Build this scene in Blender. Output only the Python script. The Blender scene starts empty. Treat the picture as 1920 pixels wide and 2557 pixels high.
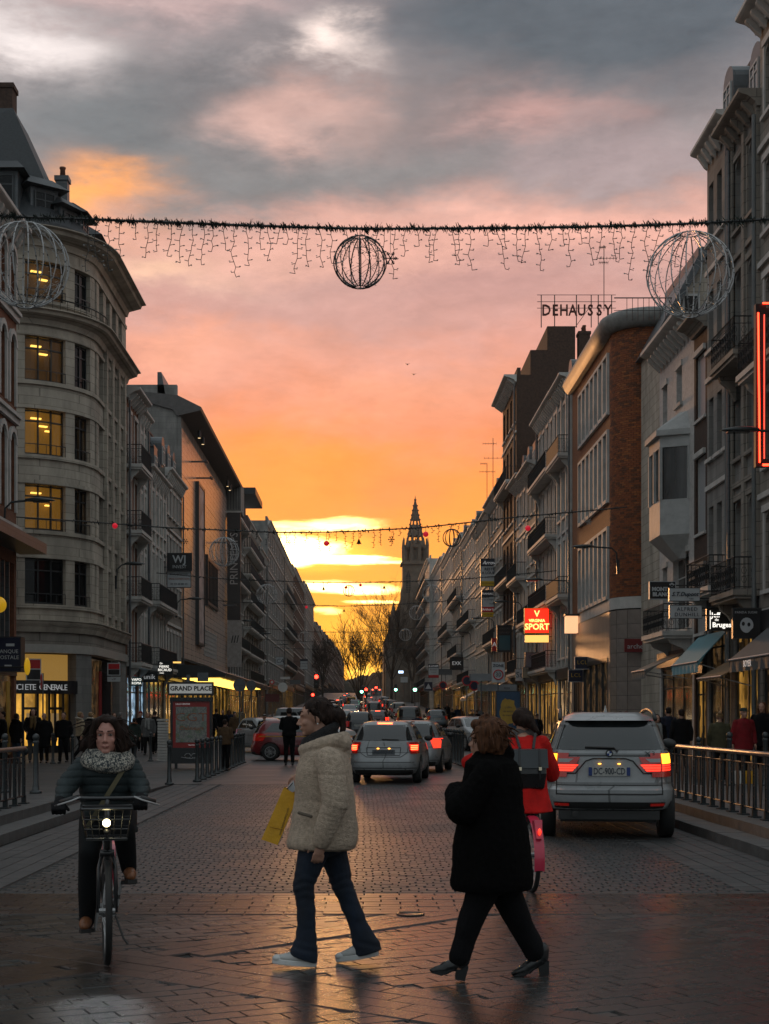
import bpy, bmesh, math, random
import numpy as np
from mathutils import Vector, Matrix
PI = math.pi
R = math.radians
SC = bpy.context.scene
COL = SC.collection
# ------------------------------------------------------------------ camera, sky, sun, exposure
EYE = 1.55                      # eye height of the photographer
F = 3600.0                      # focal length in photo pixels (1920 px wide picture)
CX, CY = 905.0, 1790.0          # vanishing point of the street / horizon
cam_d = bpy.data.cameras.new('camera')
cam = bpy.data.objects.new('camera', cam_d); COL.objects.link(cam)
cam.location = (0, 0, EYE); cam.rotation_euler = (PI/2, 0, 0)
cam_d.sensor_fit = 'HORIZONTAL'; cam_d.sensor_width = 24.0; cam_d.lens = 45.0
cam_d.shift_x = (960.0-CX)/1920.0
cam_d.shift_y = (CY-1278.5)/1920.0
cam_d.clip_start = 0.1; cam_d.clip_end = 6000
SC.camera = cam
SC.view_settings.view_transform = 'Standard'; SC.view_settings.look = 'None'
SC.view_settings.exposure = 0.5; SC.view_settings.gamma = 1.0
SC.view_settings.use_curve_mapping = False
SC.render.engine = 'CYCLES'
SC.cycles.use_denoising = True
SC.cycles.max_bounces = 6; SC.cycles.diffuse_bounces = 3; SC.cycles.glossy_bounces = 3
SC.cycles.transmission_bounces = 3; SC.cycles.transparent_max_bounces = 6; SC.cycles.volume_bounces = 0
SC.cycles.sample_clamp_indirect = 2.0; SC.cycles.sample_clamp_direct = 8.0

SUN_AZ, SUN_EL = -0.055, R(4.3)
W = bpy.data.worlds.new('World'); SC.world = W; W.use_nodes = True
nt = W.node_tree; nt.nodes.clear()
class NB:
    "tiny node helper: values are sockets or floats"
    def __init__(s, tree): s.t = tree
    def n(s, typ, **kw):
        nd = s.t.nodes.new(typ)
        for k, v in kw.items(): setattr(nd, k, v)
        return nd
    def put(s, sock, v):
        if hasattr(v, 'is_output'): s.t.links.new(v, sock)
        else: sock.default_value = v
    def m(s, op, a, b=0.0, c=0.0, clamp=False):
        nd = s.n('ShaderNodeMath', operation=op, use_clamp=clamp)
        s.put(nd.inputs[0], a); s.put(nd.inputs[1], b)
        if len(nd.inputs) > 2: s.put(nd.inputs[2], c)
        return nd.outputs[0]
    def mix(s, f, a, b, blend='MIX'):
        nd = s.n('ShaderNodeMix', data_type='RGBA', blend_type=blend)
        s.put(nd.inputs[0], f)
        for i, v in ((6, a), (7, b)):
            if hasattr(v, 'is_output'): s.t.links.new(v, nd.inputs[i])
            else: nd.inputs[i].default_value = (v[0], v[1], v[2], 1)
        return nd.outputs[2]
    def noise(s, vec, scale, detail=3, rough=.5, dist=0, dim='3D'):
        nd = s.n('ShaderNodeTexNoise', noise_dimensions=dim)
        if vec is not None: s.t.links.new(vec, nd.inputs['Vector'])
        nd.inputs['Scale'].default_value = scale; nd.inputs['Detail'].default_value = detail
        nd.inputs['Roughness'].default_value = rough; nd.inputs['Distortion'].default_value = dist
        return nd.outputs['Fac'], nd.outputs['Color']
    def ramp(s, f, stops, interp='LINEAR'):
        nd = s.n('ShaderNodeValToRGB'); s.put(nd.inputs[0], f)
        cr = nd.color_ramp; cr.interpolation = interp
        while len(cr.elements) < len(stops): cr.elements.new(.5)
        for e, (p, c) in zip(cr.elements, stops):
            e.position = p; e.color = (c[0], c[1], c[2], 1) if not isinstance(c, (int, float)) else (c, c, c, 1)
        return nd.outputs[0]
    def comb(s, x, y, z):
        nd = s.n('ShaderNodeCombineXYZ'); s.put(nd.inputs[0], x); s.put(nd.inputs[1], y); s.put(nd.inputs[2], z)
        return nd.outputs[0]
def srgb(r, g, b):
    f = lambda c: (c/255/12.92) if c/255 <= .04045 else ((c/255+.055)/1.055)**2.4
    return (f(r), f(g), f(b))
b = NB(nt)
tc = b.n('ShaderNodeTexCoord'); sep = b.n('ShaderNodeSeparateXYZ'); nt.links.new(tc.outputs['Generated'], sep.inputs[0])
dx, dy, dz = sep.outputs
ady = b.m('MAXIMUM', b.m('SQRT', b.m('ADD', b.m('MULTIPLY', dx, dx), b.m('MULTIPLY', dy, dy))), .02)
front = b.m('MULTIPLY', b.m('ADD', b.m('DIVIDE', dy, ady), .0), 1.0)          # 1 towards the sunset, -1 behind
az = b.m('ARCTAN2', dx, dy)
el = b.m('DIVIDE', dz, ady)                                                   # tangent of elevation
# cloud distortion
vec = b.comb(b.m('MULTIPLY', az, 1.0), b.m('MULTIPLY', el, 2.2), 0.0)
nf1, nc1 = b.noise(vec, 5.5, 8, .60, .15)
nf2, nc2 = b.noise(vec, 15.0, 8, .66, .25)
streak = b.comb(b.m('MULTIPLY', az, 3.2), b.m('MULTIPLY', el, 17.0), 1.7)
nf3, nc3 = b.noise(streak, 2.3, 6, .6, .3)
def cen(v, k): return b.m('MULTIPLY', b.m('SUBTRACT', v, .5), k)
eld = b.m('ADD', el, b.m('ADD', cen(nf1, .10), cen(nf2, .035)))
azd = b.m('ADD', az, b.m('ADD', cen(nf2, .08), cen(b.noise(vec, 7.3, 3)[0], .16)))
# vertical ramp towards the sunset  (el 0 .. 0.55)
P = lambda y: min(1.0, max(0.0, (1790-y)/F/0.6))
base = b.ramp(b.m('DIVIDE', eld, .6, clamp=True), [
    (0.0, srgb(205, 110, 22)), (P(1700), srgb(250, 160, 30)), (P(1560), srgb(250, 160, 40)), (P(1400), srgb(249, 152, 52)),
    (P(1230), srgb(242, 136, 62)), (P(1080), srgb(224, 134, 96)), (P(900), srgb(202, 142, 130)), (P(720), srgb(184, 144, 138)),
    (P(600), srgb(200, 150, 138)), (P(440), srgb(140, 132, 132)), (P(200), srgb(146, 135, 136)), (1.0, srgb(118, 116, 122))])
col = base
def blob(c, x, y, sx, sy, amt=1.0, warp=True, power=1.0):
    "soft cloud patch of colour c around the direction of (x, y)"
    global col
    a = azd if warp else az; e = eld if warp else el
    u = b.m('DIVIDE', b.m('SUBTRACT', a, (x-CX)/F), sx/F)
    v = b.m('DIVIDE', b.m('SUBTRACT', e, (CY-y)/F), sy/F)
    g = b.m('EXPONENT', b.m('MULTIPLY', b.m('ADD', b.m('MULTIPLY', u, u), b.m('MULTIPLY', v, v)), -1.0))
    g = b.m('MULTIPLY', g, b.m('MULTIPLY', b.m('GREATER_THAN', dy, 0.0), amt), clamp=True)
    col = b.mix(g, col, c)
blob(srgb(108, 112, 116), 330, 330, 430, 170, 1.15)
blob(srgb(112, 114, 117), 620, 470, 420, 70, .9)
blob(srgb(84, 91, 99), 1500, 40, 620, 260, 1.2)
blob(srgb(96, 98, 102), 1250, 300, 330, 110, .75)
blob(srgb(222, 212, 210), 20, 130, 190, 90, 1.0)
blob(srgb(186, 160, 158), 420, 20, 300, 55, .8)
blob(srgb(236, 216, 208), 850, 130, 110, 62, 1.0)
blob(srgb(214, 170, 158), 760, 300, 210, 70, .75)
blob(srgb(206, 158, 150), 1330, 300, 170, 70, .6)
blob(srgb(158, 140, 142), 1500, 420, 330, 70, .8)
blob(srgb(226, 170, 154), 1400, 590, 460, 70, .9)
blob(srgb(214, 164, 150), 700, 620, 380, 60, .7)
blob(srgb(246, 164, 96), 255, 520, 130, 60, 1.0)
blob(srgb(236, 190, 160), 380, 680, 190, 50, .7)
blob(srgb(178, 138, 134), 700, 800, 420, 50, .6)
blob(srgb(176, 130, 126), 1180, 720, 260, 70, .5)
blob(srgb(232, 158, 128), 420, 880, 330, 60, .6)
blob(srgb(226, 150, 118), 1050, 960, 300, 90, .5)
blob(srgb(205, 120, 84), 980, 1225, 130, 40, .5)
blob(srgb(250, 140, 52), 700, 1190, 260, 120, .75)
blob(srgb(214, 132, 100), 1150, 1060, 220, 70, .5)
blob(srgb(96, 100, 105), 560, 230, 240, 70, .7)
blob(srgb(120, 120, 122), 1050, 420, 200, 50, .6)
# gold bars and the blazing gap above the sun
gold = b.ramp(nf3, [(.44, 0.0), (.60, 1.0)])
def bar(x, y, sx, sy, amt, c, st=True):
    global col
    wob = b.m('ADD', el, cen(nf3, .018))
    u = b.m('DIVIDE', b.m('SUBTRACT', b.m('ADD', az, cen(nf2, .05)), (x-CX)/F), sx/F)
    v = b.m('DIVIDE', b.m('SUBTRACT', wob, (CY-y)/F), sy/F)
    q = b.m('ADD', b.m('MULTIPLY', u, u), b.m('MULTIPLY', v, v))
    g = b.m('SUBTRACT', 1.35, q, clamp=False)
    if st: g = b.m('MULTIPLY', g, b.m('ADD', b.m('MULTIPLY', gold, .8), .35))
    g = b.m('MULTIPLY', b.m('SMOOTH_MAX', g, 0.0, .25), amt, clamp=True)
    g = b.m('MULTIPLY', g, b.m('GREATER_THAN', dy, 0.0))
    col = b.mix(g, col, c)
HOT = (6.0, 3.9, 1.3); WARM = (2.6, 1.10, .09)
tex = b.m('ADD', cen(nf2, .62), cen(b.noise(vec, 34.0, 6, .68, .3)[0], .42))
keep = b.ramp(b.m('MULTIPLY', el, 1.6, clamp=True), [(.10, .15), (.30, .85), (.55, 1.25), (1.0, 1.3)])
col = b.mix(1.0, col, b.mix(b.m('ADD', .5, b.m('MULTIPLY', tex, keep), clamp=True), (.58, .58, .60), (1.42, 1.40, 1.36)), 'MULTIPLY')
bar(760, 1380, 190, 55, .35, WARM); bar(745, 1368, 120, 34, 1.0, HOT, False); bar(690, 1392, 95, 26, 1.0, HOT, True); bar(880, 1392, 90, 10, 1.0, HOT, False)
bar(840, 1312, 110, 13, .9, HOT); bar(690, 1318, 80, 14, .7, HOT)
bar(850, 1402, 180, 8, .8, HOT); bar(1010, 1395, 90, 6, .6, WARM)
bar(850, 1470, 150, 13, 1.0, HOT); bar(800, 1463, 90, 12, .9, HOT); bar(930, 1503, 70, 7, .8, HOT); bar(815, 1530, 40, 9, .8, HOT)
bar(920, 1680, 60, 22, .8, (1.9, 1.1, .16)); bar(860, 1600, 130, 70, .45, (1.25, .62, .04))
# away from the sunset the same overcast fades to blue grey
side = b.ramp(b.m('MULTIPLY', b.m('ADD', b.m('DIVIDE', dy, ady), 1.0), .5), [(0.0, 0.0), (.72, .25), (.93, 1.0)])
cool = b.ramp(b.m('ADD', b.m('MULTIPLY', eld, .5), cen(nf1, .4), clamp=True), [(0.0, srgb(138, 148, 152)), (.35, srgb(160, 169, 173)), (1.0, srgb(172, 180, 184))])
high = b.ramp(b.m('MULTIPLY', el, .8, clamp=True), [(.40, 0.0), (.62, 1.0)])
col = b.mix(b.m('MULTIPLY', b.m('SUBTRACT', 1.0, side), 1.0), col, cool)
col = b.mix(high, col, cool)
sky = b.n('ShaderNodeTexSky', sky_type='NISHITA'); sky.sun_disc = False
sky.sun_elevation = SUN_EL; sky.sun_rotation = SUN_AZ
skyc = b.mix(1.0, sky.outputs[0], (.06, .06, .06), 'MULTIPLY')
col = b.mix(.93, skyc, col)
bg = b.n('ShaderNodeBackground'); nt.links.new(col, bg.inputs[0]); bg.inputs[1].default_value = 1.0
wo = b.n('ShaderNodeOutputWorld'); nt.links.new(bg.outputs[0], wo.inputs[0])

sl = bpy.data.lights.new('sun', 'SUN'); sl.energy = 1.15; sl.angle = R(3); sl.color = (1.0, .47, .18)
so = bpy.data.objects.new('sun', sl); COL.objects.link(so)
sd = Vector((math.sin(SUN_AZ)*math.cos(SUN_EL), math.cos(SUN_AZ)*math.cos(SUN_EL), math.sin(SUN_EL)))
so.rotation_euler = (-sd).to_track_quat('-Z', 'Y').to_euler()
so.location = (0, 0, 60)

def road_z(Y):
    if Y < 55: return 0.0
    d = min(Y, 430)-55
    return .010*d + 3.5e-5*d*d + max(0, min(Y, 1000)-430)*.016
def px(x, Y): return (x-CX)/F*Y
def pz(y, Y): return EYE+(CY-y)/F*Y

# ------------------------------------------------------------------ materials
MATS = {}
def mat(name, c, rough=.7, ashlar=0.0, metal=0.0, var=.15, vscale=3.0, bump=0.0, bscale=40.0, emit=None, es=0.0, spec=.5, coat=0.0, coords='Object', dirt=0.0, alpha=1.0, sheen=0.0, stretch=None):
    if name in MATS: return MATS[name]
    m = bpy.data.materials.new(name); m.use_nodes = True; t = m.node_tree
    p = t.nodes['Principled BSDF']; k = NB(t)
    tcn = k.n('ShaderNodeTexCoord'); v = tcn.outputs[coords]
    if stretch:
        mp = k.n('ShaderNodeMapping'); mp.inputs['Scale'].default_value = stretch
        t.links.new(v, mp.inputs[0]); v = mp.outputs[0]
    cc = (c[0], c[1], c[2])
    if var > 0:
        f1, _ = k.noise(v, vscale, 6, .6)
        dark = tuple(max(0, q*(1-var*1.3)) for q in cc); light = tuple(min(1, q*(1+var)) for q in cc)
        colr = k.ramp(f1, [(.3, dark), (.7, light)])
        if dirt > 0:
            f2, _ = k.noise(v, vscale*.35, 4, .7, .6)
            colr = k.mix(k.m('MULTIPLY', k.ramp(f2, [(.48, 0.0), (.68, 1.0)]), dirt), colr, tuple(q*.35 for q in cc))
        if ashlar > 0:
            sx = k.n('ShaderNodeSeparateXYZ'); t.links.new(tcn.outputs['Object'], sx.inputs[0])
            br = k.n('ShaderNodeTexBrick'); br.inputs['Scale'].default_value = 1.0; br.inputs['Brick Width'].default_value = .95; br.inputs['Row Height'].default_value = .36; br.inputs['Mortar Size'].default_value = .014
            t.links.new(k.comb(k.m('SUBTRACT', sx.outputs[0], sx.outputs[1]), sx.outputs[2], 0.0), br.inputs['Vector'])
            for nm_, v_ in (('Color1', 1.0), ('Color2', .84), ('Mortar', 1-ashlar)): br.inputs[nm_].default_value = (v_, v_, v_, 1)
            colr = k.mix(1.0, colr, br.outputs['Color'], 'MULTIPLY')
        t.links.new(colr, p.inputs['Base Color'])
        rr = k.m('ADD', k.m('MULTIPLY', f1, .2*rough), rough*.9)
        t.links.new(rr, p.inputs['Roughness'])
    else:
        p.inputs['Base Color'].default_value = (*cc, 1); p.inputs['Roughness'].default_value = rough
    p.inputs['Metallic'].default_value = metal
    p.inputs['Specular IOR Level'].default_value = spec
    p.inputs['Coat Weight'].default_value = coat; p.inputs['Coat Roughness'].default_value = .08
    p.inputs['Alpha'].default_value = alpha
    if sheen: p.inputs['Sheen Weight'].default_value = sheen; p.inputs['Sheen Roughness'].default_value = .5
    if emit:
        p.inputs['Emission Color'].default_value = (*emit, 1); p.inputs['Emission Strength'].default_value = es
    if bump > 0:
        fb, _ = k.noise(v, bscale, 4, .6)
        bn = k.n('ShaderNodeBump'); bn.inputs['Strength'].default_value = bump; bn.inputs['Distance'].default_value = .02
        t.links.new(fb, bn.inputs['Height']); t.links.new(bn.outputs[0], p.inputs['Normal'])
    MATS[name] = m
    return m
def shop_mat(name, c, strength, scale=(1.2, 1.2, 1.6), dark=.15):
    "a lit interior seen through glass: uneven warm light between dark fittings"
    if name in MATS: return MATS[name]
    m = bpy.data.materials.new(name); m.use_nodes = True; t = m.node_tree; k = NB(t)
    p = t.nodes['Principled BSDF']; tcn = k.n('ShaderNodeTexCoord')
    mp = k.n('ShaderNodeMapping'); mp.inputs['Scale'].default_value = scale; t.links.new(tcn.outputs['Object'], mp.inputs[0])
    vo = k.n('ShaderNodeTexVoronoi', distance='CHEBYCHEV'); vo.inputs['Scale'].default_value = 2.2; t.links.new(mp.outputs[0], vo.inputs['Vector'])
    sp = k.n('ShaderNodeSeparateColor'); t.links.new(vo.outputs['Color'], sp.inputs[0])
    f, _ = k.noise(mp.outputs[0], 1.4, 4, .6)
    e = k.m('MULTIPLY', k.ramp(sp.outputs[0], [(.25, dark), (.75, 1.0)]), k.ramp(f, [(.35, .25), (.62, 1.0)]))
    p.inputs['Base Color'].default_value = (.02, .02, .02, 1); p.inputs['Roughness'].default_value = .12
    p.inputs['Emission Color'].default_value = (*c, 1)
    t.links.new(k.m('MULTIPLY', e, strength), p.inputs['Emission Strength'])
    MATS[name] = m; return m

# ------------------------------------------------------------------ mesh builder
class MB:
    def __init__(s): s.v = []; s.f = []; s.m = []; s.cm = 0; s.T = None
    def add(s, vs, fs):
        o = len(s.v)
        if s.T is not None: vs = [tuple(s.T @ Vector(q)) for q in vs]
        s.v.extend([tuple(q) for q in vs]); s.f.extend([tuple(i+o for i in f) for f in fs]); s.m.extend([s.cm]*len(fs))
        return s
    def box(s, x0, x1, y0, y1, z0, z1, M=None):
        vs = [(x0, y0, z0), (x1, y0, z0), (x1, y1, z0), (x0, y1, z0), (x0, y0, z1), (x1, y0, z1), (x1, y1, z1), (x0, y1, z1)]
        if M is not None: vs = [tuple(M @ Vector(q)) for q in vs]
        return s.add(vs, [(0, 3, 2, 1), (4, 5, 6, 7), (0, 1, 5, 4), (1, 2, 6, 5), (2, 3, 7, 6), (3, 0, 4, 7)])
    def prism(s, poly, a0, a1, axis='y'):
        "poly = list of 2D points; axis y: (x,z); x: (y,z); z: (x,y)"
        def P3(p, a): return {'y': (p[0], a, p[1]), 'x': (a, p[0], p[1]), 'z': (p[0], p[1], a)}[axis]
        n = len(poly)
        return s.add([P3(p, a0) for p in poly]+[P3(p, a1) for p in poly],
                     [tuple(range(n))[::-1], tuple(range(n, 2*n))]+[(i, (i+1) % n, n+(i+1) % n, n+i) for i in range(n)])
    def rings(s, rs, closed=True, cap=True):
        n = len(rs[0]); vs = [q for r in rs for q in r]; fs = []
        for j in range(len(rs)-1):
            for i in range(n if closed else n-1):
                a = j*n+i; c = j*n+(i+1) % n
                fs.append((a, c, c+n, a+n))
        if cap and closed:
            fs.append(tuple(range(n))[::-1]); fs.append(tuple(range((len(rs)-1)*n, len(rs)*n)))
        return s.add(vs, fs)
    def tube(s, pts, r, n=8, cap=True, flat=1.0, up=None):
        pts = [Vector(p) for p in pts]; rs = []
        rad = r if isinstance(r, (list, tuple)) else [r]*len(pts)
        ref = None
        for i, p in enumerate(pts):
            d = (pts[min(i+1, len(pts)-1)]-pts[max(i-1, 0)])
            if d.length < 1e-9: d = Vector((0, 0, 1))
            d.normalize()
            if ref is None:
                ref = Vector(up) if up else (Vector((0, 0, 1)) if abs(d.z) < .9 else Vector((0, 1, 0)))
            a = d.cross(ref)
            if a.length < 1e-4: a = d.cross(Vector((1, 0, 0)))
            a.normalize(); c = a.cross(d).normalized(); ref = c
            rs.append([tuple(p+(a*math.cos(2*PI*k/n)+c*math.sin(2*PI*k/n)*flat)*rad[i]) for k in range(n)])
        return s.rings(rs, True, cap)
    def lathe(s, prof, n=12, cx=0, cy=0, cz=0):
        return s.rings([[(cx+r*math.cos(2*PI*k/n), cy+r*math.sin(2*PI*k/n), cz+z) for k in range(n)] for r, z in prof])
    def ell(s, c, r, n=12, m=8, M=None):
        rs = []
        for j in range(m+1):
            t = -PI/2+PI*j/m; q = max(math.cos(t), .02)
            ring = [(r[0]*q*math.cos(2*PI*k/n), r[1]*q*math.sin(2*PI*k/n), r[2]*math.sin(t)) for k in range(n)]
            if M is not None: ring = [tuple(M @ Vector(x)) for x in ring]
            rs.append([(x[0]+c[0], x[1]+c[1], x[2]+c[2]) for x in ring])
        return s.rings(rs)
    def cap(s, p0, p1, r0, r1, n=10, flat=1.0, up=None):
        "tapered capsule"
        p0 = Vector(p0); p1 = Vector(p1); d = (p1-p0); L = max(d.length, 1e-6); d /= L
        pts = [p0-d*r0*.95, p0-d*r0*.6, p0, p1, p1+d*r1*.6, p1+d*r1*.95]
        return s.tube(pts, [r0*.3, r0*.8, r0, r1, r1*.8, r1*.3], n, True, flat, up)
    def grid(s, fn, nu, nv):
        vs = [fn(i/nu, j/nv) for j in range(nv+1) for i in range(nu+1)]
        return s.add(vs, [(j*(nu+1)+i, j*(nu+1)+i+1, (j+1)*(nu+1)+i+1, (j+1)*(nu+1)+i) for j in range(nv) for i in range(nu)])
    def mesh(s, name, ms=(), smooth=False):
        me = bpy.data.meshes.new(name)
        me.from_pydata(s.v, [], s.f)
        for q in (ms if isinstance(ms, (list, tuple)) else [ms]): me.materials.append(q)
        if len(me.polygons):
            if any(s.m): me.polygons.foreach_set('material_index', s.m)
            if smooth: me.polygons.foreach_set('use_smooth', [True]*len(me.polygons))
        me.update()
        return me
    def obj(s, name, ms, parent=None, smooth=False, loc=None, auto=None):
        return link(name, s.mesh(name, ms, smooth), parent, loc)
def link(name, data, parent=None, loc=None, rot=None, label=None):
    o = bpy.data.objects.new(name, data); COL.objects.link(o)
    if parent is not None: o.parent = parent
    if loc is not None: o.location = loc
    if rot is not None: o.rotation_euler = rot
    if label: o['label'] = label
    return o
def fixn(o):
    bm = bmesh.new(); bm.from_mesh(o.data); bmesh.ops.recalc_face_normals(bm, faces=bm.faces); bm.to_mesh(o.data); bm.free(); return o
def thing(name, label, cat, loc=(0, 0, 0), rz=0.0, group=None):
    o = bpy.data.objects.new(name, None); COL.objects.link(o); o.empty_display_size = .2
    o.location = loc; o.rotation_euler = (0, 0, rz); o['label'] = label; o['category'] = cat
    if group: o['group'] = group
    return o
def tag(o, label, cat, group=None):
    o['label'] = label; o['category'] = cat
    if group: o['group'] = group
    return o
KIDS = {}
def copy_tree(o, loc, rz, label, group=None, scale=None):
    kids = KIDS.get(o.name)
    if kids is None:
        allk = list(COL.objects); mp = {}
        for c in allk:
            if c.parent is not None: mp.setdefault(c.parent.name, []).append(c)
        def rec(q): return [(c, rec(c)) for c in mp.get(q.name, [])]
        kids = KIDS[o.name] = rec(o)
    r = o.copy(); COL.objects.link(r); r.location = loc; r.rotation_euler = (0, 0, rz); r['label'] = label
    if group: r['group'] = group
    if scale: r.scale = scale
    def dup(lst, par):
        for c, sub in lst:
            d = c.copy(); COL.objects.link(d); d.parent = par; dup(sub, d)
    dup(kids, r); return r
def struct(o, label=None):
    o['kind'] = 'structure'
    if label: o['label'] = label
    return o
def text(body, size, m, parent, loc, rot=(PI/2, 0, 0), ext=.004, align='CENTER', name='lettering', sx=1.0, shear=0.0, bold=0.0, spacing=1.0):
    c = bpy.data.curves.new(name, 'FONT'); c.body = body; c.size = size; c.extrude = ext; c.align_x = align; c.align_y = 'CENTER'
    c.resolution_u = 2; c.offset = bold; c.shear = shear; c.space_character = spacing; c.materials.append(m)
    o = link(name, c, parent, loc, rot); o.scale = (sx, 1, 1)
    return o
def remeshed(mb, voxel, smooth=2, factor=.5, ms=(), name='mesh', disp=None):
    "join overlapping solids into one continuous skin"
    me = mb.mesh(name); o = bpy.data.objects.new('tmp', me); COL.objects.link(o)
    md = o.modifiers.new('r', 'REMESH'); md.mode = 'VOXEL'; md.voxel_size = voxel; md.use_smooth_shade = True
    if smooth:
        md = o.modifiers.new('s', 'SMOOTH'); md.iterations = smooth; md.factor = factor
    dg = bpy.context.evaluated_depsgraph_get(); ev = o.evaluated_get(dg)
    out = bpy.data.meshes.new_from_object(ev); bpy.data.objects.remove(o); bpy.data.meshes.remove(me)
    out.name = name; out.materials.clear()
    for q in (ms if isinstance(ms, (list, tuple)) else [ms]): out.materials.append(q)
    if disp:
        n = len(out.vertices); co = np.empty(n*3); out.vertices.foreach_get('co', co); co = co.reshape(-1, 3)
        nn = np.empty(n*3); out.vertices.foreach_get('normal', nn); nn = nn.reshape(-1, 3)
        co += nn*disp(co, nn)[:, None]; out.vertices.foreach_set('co', co.ravel()); out.update()
    out.polygons.foreach_set('use_smooth', [True]*len(out.polygons))
    return out
def wob(co, sc, seed=0, oct=2):
    "cheap smooth noise on an (n,3) array"
    r = np.random.RandomState(seed); v = np.zeros(len(co)); a = 1.0
    for _ in range(oct):
        for _ in range(5):
            d = r.normal(size=3); d /= np.linalg.norm(d); v += a*np.sin(co@d*sc+r.uniform(0, 6.28))
        sc *= 2.1; a *= .55
    return v/5.0
# ================================================================== GROUND
M_sett = None
def paver_mat(name, c1, c2, rough, wet):
    m = bpy.data.materials.new(name); m.use_nodes = True; t = m.node_tree; k = NB(t)
    p = t.nodes['Principled BSDF']
    geo = k.n('ShaderNodeNewGeometry')
    f1, _ = k.noise(geo.outputs['Position'], 1.1, 5, .6); f2, _ = k.noise(geo.outputs['Position'], 38, 4, .7)
    f3, _ = k.noise(geo.outputs['Position'], .45, 5, .65, .8)
    ri = geo.outputs['Random Per Island']
    c = k.ramp(ri, [(0, tuple(q*.88 for q in c1)), (.55, c1), (.8, c2), (1, tuple(q*1.15 for q in c2))])
    c = k.mix(k.ramp(f1, [(.3, 0.0), (.75, .45)]), c, tuple(q*.55 for q in c1))
    c = k.mix(k.ramp(f2, [(.42, .35), (.6, 0.0)]), c, tuple(q*.4 for q in c1))
    t.links.new(c, p.inputs['Base Color'])
    wetm = k.ramp(f3, [(.38, 0.0), (.62, 1.0)])
    rg = k.m('ADD', k.m('MULTIPLY', wetm, -wet), k.m('ADD', rough, k.m('MULTIPLY', ri, .06)))
    rg = k.m('ADD', rg, k.m('MULTIPLY', f2, .06))
    t.links.new(rg, p.inputs['Roughness']); p.inputs['Specular IOR Level'].default_value = .62
    bn = k.n('ShaderNodeBump'); bn.inputs['Strength'].default_value = .35; bn.inputs['Distance'].default_value = .006
    t.links.new(k.m('ADD', f2, k.m('MULTIPLY', f1, .8)), bn.inputs['Height']); t.links.new(bn.outputs[0], p.inputs['Normal'])
    return m
M_paver = paver_mat('paver_stone', (.030, .032, .032), (.044, .044, .043), .25, .11); M_pred = paver_mat('red_paver_stone', (.043, .030, .026), (.056, .038, .032), .25, .11)
M_sett = paver_mat('sett_stone', (.036, .035, .035), (.054, .046, .043), .40, .12)
M_slab = paver_mat('footway_slab', (.045, .046, .046), (.066, .063, .061), .55, .08)
M_joint = mat('joint_sand', (.014, .014, .013), .85, var=.3, vscale=20)
M_asph = mat('asphalt', (.045, .043, .042), .55, var=.25, vscale=1.5, bump=.3, bscale=60)
M_kerb = mat('kerb_granite', (.080, .080, .078), .6, var=.25, vscale=6, bump=.3, bscale=50, dirt=.5)
M_earth = mat('earth', (.05, .05, .045), .9, var=.2, vscale=.05)

# the one big sheet of ground, following the street's gentle climb
ys = [-60, 0, 7, 20, 55]+list(range(65, 431, 12))+[430, 600, 800, 1000, 3500]
mb = MB(); xs = [-3500, -600, -60, 0, 60, 600, 3500]
vs = [(x, y, road_z(y)-.075) for y in ys for x in xs]; n = len(xs)
mb.add(vs, [(j*n+i, j*n+i+1, (j+1)*n+i+1, (j+1)*n+i) for j in range(len(ys)-1) for i in range(n-1)])
struct(mb.obj('ground', M_earth))
ys = [33.0, 40, 55]+list(range(63, 431, 8))+[430, 600, 800, 1000]
mb = MB(); vs = [(x, y, road_z(y)+.003) for y in ys for x in (-11.4, -4, 0, 4, 11.4)]
mb.add(vs, [(j*5+i, j*5+i+1, (j+1)*5+i+1, (j+1)*5+i) for j in range(len(ys)-1) for i in range(4)])
# far carriageway: setts too fine to pick apart, drawn by the material
m = paver_mat('far_setts', (.058, .053, .051), (.085, .072, .066), .42, .1); t = m.node_tree; k = NB(t); p = t.nodes['Principled BSDF']
br = k.n('ShaderNodeTexBrick'); br.inputs['Scale'].default_value = 1.0; br.inputs['Brick Width'].default_value = .16; br.inputs['Row Height'].default_value = .12
br.inputs['Mortar Size'].default_value = .012; br.inputs['Color1'].default_value = (.054, .048, .045, 1); br.inputs['Color2'].default_value = (.035, .033, .032, 1); br.inputs['Mortar'].default_value = (.02, .018, .017, 1)
geo = k.n('ShaderNodeNewGeometry'); t.links.new(geo.outputs['Position'], br.inputs['Vector']); t.links.new(br.outputs['Color'], p.inputs['Base Color'])
struct(mb.obj('far_road', m))

# near road: real stones with recessed joints
rng = np.random.RandomState(4)
def stone_arrays(cx, cy, w, d, h, ang, z0, jit=.004):
    "vertices/faces of chamfered stones (12 verts, 9 faces each)"
    n = len(cx); ca, sa = np.cos(ang), np.sin(ang)
    ch = .011
    V = np.zeros((n, 12, 3)); sx = np.array([-1, 1, 1, -1]); sy = np.array([-1, -1, 1, 1])
    tilt = rng.normal(0, .0028, (n, 2)); hz = z0+rng.normal(0, .0009, n)
    for lv, (dw, zz) in enumerate(((0, -.03), (0, -ch), (.0032, 0))):
        for q in range(4):
            lx = sx[q]*(w/2-dw); ly = sy[q]*(d/2-dw)
            V[:, lv*4+q, 0] = cx+lx*ca-ly*sa; V[:, lv*4+q, 1] = cy+lx*sa+ly*ca
            V[:, lv*4+q, 2] = hz+h+zz+(tilt[:, 0]*lx+tilt[:, 1]*ly if lv else 0)
    f = [(8, 9, 10, 11)]
    for a in (0, 4):
        for q in range(4): f.append((a+q, a+(q+1) % 4, a+4+(q+1) % 4, a+4+q))
    Fc = np.array(f)[None]+(np.arange(n)*12)[:, None, None]
    return V.reshape(-1, 3), Fc.reshape(-1, 4)
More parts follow.
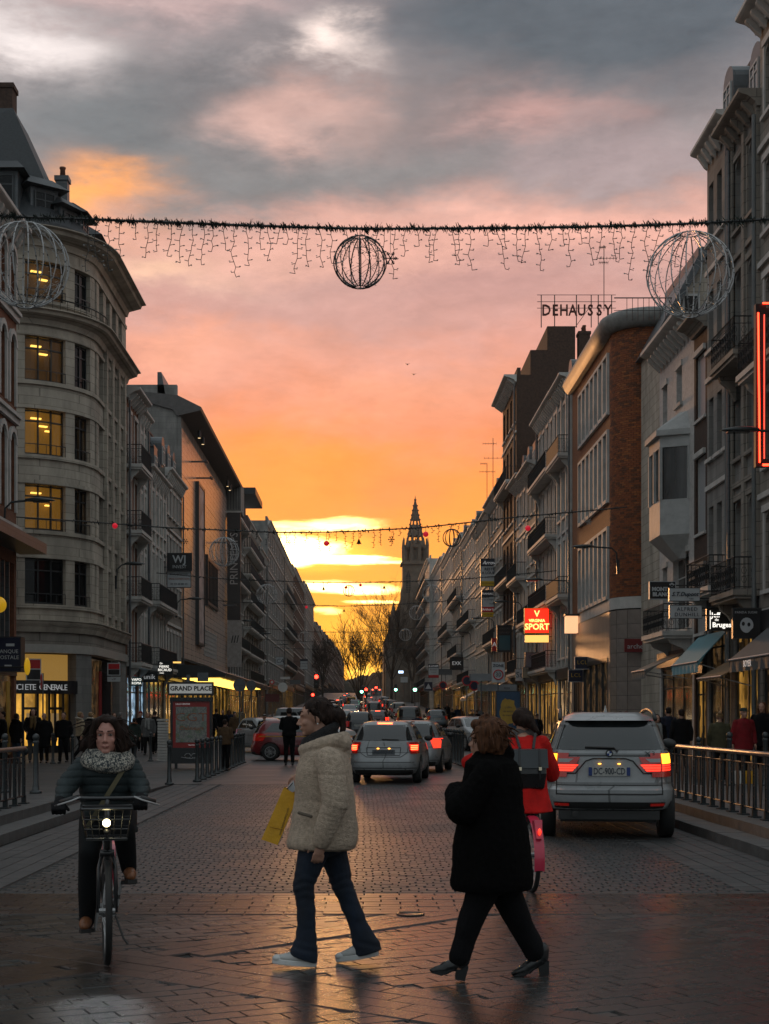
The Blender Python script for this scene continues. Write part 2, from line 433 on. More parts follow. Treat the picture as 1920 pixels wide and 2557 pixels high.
def mesh_np(name, V, Fc, m, smooth=False):
    me = bpy.data.meshes.new(name); nf = len(Fc)
    me.vertices.add(len(V)); me.vertices.foreach_set('co', V.ravel())
    me.loops.add(nf*4); me.loops.foreach_set('vertex_index', Fc.ravel().astype(np.int32))
    me.polygons.add(nf); me.polygons.foreach_set('loop_start', np.arange(nf, dtype=np.int32)*4)
    me.materials.append(m); me.update(calc_edges=True); me.validate(); me.shade_flat(); return me
def lay(x0, x1, y0, y1, w, d, gap, ang, wob_=.0, drop=None):
    "rows of stones inside a rectangle, laid at an angle; returns centres, widths"
    ca, sa = math.cos(ang), math.sin(ang); Rr = math.hypot(x1-x0, y1-y0)
    mx, my = (x0+x1)/2, (y0+y1)/2; out = []
    nr = int(Rr/(d+gap)/1)+2
    for r in range(-nr//2-1, nr//2+2):
        v = r*(d+gap); off = (r % 2)*.5*(w+gap)+rng.uniform(-.02, .02); nc = int(Rr/(w+gap))+2
        u = (np.arange(-nc//2-1, nc//2+2))*(w+gap)+off
        ww = np.full(len(u), w)+rng.normal(0, .004, len(u))
        X = mx+u*ca-v*sa; Y = my+u*sa+v*ca
        k_ = (X > x0) & (X < x1) & (Y > y0) & (Y < y1)
        out.append(np.stack([X[k_], Y[k_], ww[k_]], 1))
    return np.concatenate(out)
road = MB(); road.add([(-4.37, -4, 0), (4.37, -4, 0), (4.37, 33.004, 0), (-4.37, 33.004, 0)], [(0, 1, 2, 3)])
ROAD = struct(road.obj('road', M_joint, None, False, (0, 0, -.012)))
SPLIT = 12.75
def put_stones(arr, h, ang, z, m, name, parent, nsing, d):
    order = np.argsort(np.hypot(arr[:, 0], arr[:, 1])); arr = arr[order]
    vis = (np.abs(arr[:, 0]-.13) < arr[:, 1]*.27) & (arr[:, 1] > 7.2)
    near = arr[vis][:nsing]; rest = np.concatenate([arr[~vis], arr[vis][nsing:]])
    rest = rest[np.abs(rest[:, 0]) < np.maximum(rest[:, 1], 0)*.34+1.6]
    if nsing:
        V, Fc = stone_arrays(np.zeros(1), np.zeros(1), np.array([.0])+near[:, 2].mean(), d, h, ang, 0.0)
        protos = []
        for _ in range(8):
            V, Fc = stone_arrays(np.zeros(1), np.zeros(1), near[:, 2].mean(), d, h, ang, 0.0); protos.append(mesh_np('paver', V, Fc, m))
        for i, q in enumerate(near):
            link('paver', protos[i % 8], parent, (q[0], q[1], z))
    V, Fc = stone_arrays(rest[:, 0], rest[:, 1], rest[:, 2], d, h, ang, z)
    o = link(name, mesh_np(name, V, Fc, m), parent); o['kind'] = 'stuff'
A = R(26)
bands = [((-1.54, 9.15), R(-37)), ((-1.54, 9.15), R(45)), ((0, 12.0), 0.0)]
def bdist(c, k_): (qx, qy), a = bands[k_]; return np.abs(-(c[:, 0]-qx)*math.sin(a)+(c[:, 1]-qy)*math.cos(a))
c1 = lay(-4.3, 4.3, 4, SPLIT-.15, .29, .135, .0065, A)
c1 = c1[(bdist(c1, 0) > .33) & (bdist(c1, 1) > .33) & (c1[:, 1] < 11.5)]
put_stones(c1, .012, A, 0.0, M_paver, 'paving_stones', ROAD, 210, .135)
cf = lay(-4.3, 4.3, 7, SPLIT-.15, .14, .10, .008, A); nb_ = np.minimum(bdist(cf, 0), bdist(cf, 1)); cf = cf[((nb_ > .15) & (nb_ < .5)) | (np.abs(cf[:, 1]-11.45) < .25)]
put_stones(cf, .0065, A, 0.0, M_paver, 'filler_stones', ROAD, 0, .10)
for kk_, (w_, d_, hw_) in enumerate(((.36, .165, .27), (.36, .165, .27), (.30, .14, .64))):
    cb_ = lay(-4.3, 4.3, 4, SPLIT-.15, w_, d_, .0065, bands[kk_][1]); k2 = bdist(cb_, kk_) < hw_
    if kk_ == 1: k2 &= (bdist(cb_, 0) > .34) & (cb_[:, 1] < 11.4)
    if kk_ == 0: k2 &= cb_[:, 1] < 11.4
    put_stones(cb_[k2], .0145+.0014*kk_, bands[kk_][1], 0.0, M_pred, 'red_paving_stones', ROAD, 30, d_)
c2 = lay(-3.2, 3.4, SPLIT+.02, 33, .148, .098, .014, 0.0)
# every second stone shifted: small square gaps show as dark dots
put_stones(c2, .012, 0.0, 0.0, M_sett, 'sett_stones', ROAD, 0, .098)
# edge bands of larger slabs along the kerbs + a soldier course where the two bonds meet
e1 = np.concatenate([lay(-4.36, -3.22, SPLIT, 33, .30, .20, .008, PI/2), lay(3.42, 4.36, SPLIT, 33, .30, .20, .008, PI/2)])
put_stones(e1, .012, PI/2, 0.0, M_slab, 'edge_slabs', ROAD, 0, .20)
e2 = lay(-4.34, 4.34, SPLIT-.13, SPLIT, .21, .105, .006, 0.0)
put_stones(e2, .012, 0, 0.0, M_slab, 'border_course', ROAD, 0, .105)
# small brass survey caps and a round drain cover
for (x, y, r_) in ((1025, 2285, .11),):
    Y = 3600*EYE/(y-CY); mb = MB(); mb.lathe([(r_, 0), (r_, .0105), (r_*.86, .0105), (r_*.86, .009), (.001, .009)], 24)
    tag(mb.obj('drain_cover', mat('worn_brass', (.35, .28, .2), .3, .9), None, True, (px(x, Y), Y, .004)), 'round brass cover set in the paving in front of the black coat walker', 'drain cover')

# raised footways with two granite steps either side
def kerb_run(sgn, y0, y1, name):
    mb = MB(); L = .98; y = y0
    par = mb
    base = MB(); base.box(min(sgn*4.37, sgn*4.76), max(sgn*4.37, sgn*4.76), y0, y1, -.05, .118)
    base.box(min(sgn*4.74, sgn*4.99), max(sgn*4.74, sgn*4.99), y0, y1, -.05, .248)
    root = base.obj(name, M_joint); struct(root)
    a = MB(); a.box(0, .40, 0, L-.008, 0, .13); am = a.mesh('kerb_stone', M_kerb)
    c = MB(); c.box(0, .28, 0, L-.008, 0, .142); cm_ = c.mesh('kerb_stone', M_kerb)
    while y < y1-.5:
        x = 4.362 if sgn > 0 else -4.762
        link('kerb_stone', am, root, (x, y, -.006+rng.normal(0, .002)))
        x = 4.732 if sgn > 0 else -5.012
        link('kerb_stone', cm_, root, (x, y+.3, .112+rng.normal(0, .002)))
        y += L
    return root
kerb_run(1, 9, 27.6, 'kerb_steps'); kerb_run(-1, 9, 24.7, 'kerb_steps_far_side')
def footway(name, pts, m, thick=.2):
    "pts: (x, y, z) outline of a gently sloping sheet as rows [(y, x0, x1, z)]"
    mb = MB(); rr = []
    for (y, x0, x1, z) in pts: rr += [(x0, y, z), (x1, y, z)]
    n = len(pts); mb.add(rr, [(2*i, 2*i+1, 2*i+3, 2*i+2) for i in range(n-1)])
    mb.add([(p_[1], p_[0], q) for p_ in pts for q in (p_[3], p_[3]-thick)], [(2*i, 2*i+1, 2*i+3, 2*i+2) for i in range(n-1)])
    mb.add([(p_[2], p_[0], q) for p_ in pts for q in (p_[3], p_[3]-thick)], [(2*i, 2*i+2, 2*i+3, 2*i+1) for i in range(n-1)])
    return struct(mb.obj(name, m))
M_fw = paver_mat('footway_paving', (.05, .05, .05), (.06, .06, .06), .5, .1); t = M_fw.node_tree; k = NB(t); p = t.nodes['Principled BSDF']
br = k.n('ShaderNodeTexBrick'); br.inputs['Scale'].default_value = 1.0; br.inputs['Brick Width'].default_value = .40; br.inputs['Row Height'].default_value = .25
br.inputs['Mortar Size'].default_value = .012; br.inputs['Color1'].default_value = (.062, .060, .058, 1); br.inputs['Color2'].default_value = (.042, .042, .042, 1); br.inputs['Mortar'].default_value = (.022, .02, .02, 1)
geo = k.n('ShaderNodeNewGeometry'); t.links.new(geo.outputs['Position'], br.inputs['Vector']); t.links.new(br.outputs['Color'], p.inputs['Base Color'])
footway('footway_left', [(9, -16, -5.0, .25), (24.7, -16, -5.0, .25), (26.5, -20, -4.37, .10), (32.9, -26, -4.37, .012), (33.1, -26, -3.75, .01), (55, -26, -3.75, .01)]+[(y, -12, -6.3 if y > 85 else -4.0, road_z(y)+.01+(.06 if y > 85 else 0)) for y in range(63, 431, 16)], M_fw)
footway('footway_right', [(9, 4.98, 14, .25), (27.6, 4.98, 14, .25), (29.5, 4.37, 14, .12), (33.2, 3.15, 20, .06), (52, 3.0, 20, .06), (57, 4.5, 14, .06)]+[(y, 6.0, 14, road_z(y)+.06) for y in range(63, 431, 16)], M_fw)
# ================================================================== BUILDINGS
M_cream = mat('cream_stone', (.44, .385, .315), .85, ashlar=.45, var=.22, vscale=1.6, bump=.25, bscale=30, dirt=.55, stretch=(1, 1, .35))
M_cream2 = mat('weathered_stone', (.27, .24, .205), .88, ashlar=.5, var=.2, vscale=1.4, bump=.3, bscale=25, dirt=.5, stretch=(1, 1, .3))
M_grey = mat('grey_render', (.24, .23, .215), .9, ashlar=.25, var=.28, vscale=1.3, bump=.2, bscale=30, dirt=.45, stretch=(1, 1, .3))
M_white = mat('white_painted_render', (.50, .475, .44), .8, ashlar=.3, var=.22, vscale=1.6, bump=.15, bscale=30, dirt=.6, stretch=(1, 1, .25))
M_trim = mat('pale_trim', (.50, .48, .45), .7, var=.12, vscale=2, dirt=.4)
M_brick_r = mat('red_brick', (.17, .062, .030), .85, var=.3, vscale=8, bump=.3, bscale=60)
M_brick_o = mat('orange_brick', (.20, .072, .026), .8, var=.32, vscale=9, bump=.2, bscale=60)
M_brick_d = mat('sooty_brick', (.060, .034, .024), .9, var=.35, vscale=7, bump=.4, bscale=60, dirt=.4)
M_brick_w = mat('white_brick', (.48, .46, .44), .7, var=.15, vscale=8, dirt=.35)
M_mort = mat('mortar', (.11, .08, .06), .9, var=.2, vscale=10)
M_terra = mat('terracotta_render', (.23, .10, .055), .85, var=.2, vscale=1.5, dirt=.4, stretch=(1, 1, .3))
M_slate = mat('slate', (.030, .034, .038), .55, var=.35, vscale=9, bump=.5, bscale=14, stretch=(1, 1, 3))
M_zinc = mat('zinc', (.09, .10, .108), .42, .4, var=.2, vscale=2)
M_glassd = mat('dark_window_glass', (.004, .005, .006), .08, var=0, spec=.22)
M_glassc = mat('curtained_glass', (.032, .035, .036), .15, var=.6, vscale=2.2, spec=.7, stretch=(2.5, 2.5, .3))
M_shut = mat('grey_roller_shutter', (.30, .31, .32), .5, var=.1, vscale=3, stretch=(1, 1, 20))
M_wfr = mat('white_frame', (.42, .42, .41), .5, var=.08)
M_dfr = mat('dark_frame', (.025, .028, .03), .4, var=.1)
M_iron = mat('black_iron', (.014, .015, .016), .45, .3, var=.2)
M_blk = mat('black_fascia', (.010, .010, .012), .35, var=.1)
M_pot = mat('terracotta_pot', (.16, .065, .04), .85, var=.2)
M_lit = shop_mat('office_window_lit', (1.0, .52, .09), .55, (.5, .5, .6), .5)
M_lity = shop_mat('lit_shop_yellow', (1.0, .50, .09), .34, (.9, .9, .5), dark=.02)
M_litw = shop_mat('lit_shop_warm', (1.0, .62, .30), .4, (.7, .7, .5), dark=.02)
M_litc = shop_mat('lit_shop_cool', (.5, .75, 1.0), .55)
M_dim = shop_mat('dim_shop', (1.0, .55, .2), .05)
M_tube = mat('ceiling_light_tube', (1, .8, .4), .5, var=0, emit=(1.0, .55, .10), es=2.2)

WC = {}
def win_mesh(w, h, style):
    key = (round(w, 2), round(h, 2), style)
    if key in WC: return WC[key]
    fm = M_dfr if style in ('dark', 'office') else M_wfr
    mb = MB(); t = .07
    mb.box(0, t, 0, .07, 0, h); mb.box(w-t, w, 0, .07, 0, h); mb.box(t, w-t, 0, .07, 0, t); mb.box(t, w-t, 0, .07, h-t, h)
    if style != 'single' and w > .7: mb.box(w/2-.03, w/2+.03, .003, .06, t, h-t)
    if style in ('cross', 'office', 'dark'): mb.box(t, w-t, .006, .055, h*.70, h*.70+.05)
    if style == 'office' and w > 2.0:
        for q in (.2, .8): mb.box(w*q-.025, w*q+.025, .003, .06, t, h-t)
    f = mb.mesh('window', fm)
    pb = MB(); pb.box(t*.5, w-t*.5, .03, .045, t*.5, h-t*.5)
    WC[key] = (f, pb.mesh('pane', M_glassd), pb.mesh('pane', M_glassc), pb.mesh('pane', M_lit), pb.mesh('pane', M_shut))
    return WC[key]
def add_window(par, u, z, w, h, style='cross', pane=1, y=.17, name='window'):
    ms = win_mesh(w, h, style); o = link(name, ms[0], par, (u, y, z)); link('pane', ms[pane], o); return o
def rail_mesh(mb, u0, u1, z, depth, h=.95, gap=.13, ornate=False, curve=0):
    "iron balcony railing round three sides"
    segs = [((u0, 0), (u0, -depth)), ((u0, -depth), (u1, -depth)), ((u1, -depth), (u1, 0))]
    for (a, b_) in segs:
        for zz, tt in ((z+.08, .012), (z+h, .022)): mb.tube([(a[0], a[1], zz), (b_[0], b_[1], zz)], tt, 4)
        if ornate: mb.tube([(a[0], a[1], z+h*.78), (b_[0], b_[1], z+h*.78)], .012, 4)
        L = math.hypot(b_[0]-a[0], b_[1]-a[1]); k = max(1, int(L/gap))
        for i in range(k+1):
            t = i/k; x = a[0]+(b_[0]-a[0])*t; y = a[1]+(b_[1]-a[1])*t
            mb.tube([(x, y, z+.05), (x, y, z+h)], .011, 3)
            if ornate and i % 2 == 0:
                r_ = .075
                for zc in (z+.3, z+.56):
                    ring = []
                    dx_, dy_ = (b_[0]-a[0])/L, (b_[1]-a[1])/L
                    for q in range(7): an = 2*PI*q/6; ring.append((x+dx_*r_*math.cos(an), y+dy_*r_*math.cos(an), zc+r_*math.sin(an)*1.4))
                    mb.tube(ring, .009, 3)
def balcony(par, u0, u1, z, depth=.75, ornate=False, stone=None, brackets=True, h=.95, panel=None):
    stone = stone or M_trim
    mb = MB(); mb.box(u0-.08, u1+.08, -depth-.06, 0.0, z-.16, z); mb.box(u0-.02, u1+.02, -depth, -.003, z-.26, z-.16)
    if brackets:
        for u in (u0+.15, u1-.35):
            mb.prism([(-.02, z-.26), (-depth*.8, z-.26), (-depth*.7, z-.42), (-.25, z-.62), (-.06, z-1.0), (-.02, z-1.0)], u, u+.2, 'x')
    o = mb.obj('balcony', stone, par)
    rb = MB(); rail_mesh(rb, u0, u1, z, depth, h, .13, ornate)
    if panel: rb.cm = 1; rb.box(u0+.02, u1-.02, -depth-.012, -depth+.012, z+.08, z+h-.06)
    rb.obj('railing', [M_iron, panel or M_iron], o)
    return o
def arch_pts(u, w, z, rise, n=6):
    return [(u+w/2-math.cos(PI*i/n)*w/2, z+math.sin(PI*i/n)*rise) for i in range(n+1)]
def facade(par, L, floors, m, H, th=.35, name='wall', arch=False, bricks=False, depth=10.0, back=True):
    """pierced wall, outer face at y=0.  floors: dicts z0,z1,wins=[(u,w,sill,head)]"""
    mb = MB(); z = 0.0
    for fl in floors:
        if fl['z0'] > z+.001: mb.box(0, L, 0, th, z, fl['z0'])
        z0, z1 = fl['z0'], fl['z1']; ws = sorted(fl['wins'])
        if not ws: mb.box(0, L, 0, th, z0, z1); z = z1; continue
        s0 = min(w[2] for w in ws); h1 = max(w[3] for w in ws)
        if s0 > z0+.001: mb.box(0, L, 0, th, z0, s0)
        if z1 > h1+.001: mb.box(0, L, 0, th, h1, z1)
        u = 0.0
        for (wu, ww, sz, hz) in ws:
            if wu > u+.001: mb.box(u, wu, 0, th, s0, h1)
            if sz > s0+.001: mb.box(wu, wu+ww, 0, th, s0, sz)
            if hz < h1-.001: mb.box(wu, wu+ww, 0, th, hz, h1)
            if fl.get('arch'):
                rise = fl['arch']; n = 6; pts = arch_pts(wu, ww, hz-rise, rise, n)
                for side in (0, 1):
                    q = pts[:n//2+1] if side == 0 else pts[n//2:]
                    poly = ([(wu, hz)]+[p_ for p_ in q]) if side == 0 else ([(wu+ww, hz)]+[p_ for p_ in q[::-1]])
                    poly = [p_ for i, p_ in enumerate(poly) if i == 0 or (abs(p_[0]-poly[i-1][0])+abs(p_[1]-poly[i-1][1]) > 1e-5)]
                    mb.prism(poly, .002, th-.1)
            u = wu+ww
        if u < L-.001: mb.box(u, L, 0, th, s0, h1)
        z = z1
    if z < H-.001: mb.box(0, L, 0, th, z, H)
    if back: mb.box(.003, L-.003, th+.25, depth, 0, H-.003)
    mb.box(.002, .35, th, th+.25, 0, H-.002); mb.box(L-.35, L-.002, th, th+.25, 0, H-.002)
    return mb.obj(name, m, par)
def cornice(par, L, z, m=None, out=.45, h=.5, dent=True, ends=.1, name='cornice'):
    mb = MB()
    mb.prism([(0.003, z-h), (-.12, z-h), (-.16, z-h*.75), (-.2, z-h*.7), (-out*.6, z-h*.4), (-out*.9, z-h*.28), (-out, z-h*.2), (-out, z), (0.003, z)], -ends, L+ends, 'x')
    if dent:
        k = int(L/.55)
        for i in range(k):
            u = (i+.5)*L/k-.08
            mb.prism([(-.06, z-h-.22), (-.16, z-h-.14), (-.32*out/.45, z-h*.6), (-.32*out/.45, z-h*.45), (-.06, z-h*.45)], u, u+.16, 'x')
    return mb.obj(name, m or M_trim, par)
def dormer(par, u, z, y, w=1.1, h=1.6, kind='arch', m=None, D=1.6):
    mb = MB(); fm = m or M_zinc
    if kind == 'arch':
        pts = [(u-.12, z)]+[(u-.12+(w+.24)/2-math.cos(PI*i/8)*(w+.24)/2, z+h-.45+math.sin(PI*i/8)*.5) for i in range(9)]+[(u+w+.12, z)]
    elif kind == 'gable': pts = [(u-.12, z), (u-.12, z+h-.5), (u-.3, z+h-.5), (u+w/2, z+h+.15), (u+w+.3, z+h-.5), (u+w+.12, z+h-.5), (u+w+.12, z)]
    else: pts = [(u-.15, z), (u-.15, z+h-.1), (u-.25, z+h-.1), (u-.25, z+h), (u+w+.25, z+h), (u+w+.25, z+h-.1), (u+w+.15, z+h-.1), (u+w+.15, z)]
    mb.prism(pts, y, y+D)
    o = mb.obj('dormer', fm, par)
    ms = win_mesh(w-.1, h-.75, 'cross'); q = link('window', ms[0], o, (u+.05, y-.06, z+.2)); link('pane', ms[2], q)
    return o
def chimney(par, u, y, z0, z1, w=1.2, d=.5, pots=3, m=None):
    mb = MB(); mb.box(u, u+w, y, y+d, z0, z1-.2); mb.box(u-.06, u+w+.06, y-.06, y+d+.06, z1-.2, z1)
    o = mb.obj('chimney', m or M_brick_d, par)
    for i in range(pots):
        pb = MB(); pb.lathe([(.13, 0), (.11, .35), (.14, .38), (.14, .45), (.1, .45)], 8, u+w*(i+.5)/pots, y+d/2, z1)
        pb.obj('chimney_pot', M_pot, o, True)
    return o
def mansard(par, L, z, h, m=None, run=.9, setb=.25, D=9.5, top=.25, name='roof'):
    mb = MB(); mb.prism([(setb, z-.02), (setb+run, z+h), (setb+run+2.6, z+h+top), (D, z+h+top), (D, z-.02)], .01, L-.01, 'x')
    mb.box(-.02, L+.02, setb+run-.06, setb+run+.08, z+h-.03, z+h+.07)
    return mb.obj(name, m or M_slate, par)
def shopfront(par, L, z1, mg, mfr=None, fas=None, fz=.6, lab=None, door=None, u0=.25, u1=None, base=.25):
    "frame, lit glass and a fascia board on the ground floor; opening is cut by the caller"
    u1 = u1 if u1 is not None else L-.25; mfr = mfr or M_dfr; w = u1-u0
    mb = MB(); t = .09; zt = z1-fz
    mb.box(u0, u0+t, .06, .2, 0, zt); mb.box(u1-t, u1, .06, .2, 0, zt); mb.box(u0+t, u1-t, .06, .2, zt-t, zt); mb.box(u0+t, u1-t, .06, .2, 0, base)
    k = max(2, int(w/1.5)); mb.box(u0+t, u1-t, .08, .18, zt*.76, zt*.76+.06)
    for i in range(1, k): u = u0+w*i/k; mb.box(u-.04, u+.04, .07, .19, base, zt-t)
    o = mb.obj('shopfront', mfr, par)
    pb = MB(); pb.box(u0+t*.5, u1-t*.5, .12, .135, base*.8, zt-t*.5); pb.obj('pane', mg, o)
    fb = MB(); fb.box(u0-.1, u1+.1, -.14, .04, zt+.01, z1-.03); fb.obj('fascia', fas or M_blk, par)
    return o
def house(side, Y0, Y1, label, Htop, m, X=11.5, nf=4, nb=3, ww=1.05, roof='mansard', rh=2.4, dorm=3, dk='arch', ground=4.0, glass=None, fas=None, bal=(), balm=None, style='cross', arch=0.0, corn=True, chim=((.1, 3),), trim=None, sill=.75, headgap=.55, slabs=None, out=.45, D=10.0, ornate=False, shut=0.0, lit=0.0, seed=0, grp=None, cat='building', name='town_house', rz_extra=0.0, pil=False, surround=True, chm=None, bpanel=None, dm=None):
    rs = random.Random(seed*7+int(Y0)); L = Y1-Y0; zg = min(road_z(Y0), road_z(Y1))
    if side < 0: root = thing(name, label, cat, (-X, Y0, zg), R(90)+rz_extra, grp)
    else: root = thing(name, label, cat, (X, Y1, zg), R(-90)+rz_extra, grp)
    H = Htop-zg; trim = trim or M_trim
    fh = (H-ground-.5)/nf; floors = [dict(z0=0, z1=ground, wins=[(.25, L-.5, 0.0, ground-.6)])]
    pitch = L/nb; wins = []
    for f in range(nf):
        z0 = ground+f*fh; w_ = min(ww, pitch*.62); full = f in bal or (f == 0)
        sl_ = z0+(.12 if f in bal else sill*(.75 if full else 1)); hd = z0+fh-headgap*(1 if f < nf-1 else 1.1)
        ws = [((i+.5)*pitch-w_/2, w_, sl_, hd) for i in range(nb)]
        floors.append(dict(z0=z0, z1=z0+fh, wins=ws, arch=arch)); wins += [(f, q) for q in ws]
    facade(root, L, floors, m, H, depth=D)
    tb = MB()
    for f, (u, w_, s_, h_) in wins:
        if surround:
            tb.box(u-.14, u, -.045, .0, s_, h_+.003); tb.box(u+w_, u+w_+.14, -.045, .0, s_, h_+.003); tb.box(u-.18, u+w_+.18, -.07, .0, h_+.006, h_+.2)
        tb.box(u-.17, u+w_+.17, -.12, .05, s_-.12, s_-.003)
        pn = 4 if rs.random() < shut else (3 if rs.random() < lit else (2 if rs.random() < .45 else 1))
        add_window(root, u, s_, w_, h_-s_, style, pn)
    for f in range(nf):
        z0 = ground+f*fh; tb.box(-.002, L+.002, -.09, -.003, z0-.14, z0+.02)
    if pil:
        for i in range(nb+1):
            u = min(max(i*pitch-.15, 0), L-.3); tb.box(u, u+.3, -.11, -.003, ground+.05, H-.5)
    tb.obj('moulding', trim, root)
    mb = MB(); mb.tube([(.12 if seed % 2 else L-.12, -.16, .1), (.12 if seed % 2 else L-.12, -.16, H-.6)], .055, 6); mb.obj('drainpipe', M_zinc, root)
    for f in bal:
        balcony(root, pitch*.12, L-pitch*.12, ground+f*fh+.05, .7, ornate, trim, True, panel=bpanel)
    if corn: cornice(root, L, H, trim, out)
    shopfront(root, L, ground, glass or M_dim, None, fas)
    if roof == 'mansard':
        mansard(root, L, H, rh)
        for i in range(dorm): dormer(root, (i+.5)*L/dorm-.5, H+.1, .28, 1.0, min(1.9, rh*.8), dk, dm or M_zinc)
    elif roof == 'flat':
        mb = MB(); mb.box(-.02, L+.02, .05, .3, H, H+.5); mb.obj('parapet', m, root)
    for (q, npot) in chim:
        chimney(root, q*L, 3.0, H, H+rh+1.6, 1.3, .6, npot, chm)
    return root
# ------------------------------------------------------------------ LEFT SIDE OF THE STREET
# A: brick house at the picture's left edge
Y0, Y1 = 25.0, 47.9; L = Y1-Y0
A_ = thing('town_house', 'red brick house with tall white arched windows above the bank sign at the left edge', 'building', (-11.5, Y0, 0), R(90))
fl = [dict(z0=0, z1=7.2, wins=[(.3, L-.6, .0, 6.6)])]; nb = 18; pit = L/nb
for (z0, z1, s_, h_) in ((7.6, 11.3, 8.3, 10.9), (11.3, 14.7, 11.8, 14.1), (14.7, 17.6, 15.1, 16.9)):
    fl.append(dict(z0=z0, z1=z1, wins=[((i+.5)*pit-.36, .72, s_, h_) for i in range(nb)], arch=.36))
facade(A_, L, fl, M_brick_r, 17.6)
tb = MB()
for f in fl[1:]:
    tb.box(0, L, -.12, -.003, f['z0']-.1, f['z0']+.22); tb.box(0, L, -.2, -.12, f['z0']+.1, f['z0']+.22)
    for (u, w, s_, h_) in f['wins']:
        tb.box(u-.16, u, -.07, -.001, s_, h_-.36); tb.box(u+w, u+w+.16, -.07, -.001, s_, h_-.36)
        pts = arch_pts(u, w, h_-.36, .36); pts2 = arch_pts(u-.16, w+.32, h_-.36, .54)
        for i in range(6):
            tb.prism([pts[i], pts[i+1], pts2[i+1], pts2[i]], -.09, -.002)
        add_window(A_, u, s_, w, h_-s_, 'single', 2 if (u*7) % 3 > 1 else 1)
tb.obj('moulding', M_trim, A_)
cornice(A_, L, 17.75, M_trim, .5, .55); mansard(A_, L, 17.75, 2.2, M_slate, .8)
cb = MB(); cb.prism([(-.9, 7.0), (-.9, 7.35), (-.1, 7.7), (-.003, 7.7), (-.003, 7.0)], -.1, L+.5, 'x'); cb.obj('canopy', M_zinc, A_)
for i in range(int(L/.62)):
    mb = MB(); u = .3+i*.62; mb.box(u, u+.09, .02, .22, 3.7, 6.95); mb.obj('mullion', M_zinc, A_)
mb = MB(); mb.box(.25, L-.25, .26, .3, 3.7, 6.95); mb.obj('pane', M_glassd, A_)
mb = MB(); mb.box(.1, L-.1, -.05, .2, 2.9, 3.65); mb.obj('fascia', M_blk, A_)
mb = MB(); mb.box(.3, L-.3, .1, .13, .3, 2.9); mb.obj('pane', M_dim, A_)
mb = MB(); mb.box(L-1.1, L-.7, .04, .07, .5, 2.7); mb.obj('poster', mat('yellow_poster', (.5, .28, .04), .6), A_)

# B: cream corner building with the rounded front
B_ = thing('corner_building', 'cream stone corner building with rounded front, ribbon windows and steep slate roof', 'building', (-15.0, 62.5, 0), 0)
RAD = 3.5
def bpt(a, r=0.0): return (math.cos(R(a))*(RAD+r), math.sin(R(a))*(RAD+r))
def sweep(mb, prof, a0=-90, a1=0, front=9.0, side=7.5, n=14):
    "profile [(out, z)] swept along straight front, round corner and straight side"
    path = [(-front, -1, 0.0, -1.0)]
    rs = []
    rs.append([(-front, -(RAD+o), z) for o, z in prof])
    for i in range(n+1):
        a = a0+(a1-a0)*i/n; rs.append([(*bpt(a, o), z) for o, z in prof])
    rs.append([(RAD+o, side, z) for o, z in prof])
    mb.rings(rs, True, True)
def wedge(mb, a0, a1, o0, o1, z0, z1, n=4):
    rs = []
    for i in range(n+1):
        a = a0+(a1-a0)*i/n; p0 = bpt(a, o0); p1 = bpt(a, o1)
        rs.append([(*p0, z0), (*p1, z0), (*p1, z1), (*p0, z1)])
    mb.rings(rs)
rows = [(6.2, 8.1), (9.25, 11.15), (12.35, 14.25), (15.4, 17.25), (18.75, 20.35)]
wb = MB()
zprev = 5.4
for (s_, h_) in rows:
    sweep(wb, [(0, zprev), (0, s_-.16), (-.5, s_-.16), (-.5, zprev)])
    sweep(wb, [(0, s_-.16), (.09, s_-.16), (.09, s_), (-.5, s_), (-.5, s_-.16)])
    zprev = h_+.16
    sweep(wb, [(.07, h_), (.07, h_+.16), (-.5, h_+.16), (-.5, h_)])
sweep(wb, [(0, zprev), (0, 21.3), (-.5, 21.3), (-.5, zprev)])
for (s_, h_) in rows:
    for (a0, a1) in ((-77, -71), (-42, -34), (-16, -8)): wedge(wb, a0, a1, -.35, .02, s_, h_)
    wb.box(-9, -3.3, -RAD, -RAD+.35, s_, h_); wb.box(-.9-.0, bpt(-89)[0], -RAD-.0, -RAD+.35, s_, h_)
    # street side: pilasters between narrow windows
    for (y0, y1) in ((-.25, .35), (1.35, 2.05), (3.0, 3.6), (4.6, 5.3), (6.3, 7.5)): wb.box(RAD-.35, RAD+.02, y0, y1, s_, h_)
for y in (1.5, 3.1, 4.75, 6.4): wb.box(RAD+.02, RAD+.16, y, y+.4, 5.6, 18.0)
wb.obj('wall', M_cream, B_)
cr = MB(); cr.prism([(-9, -RAD+.8), (0, -RAD+.8)]+[bpt(a, -.8) for a in (-75, -60, -45, -30, -15, 0)]+[(RAD-.8, 7.4), (-9, 7.4)], .01, 21.2, 'z'); cr.obj('core', M_dfr, B_)
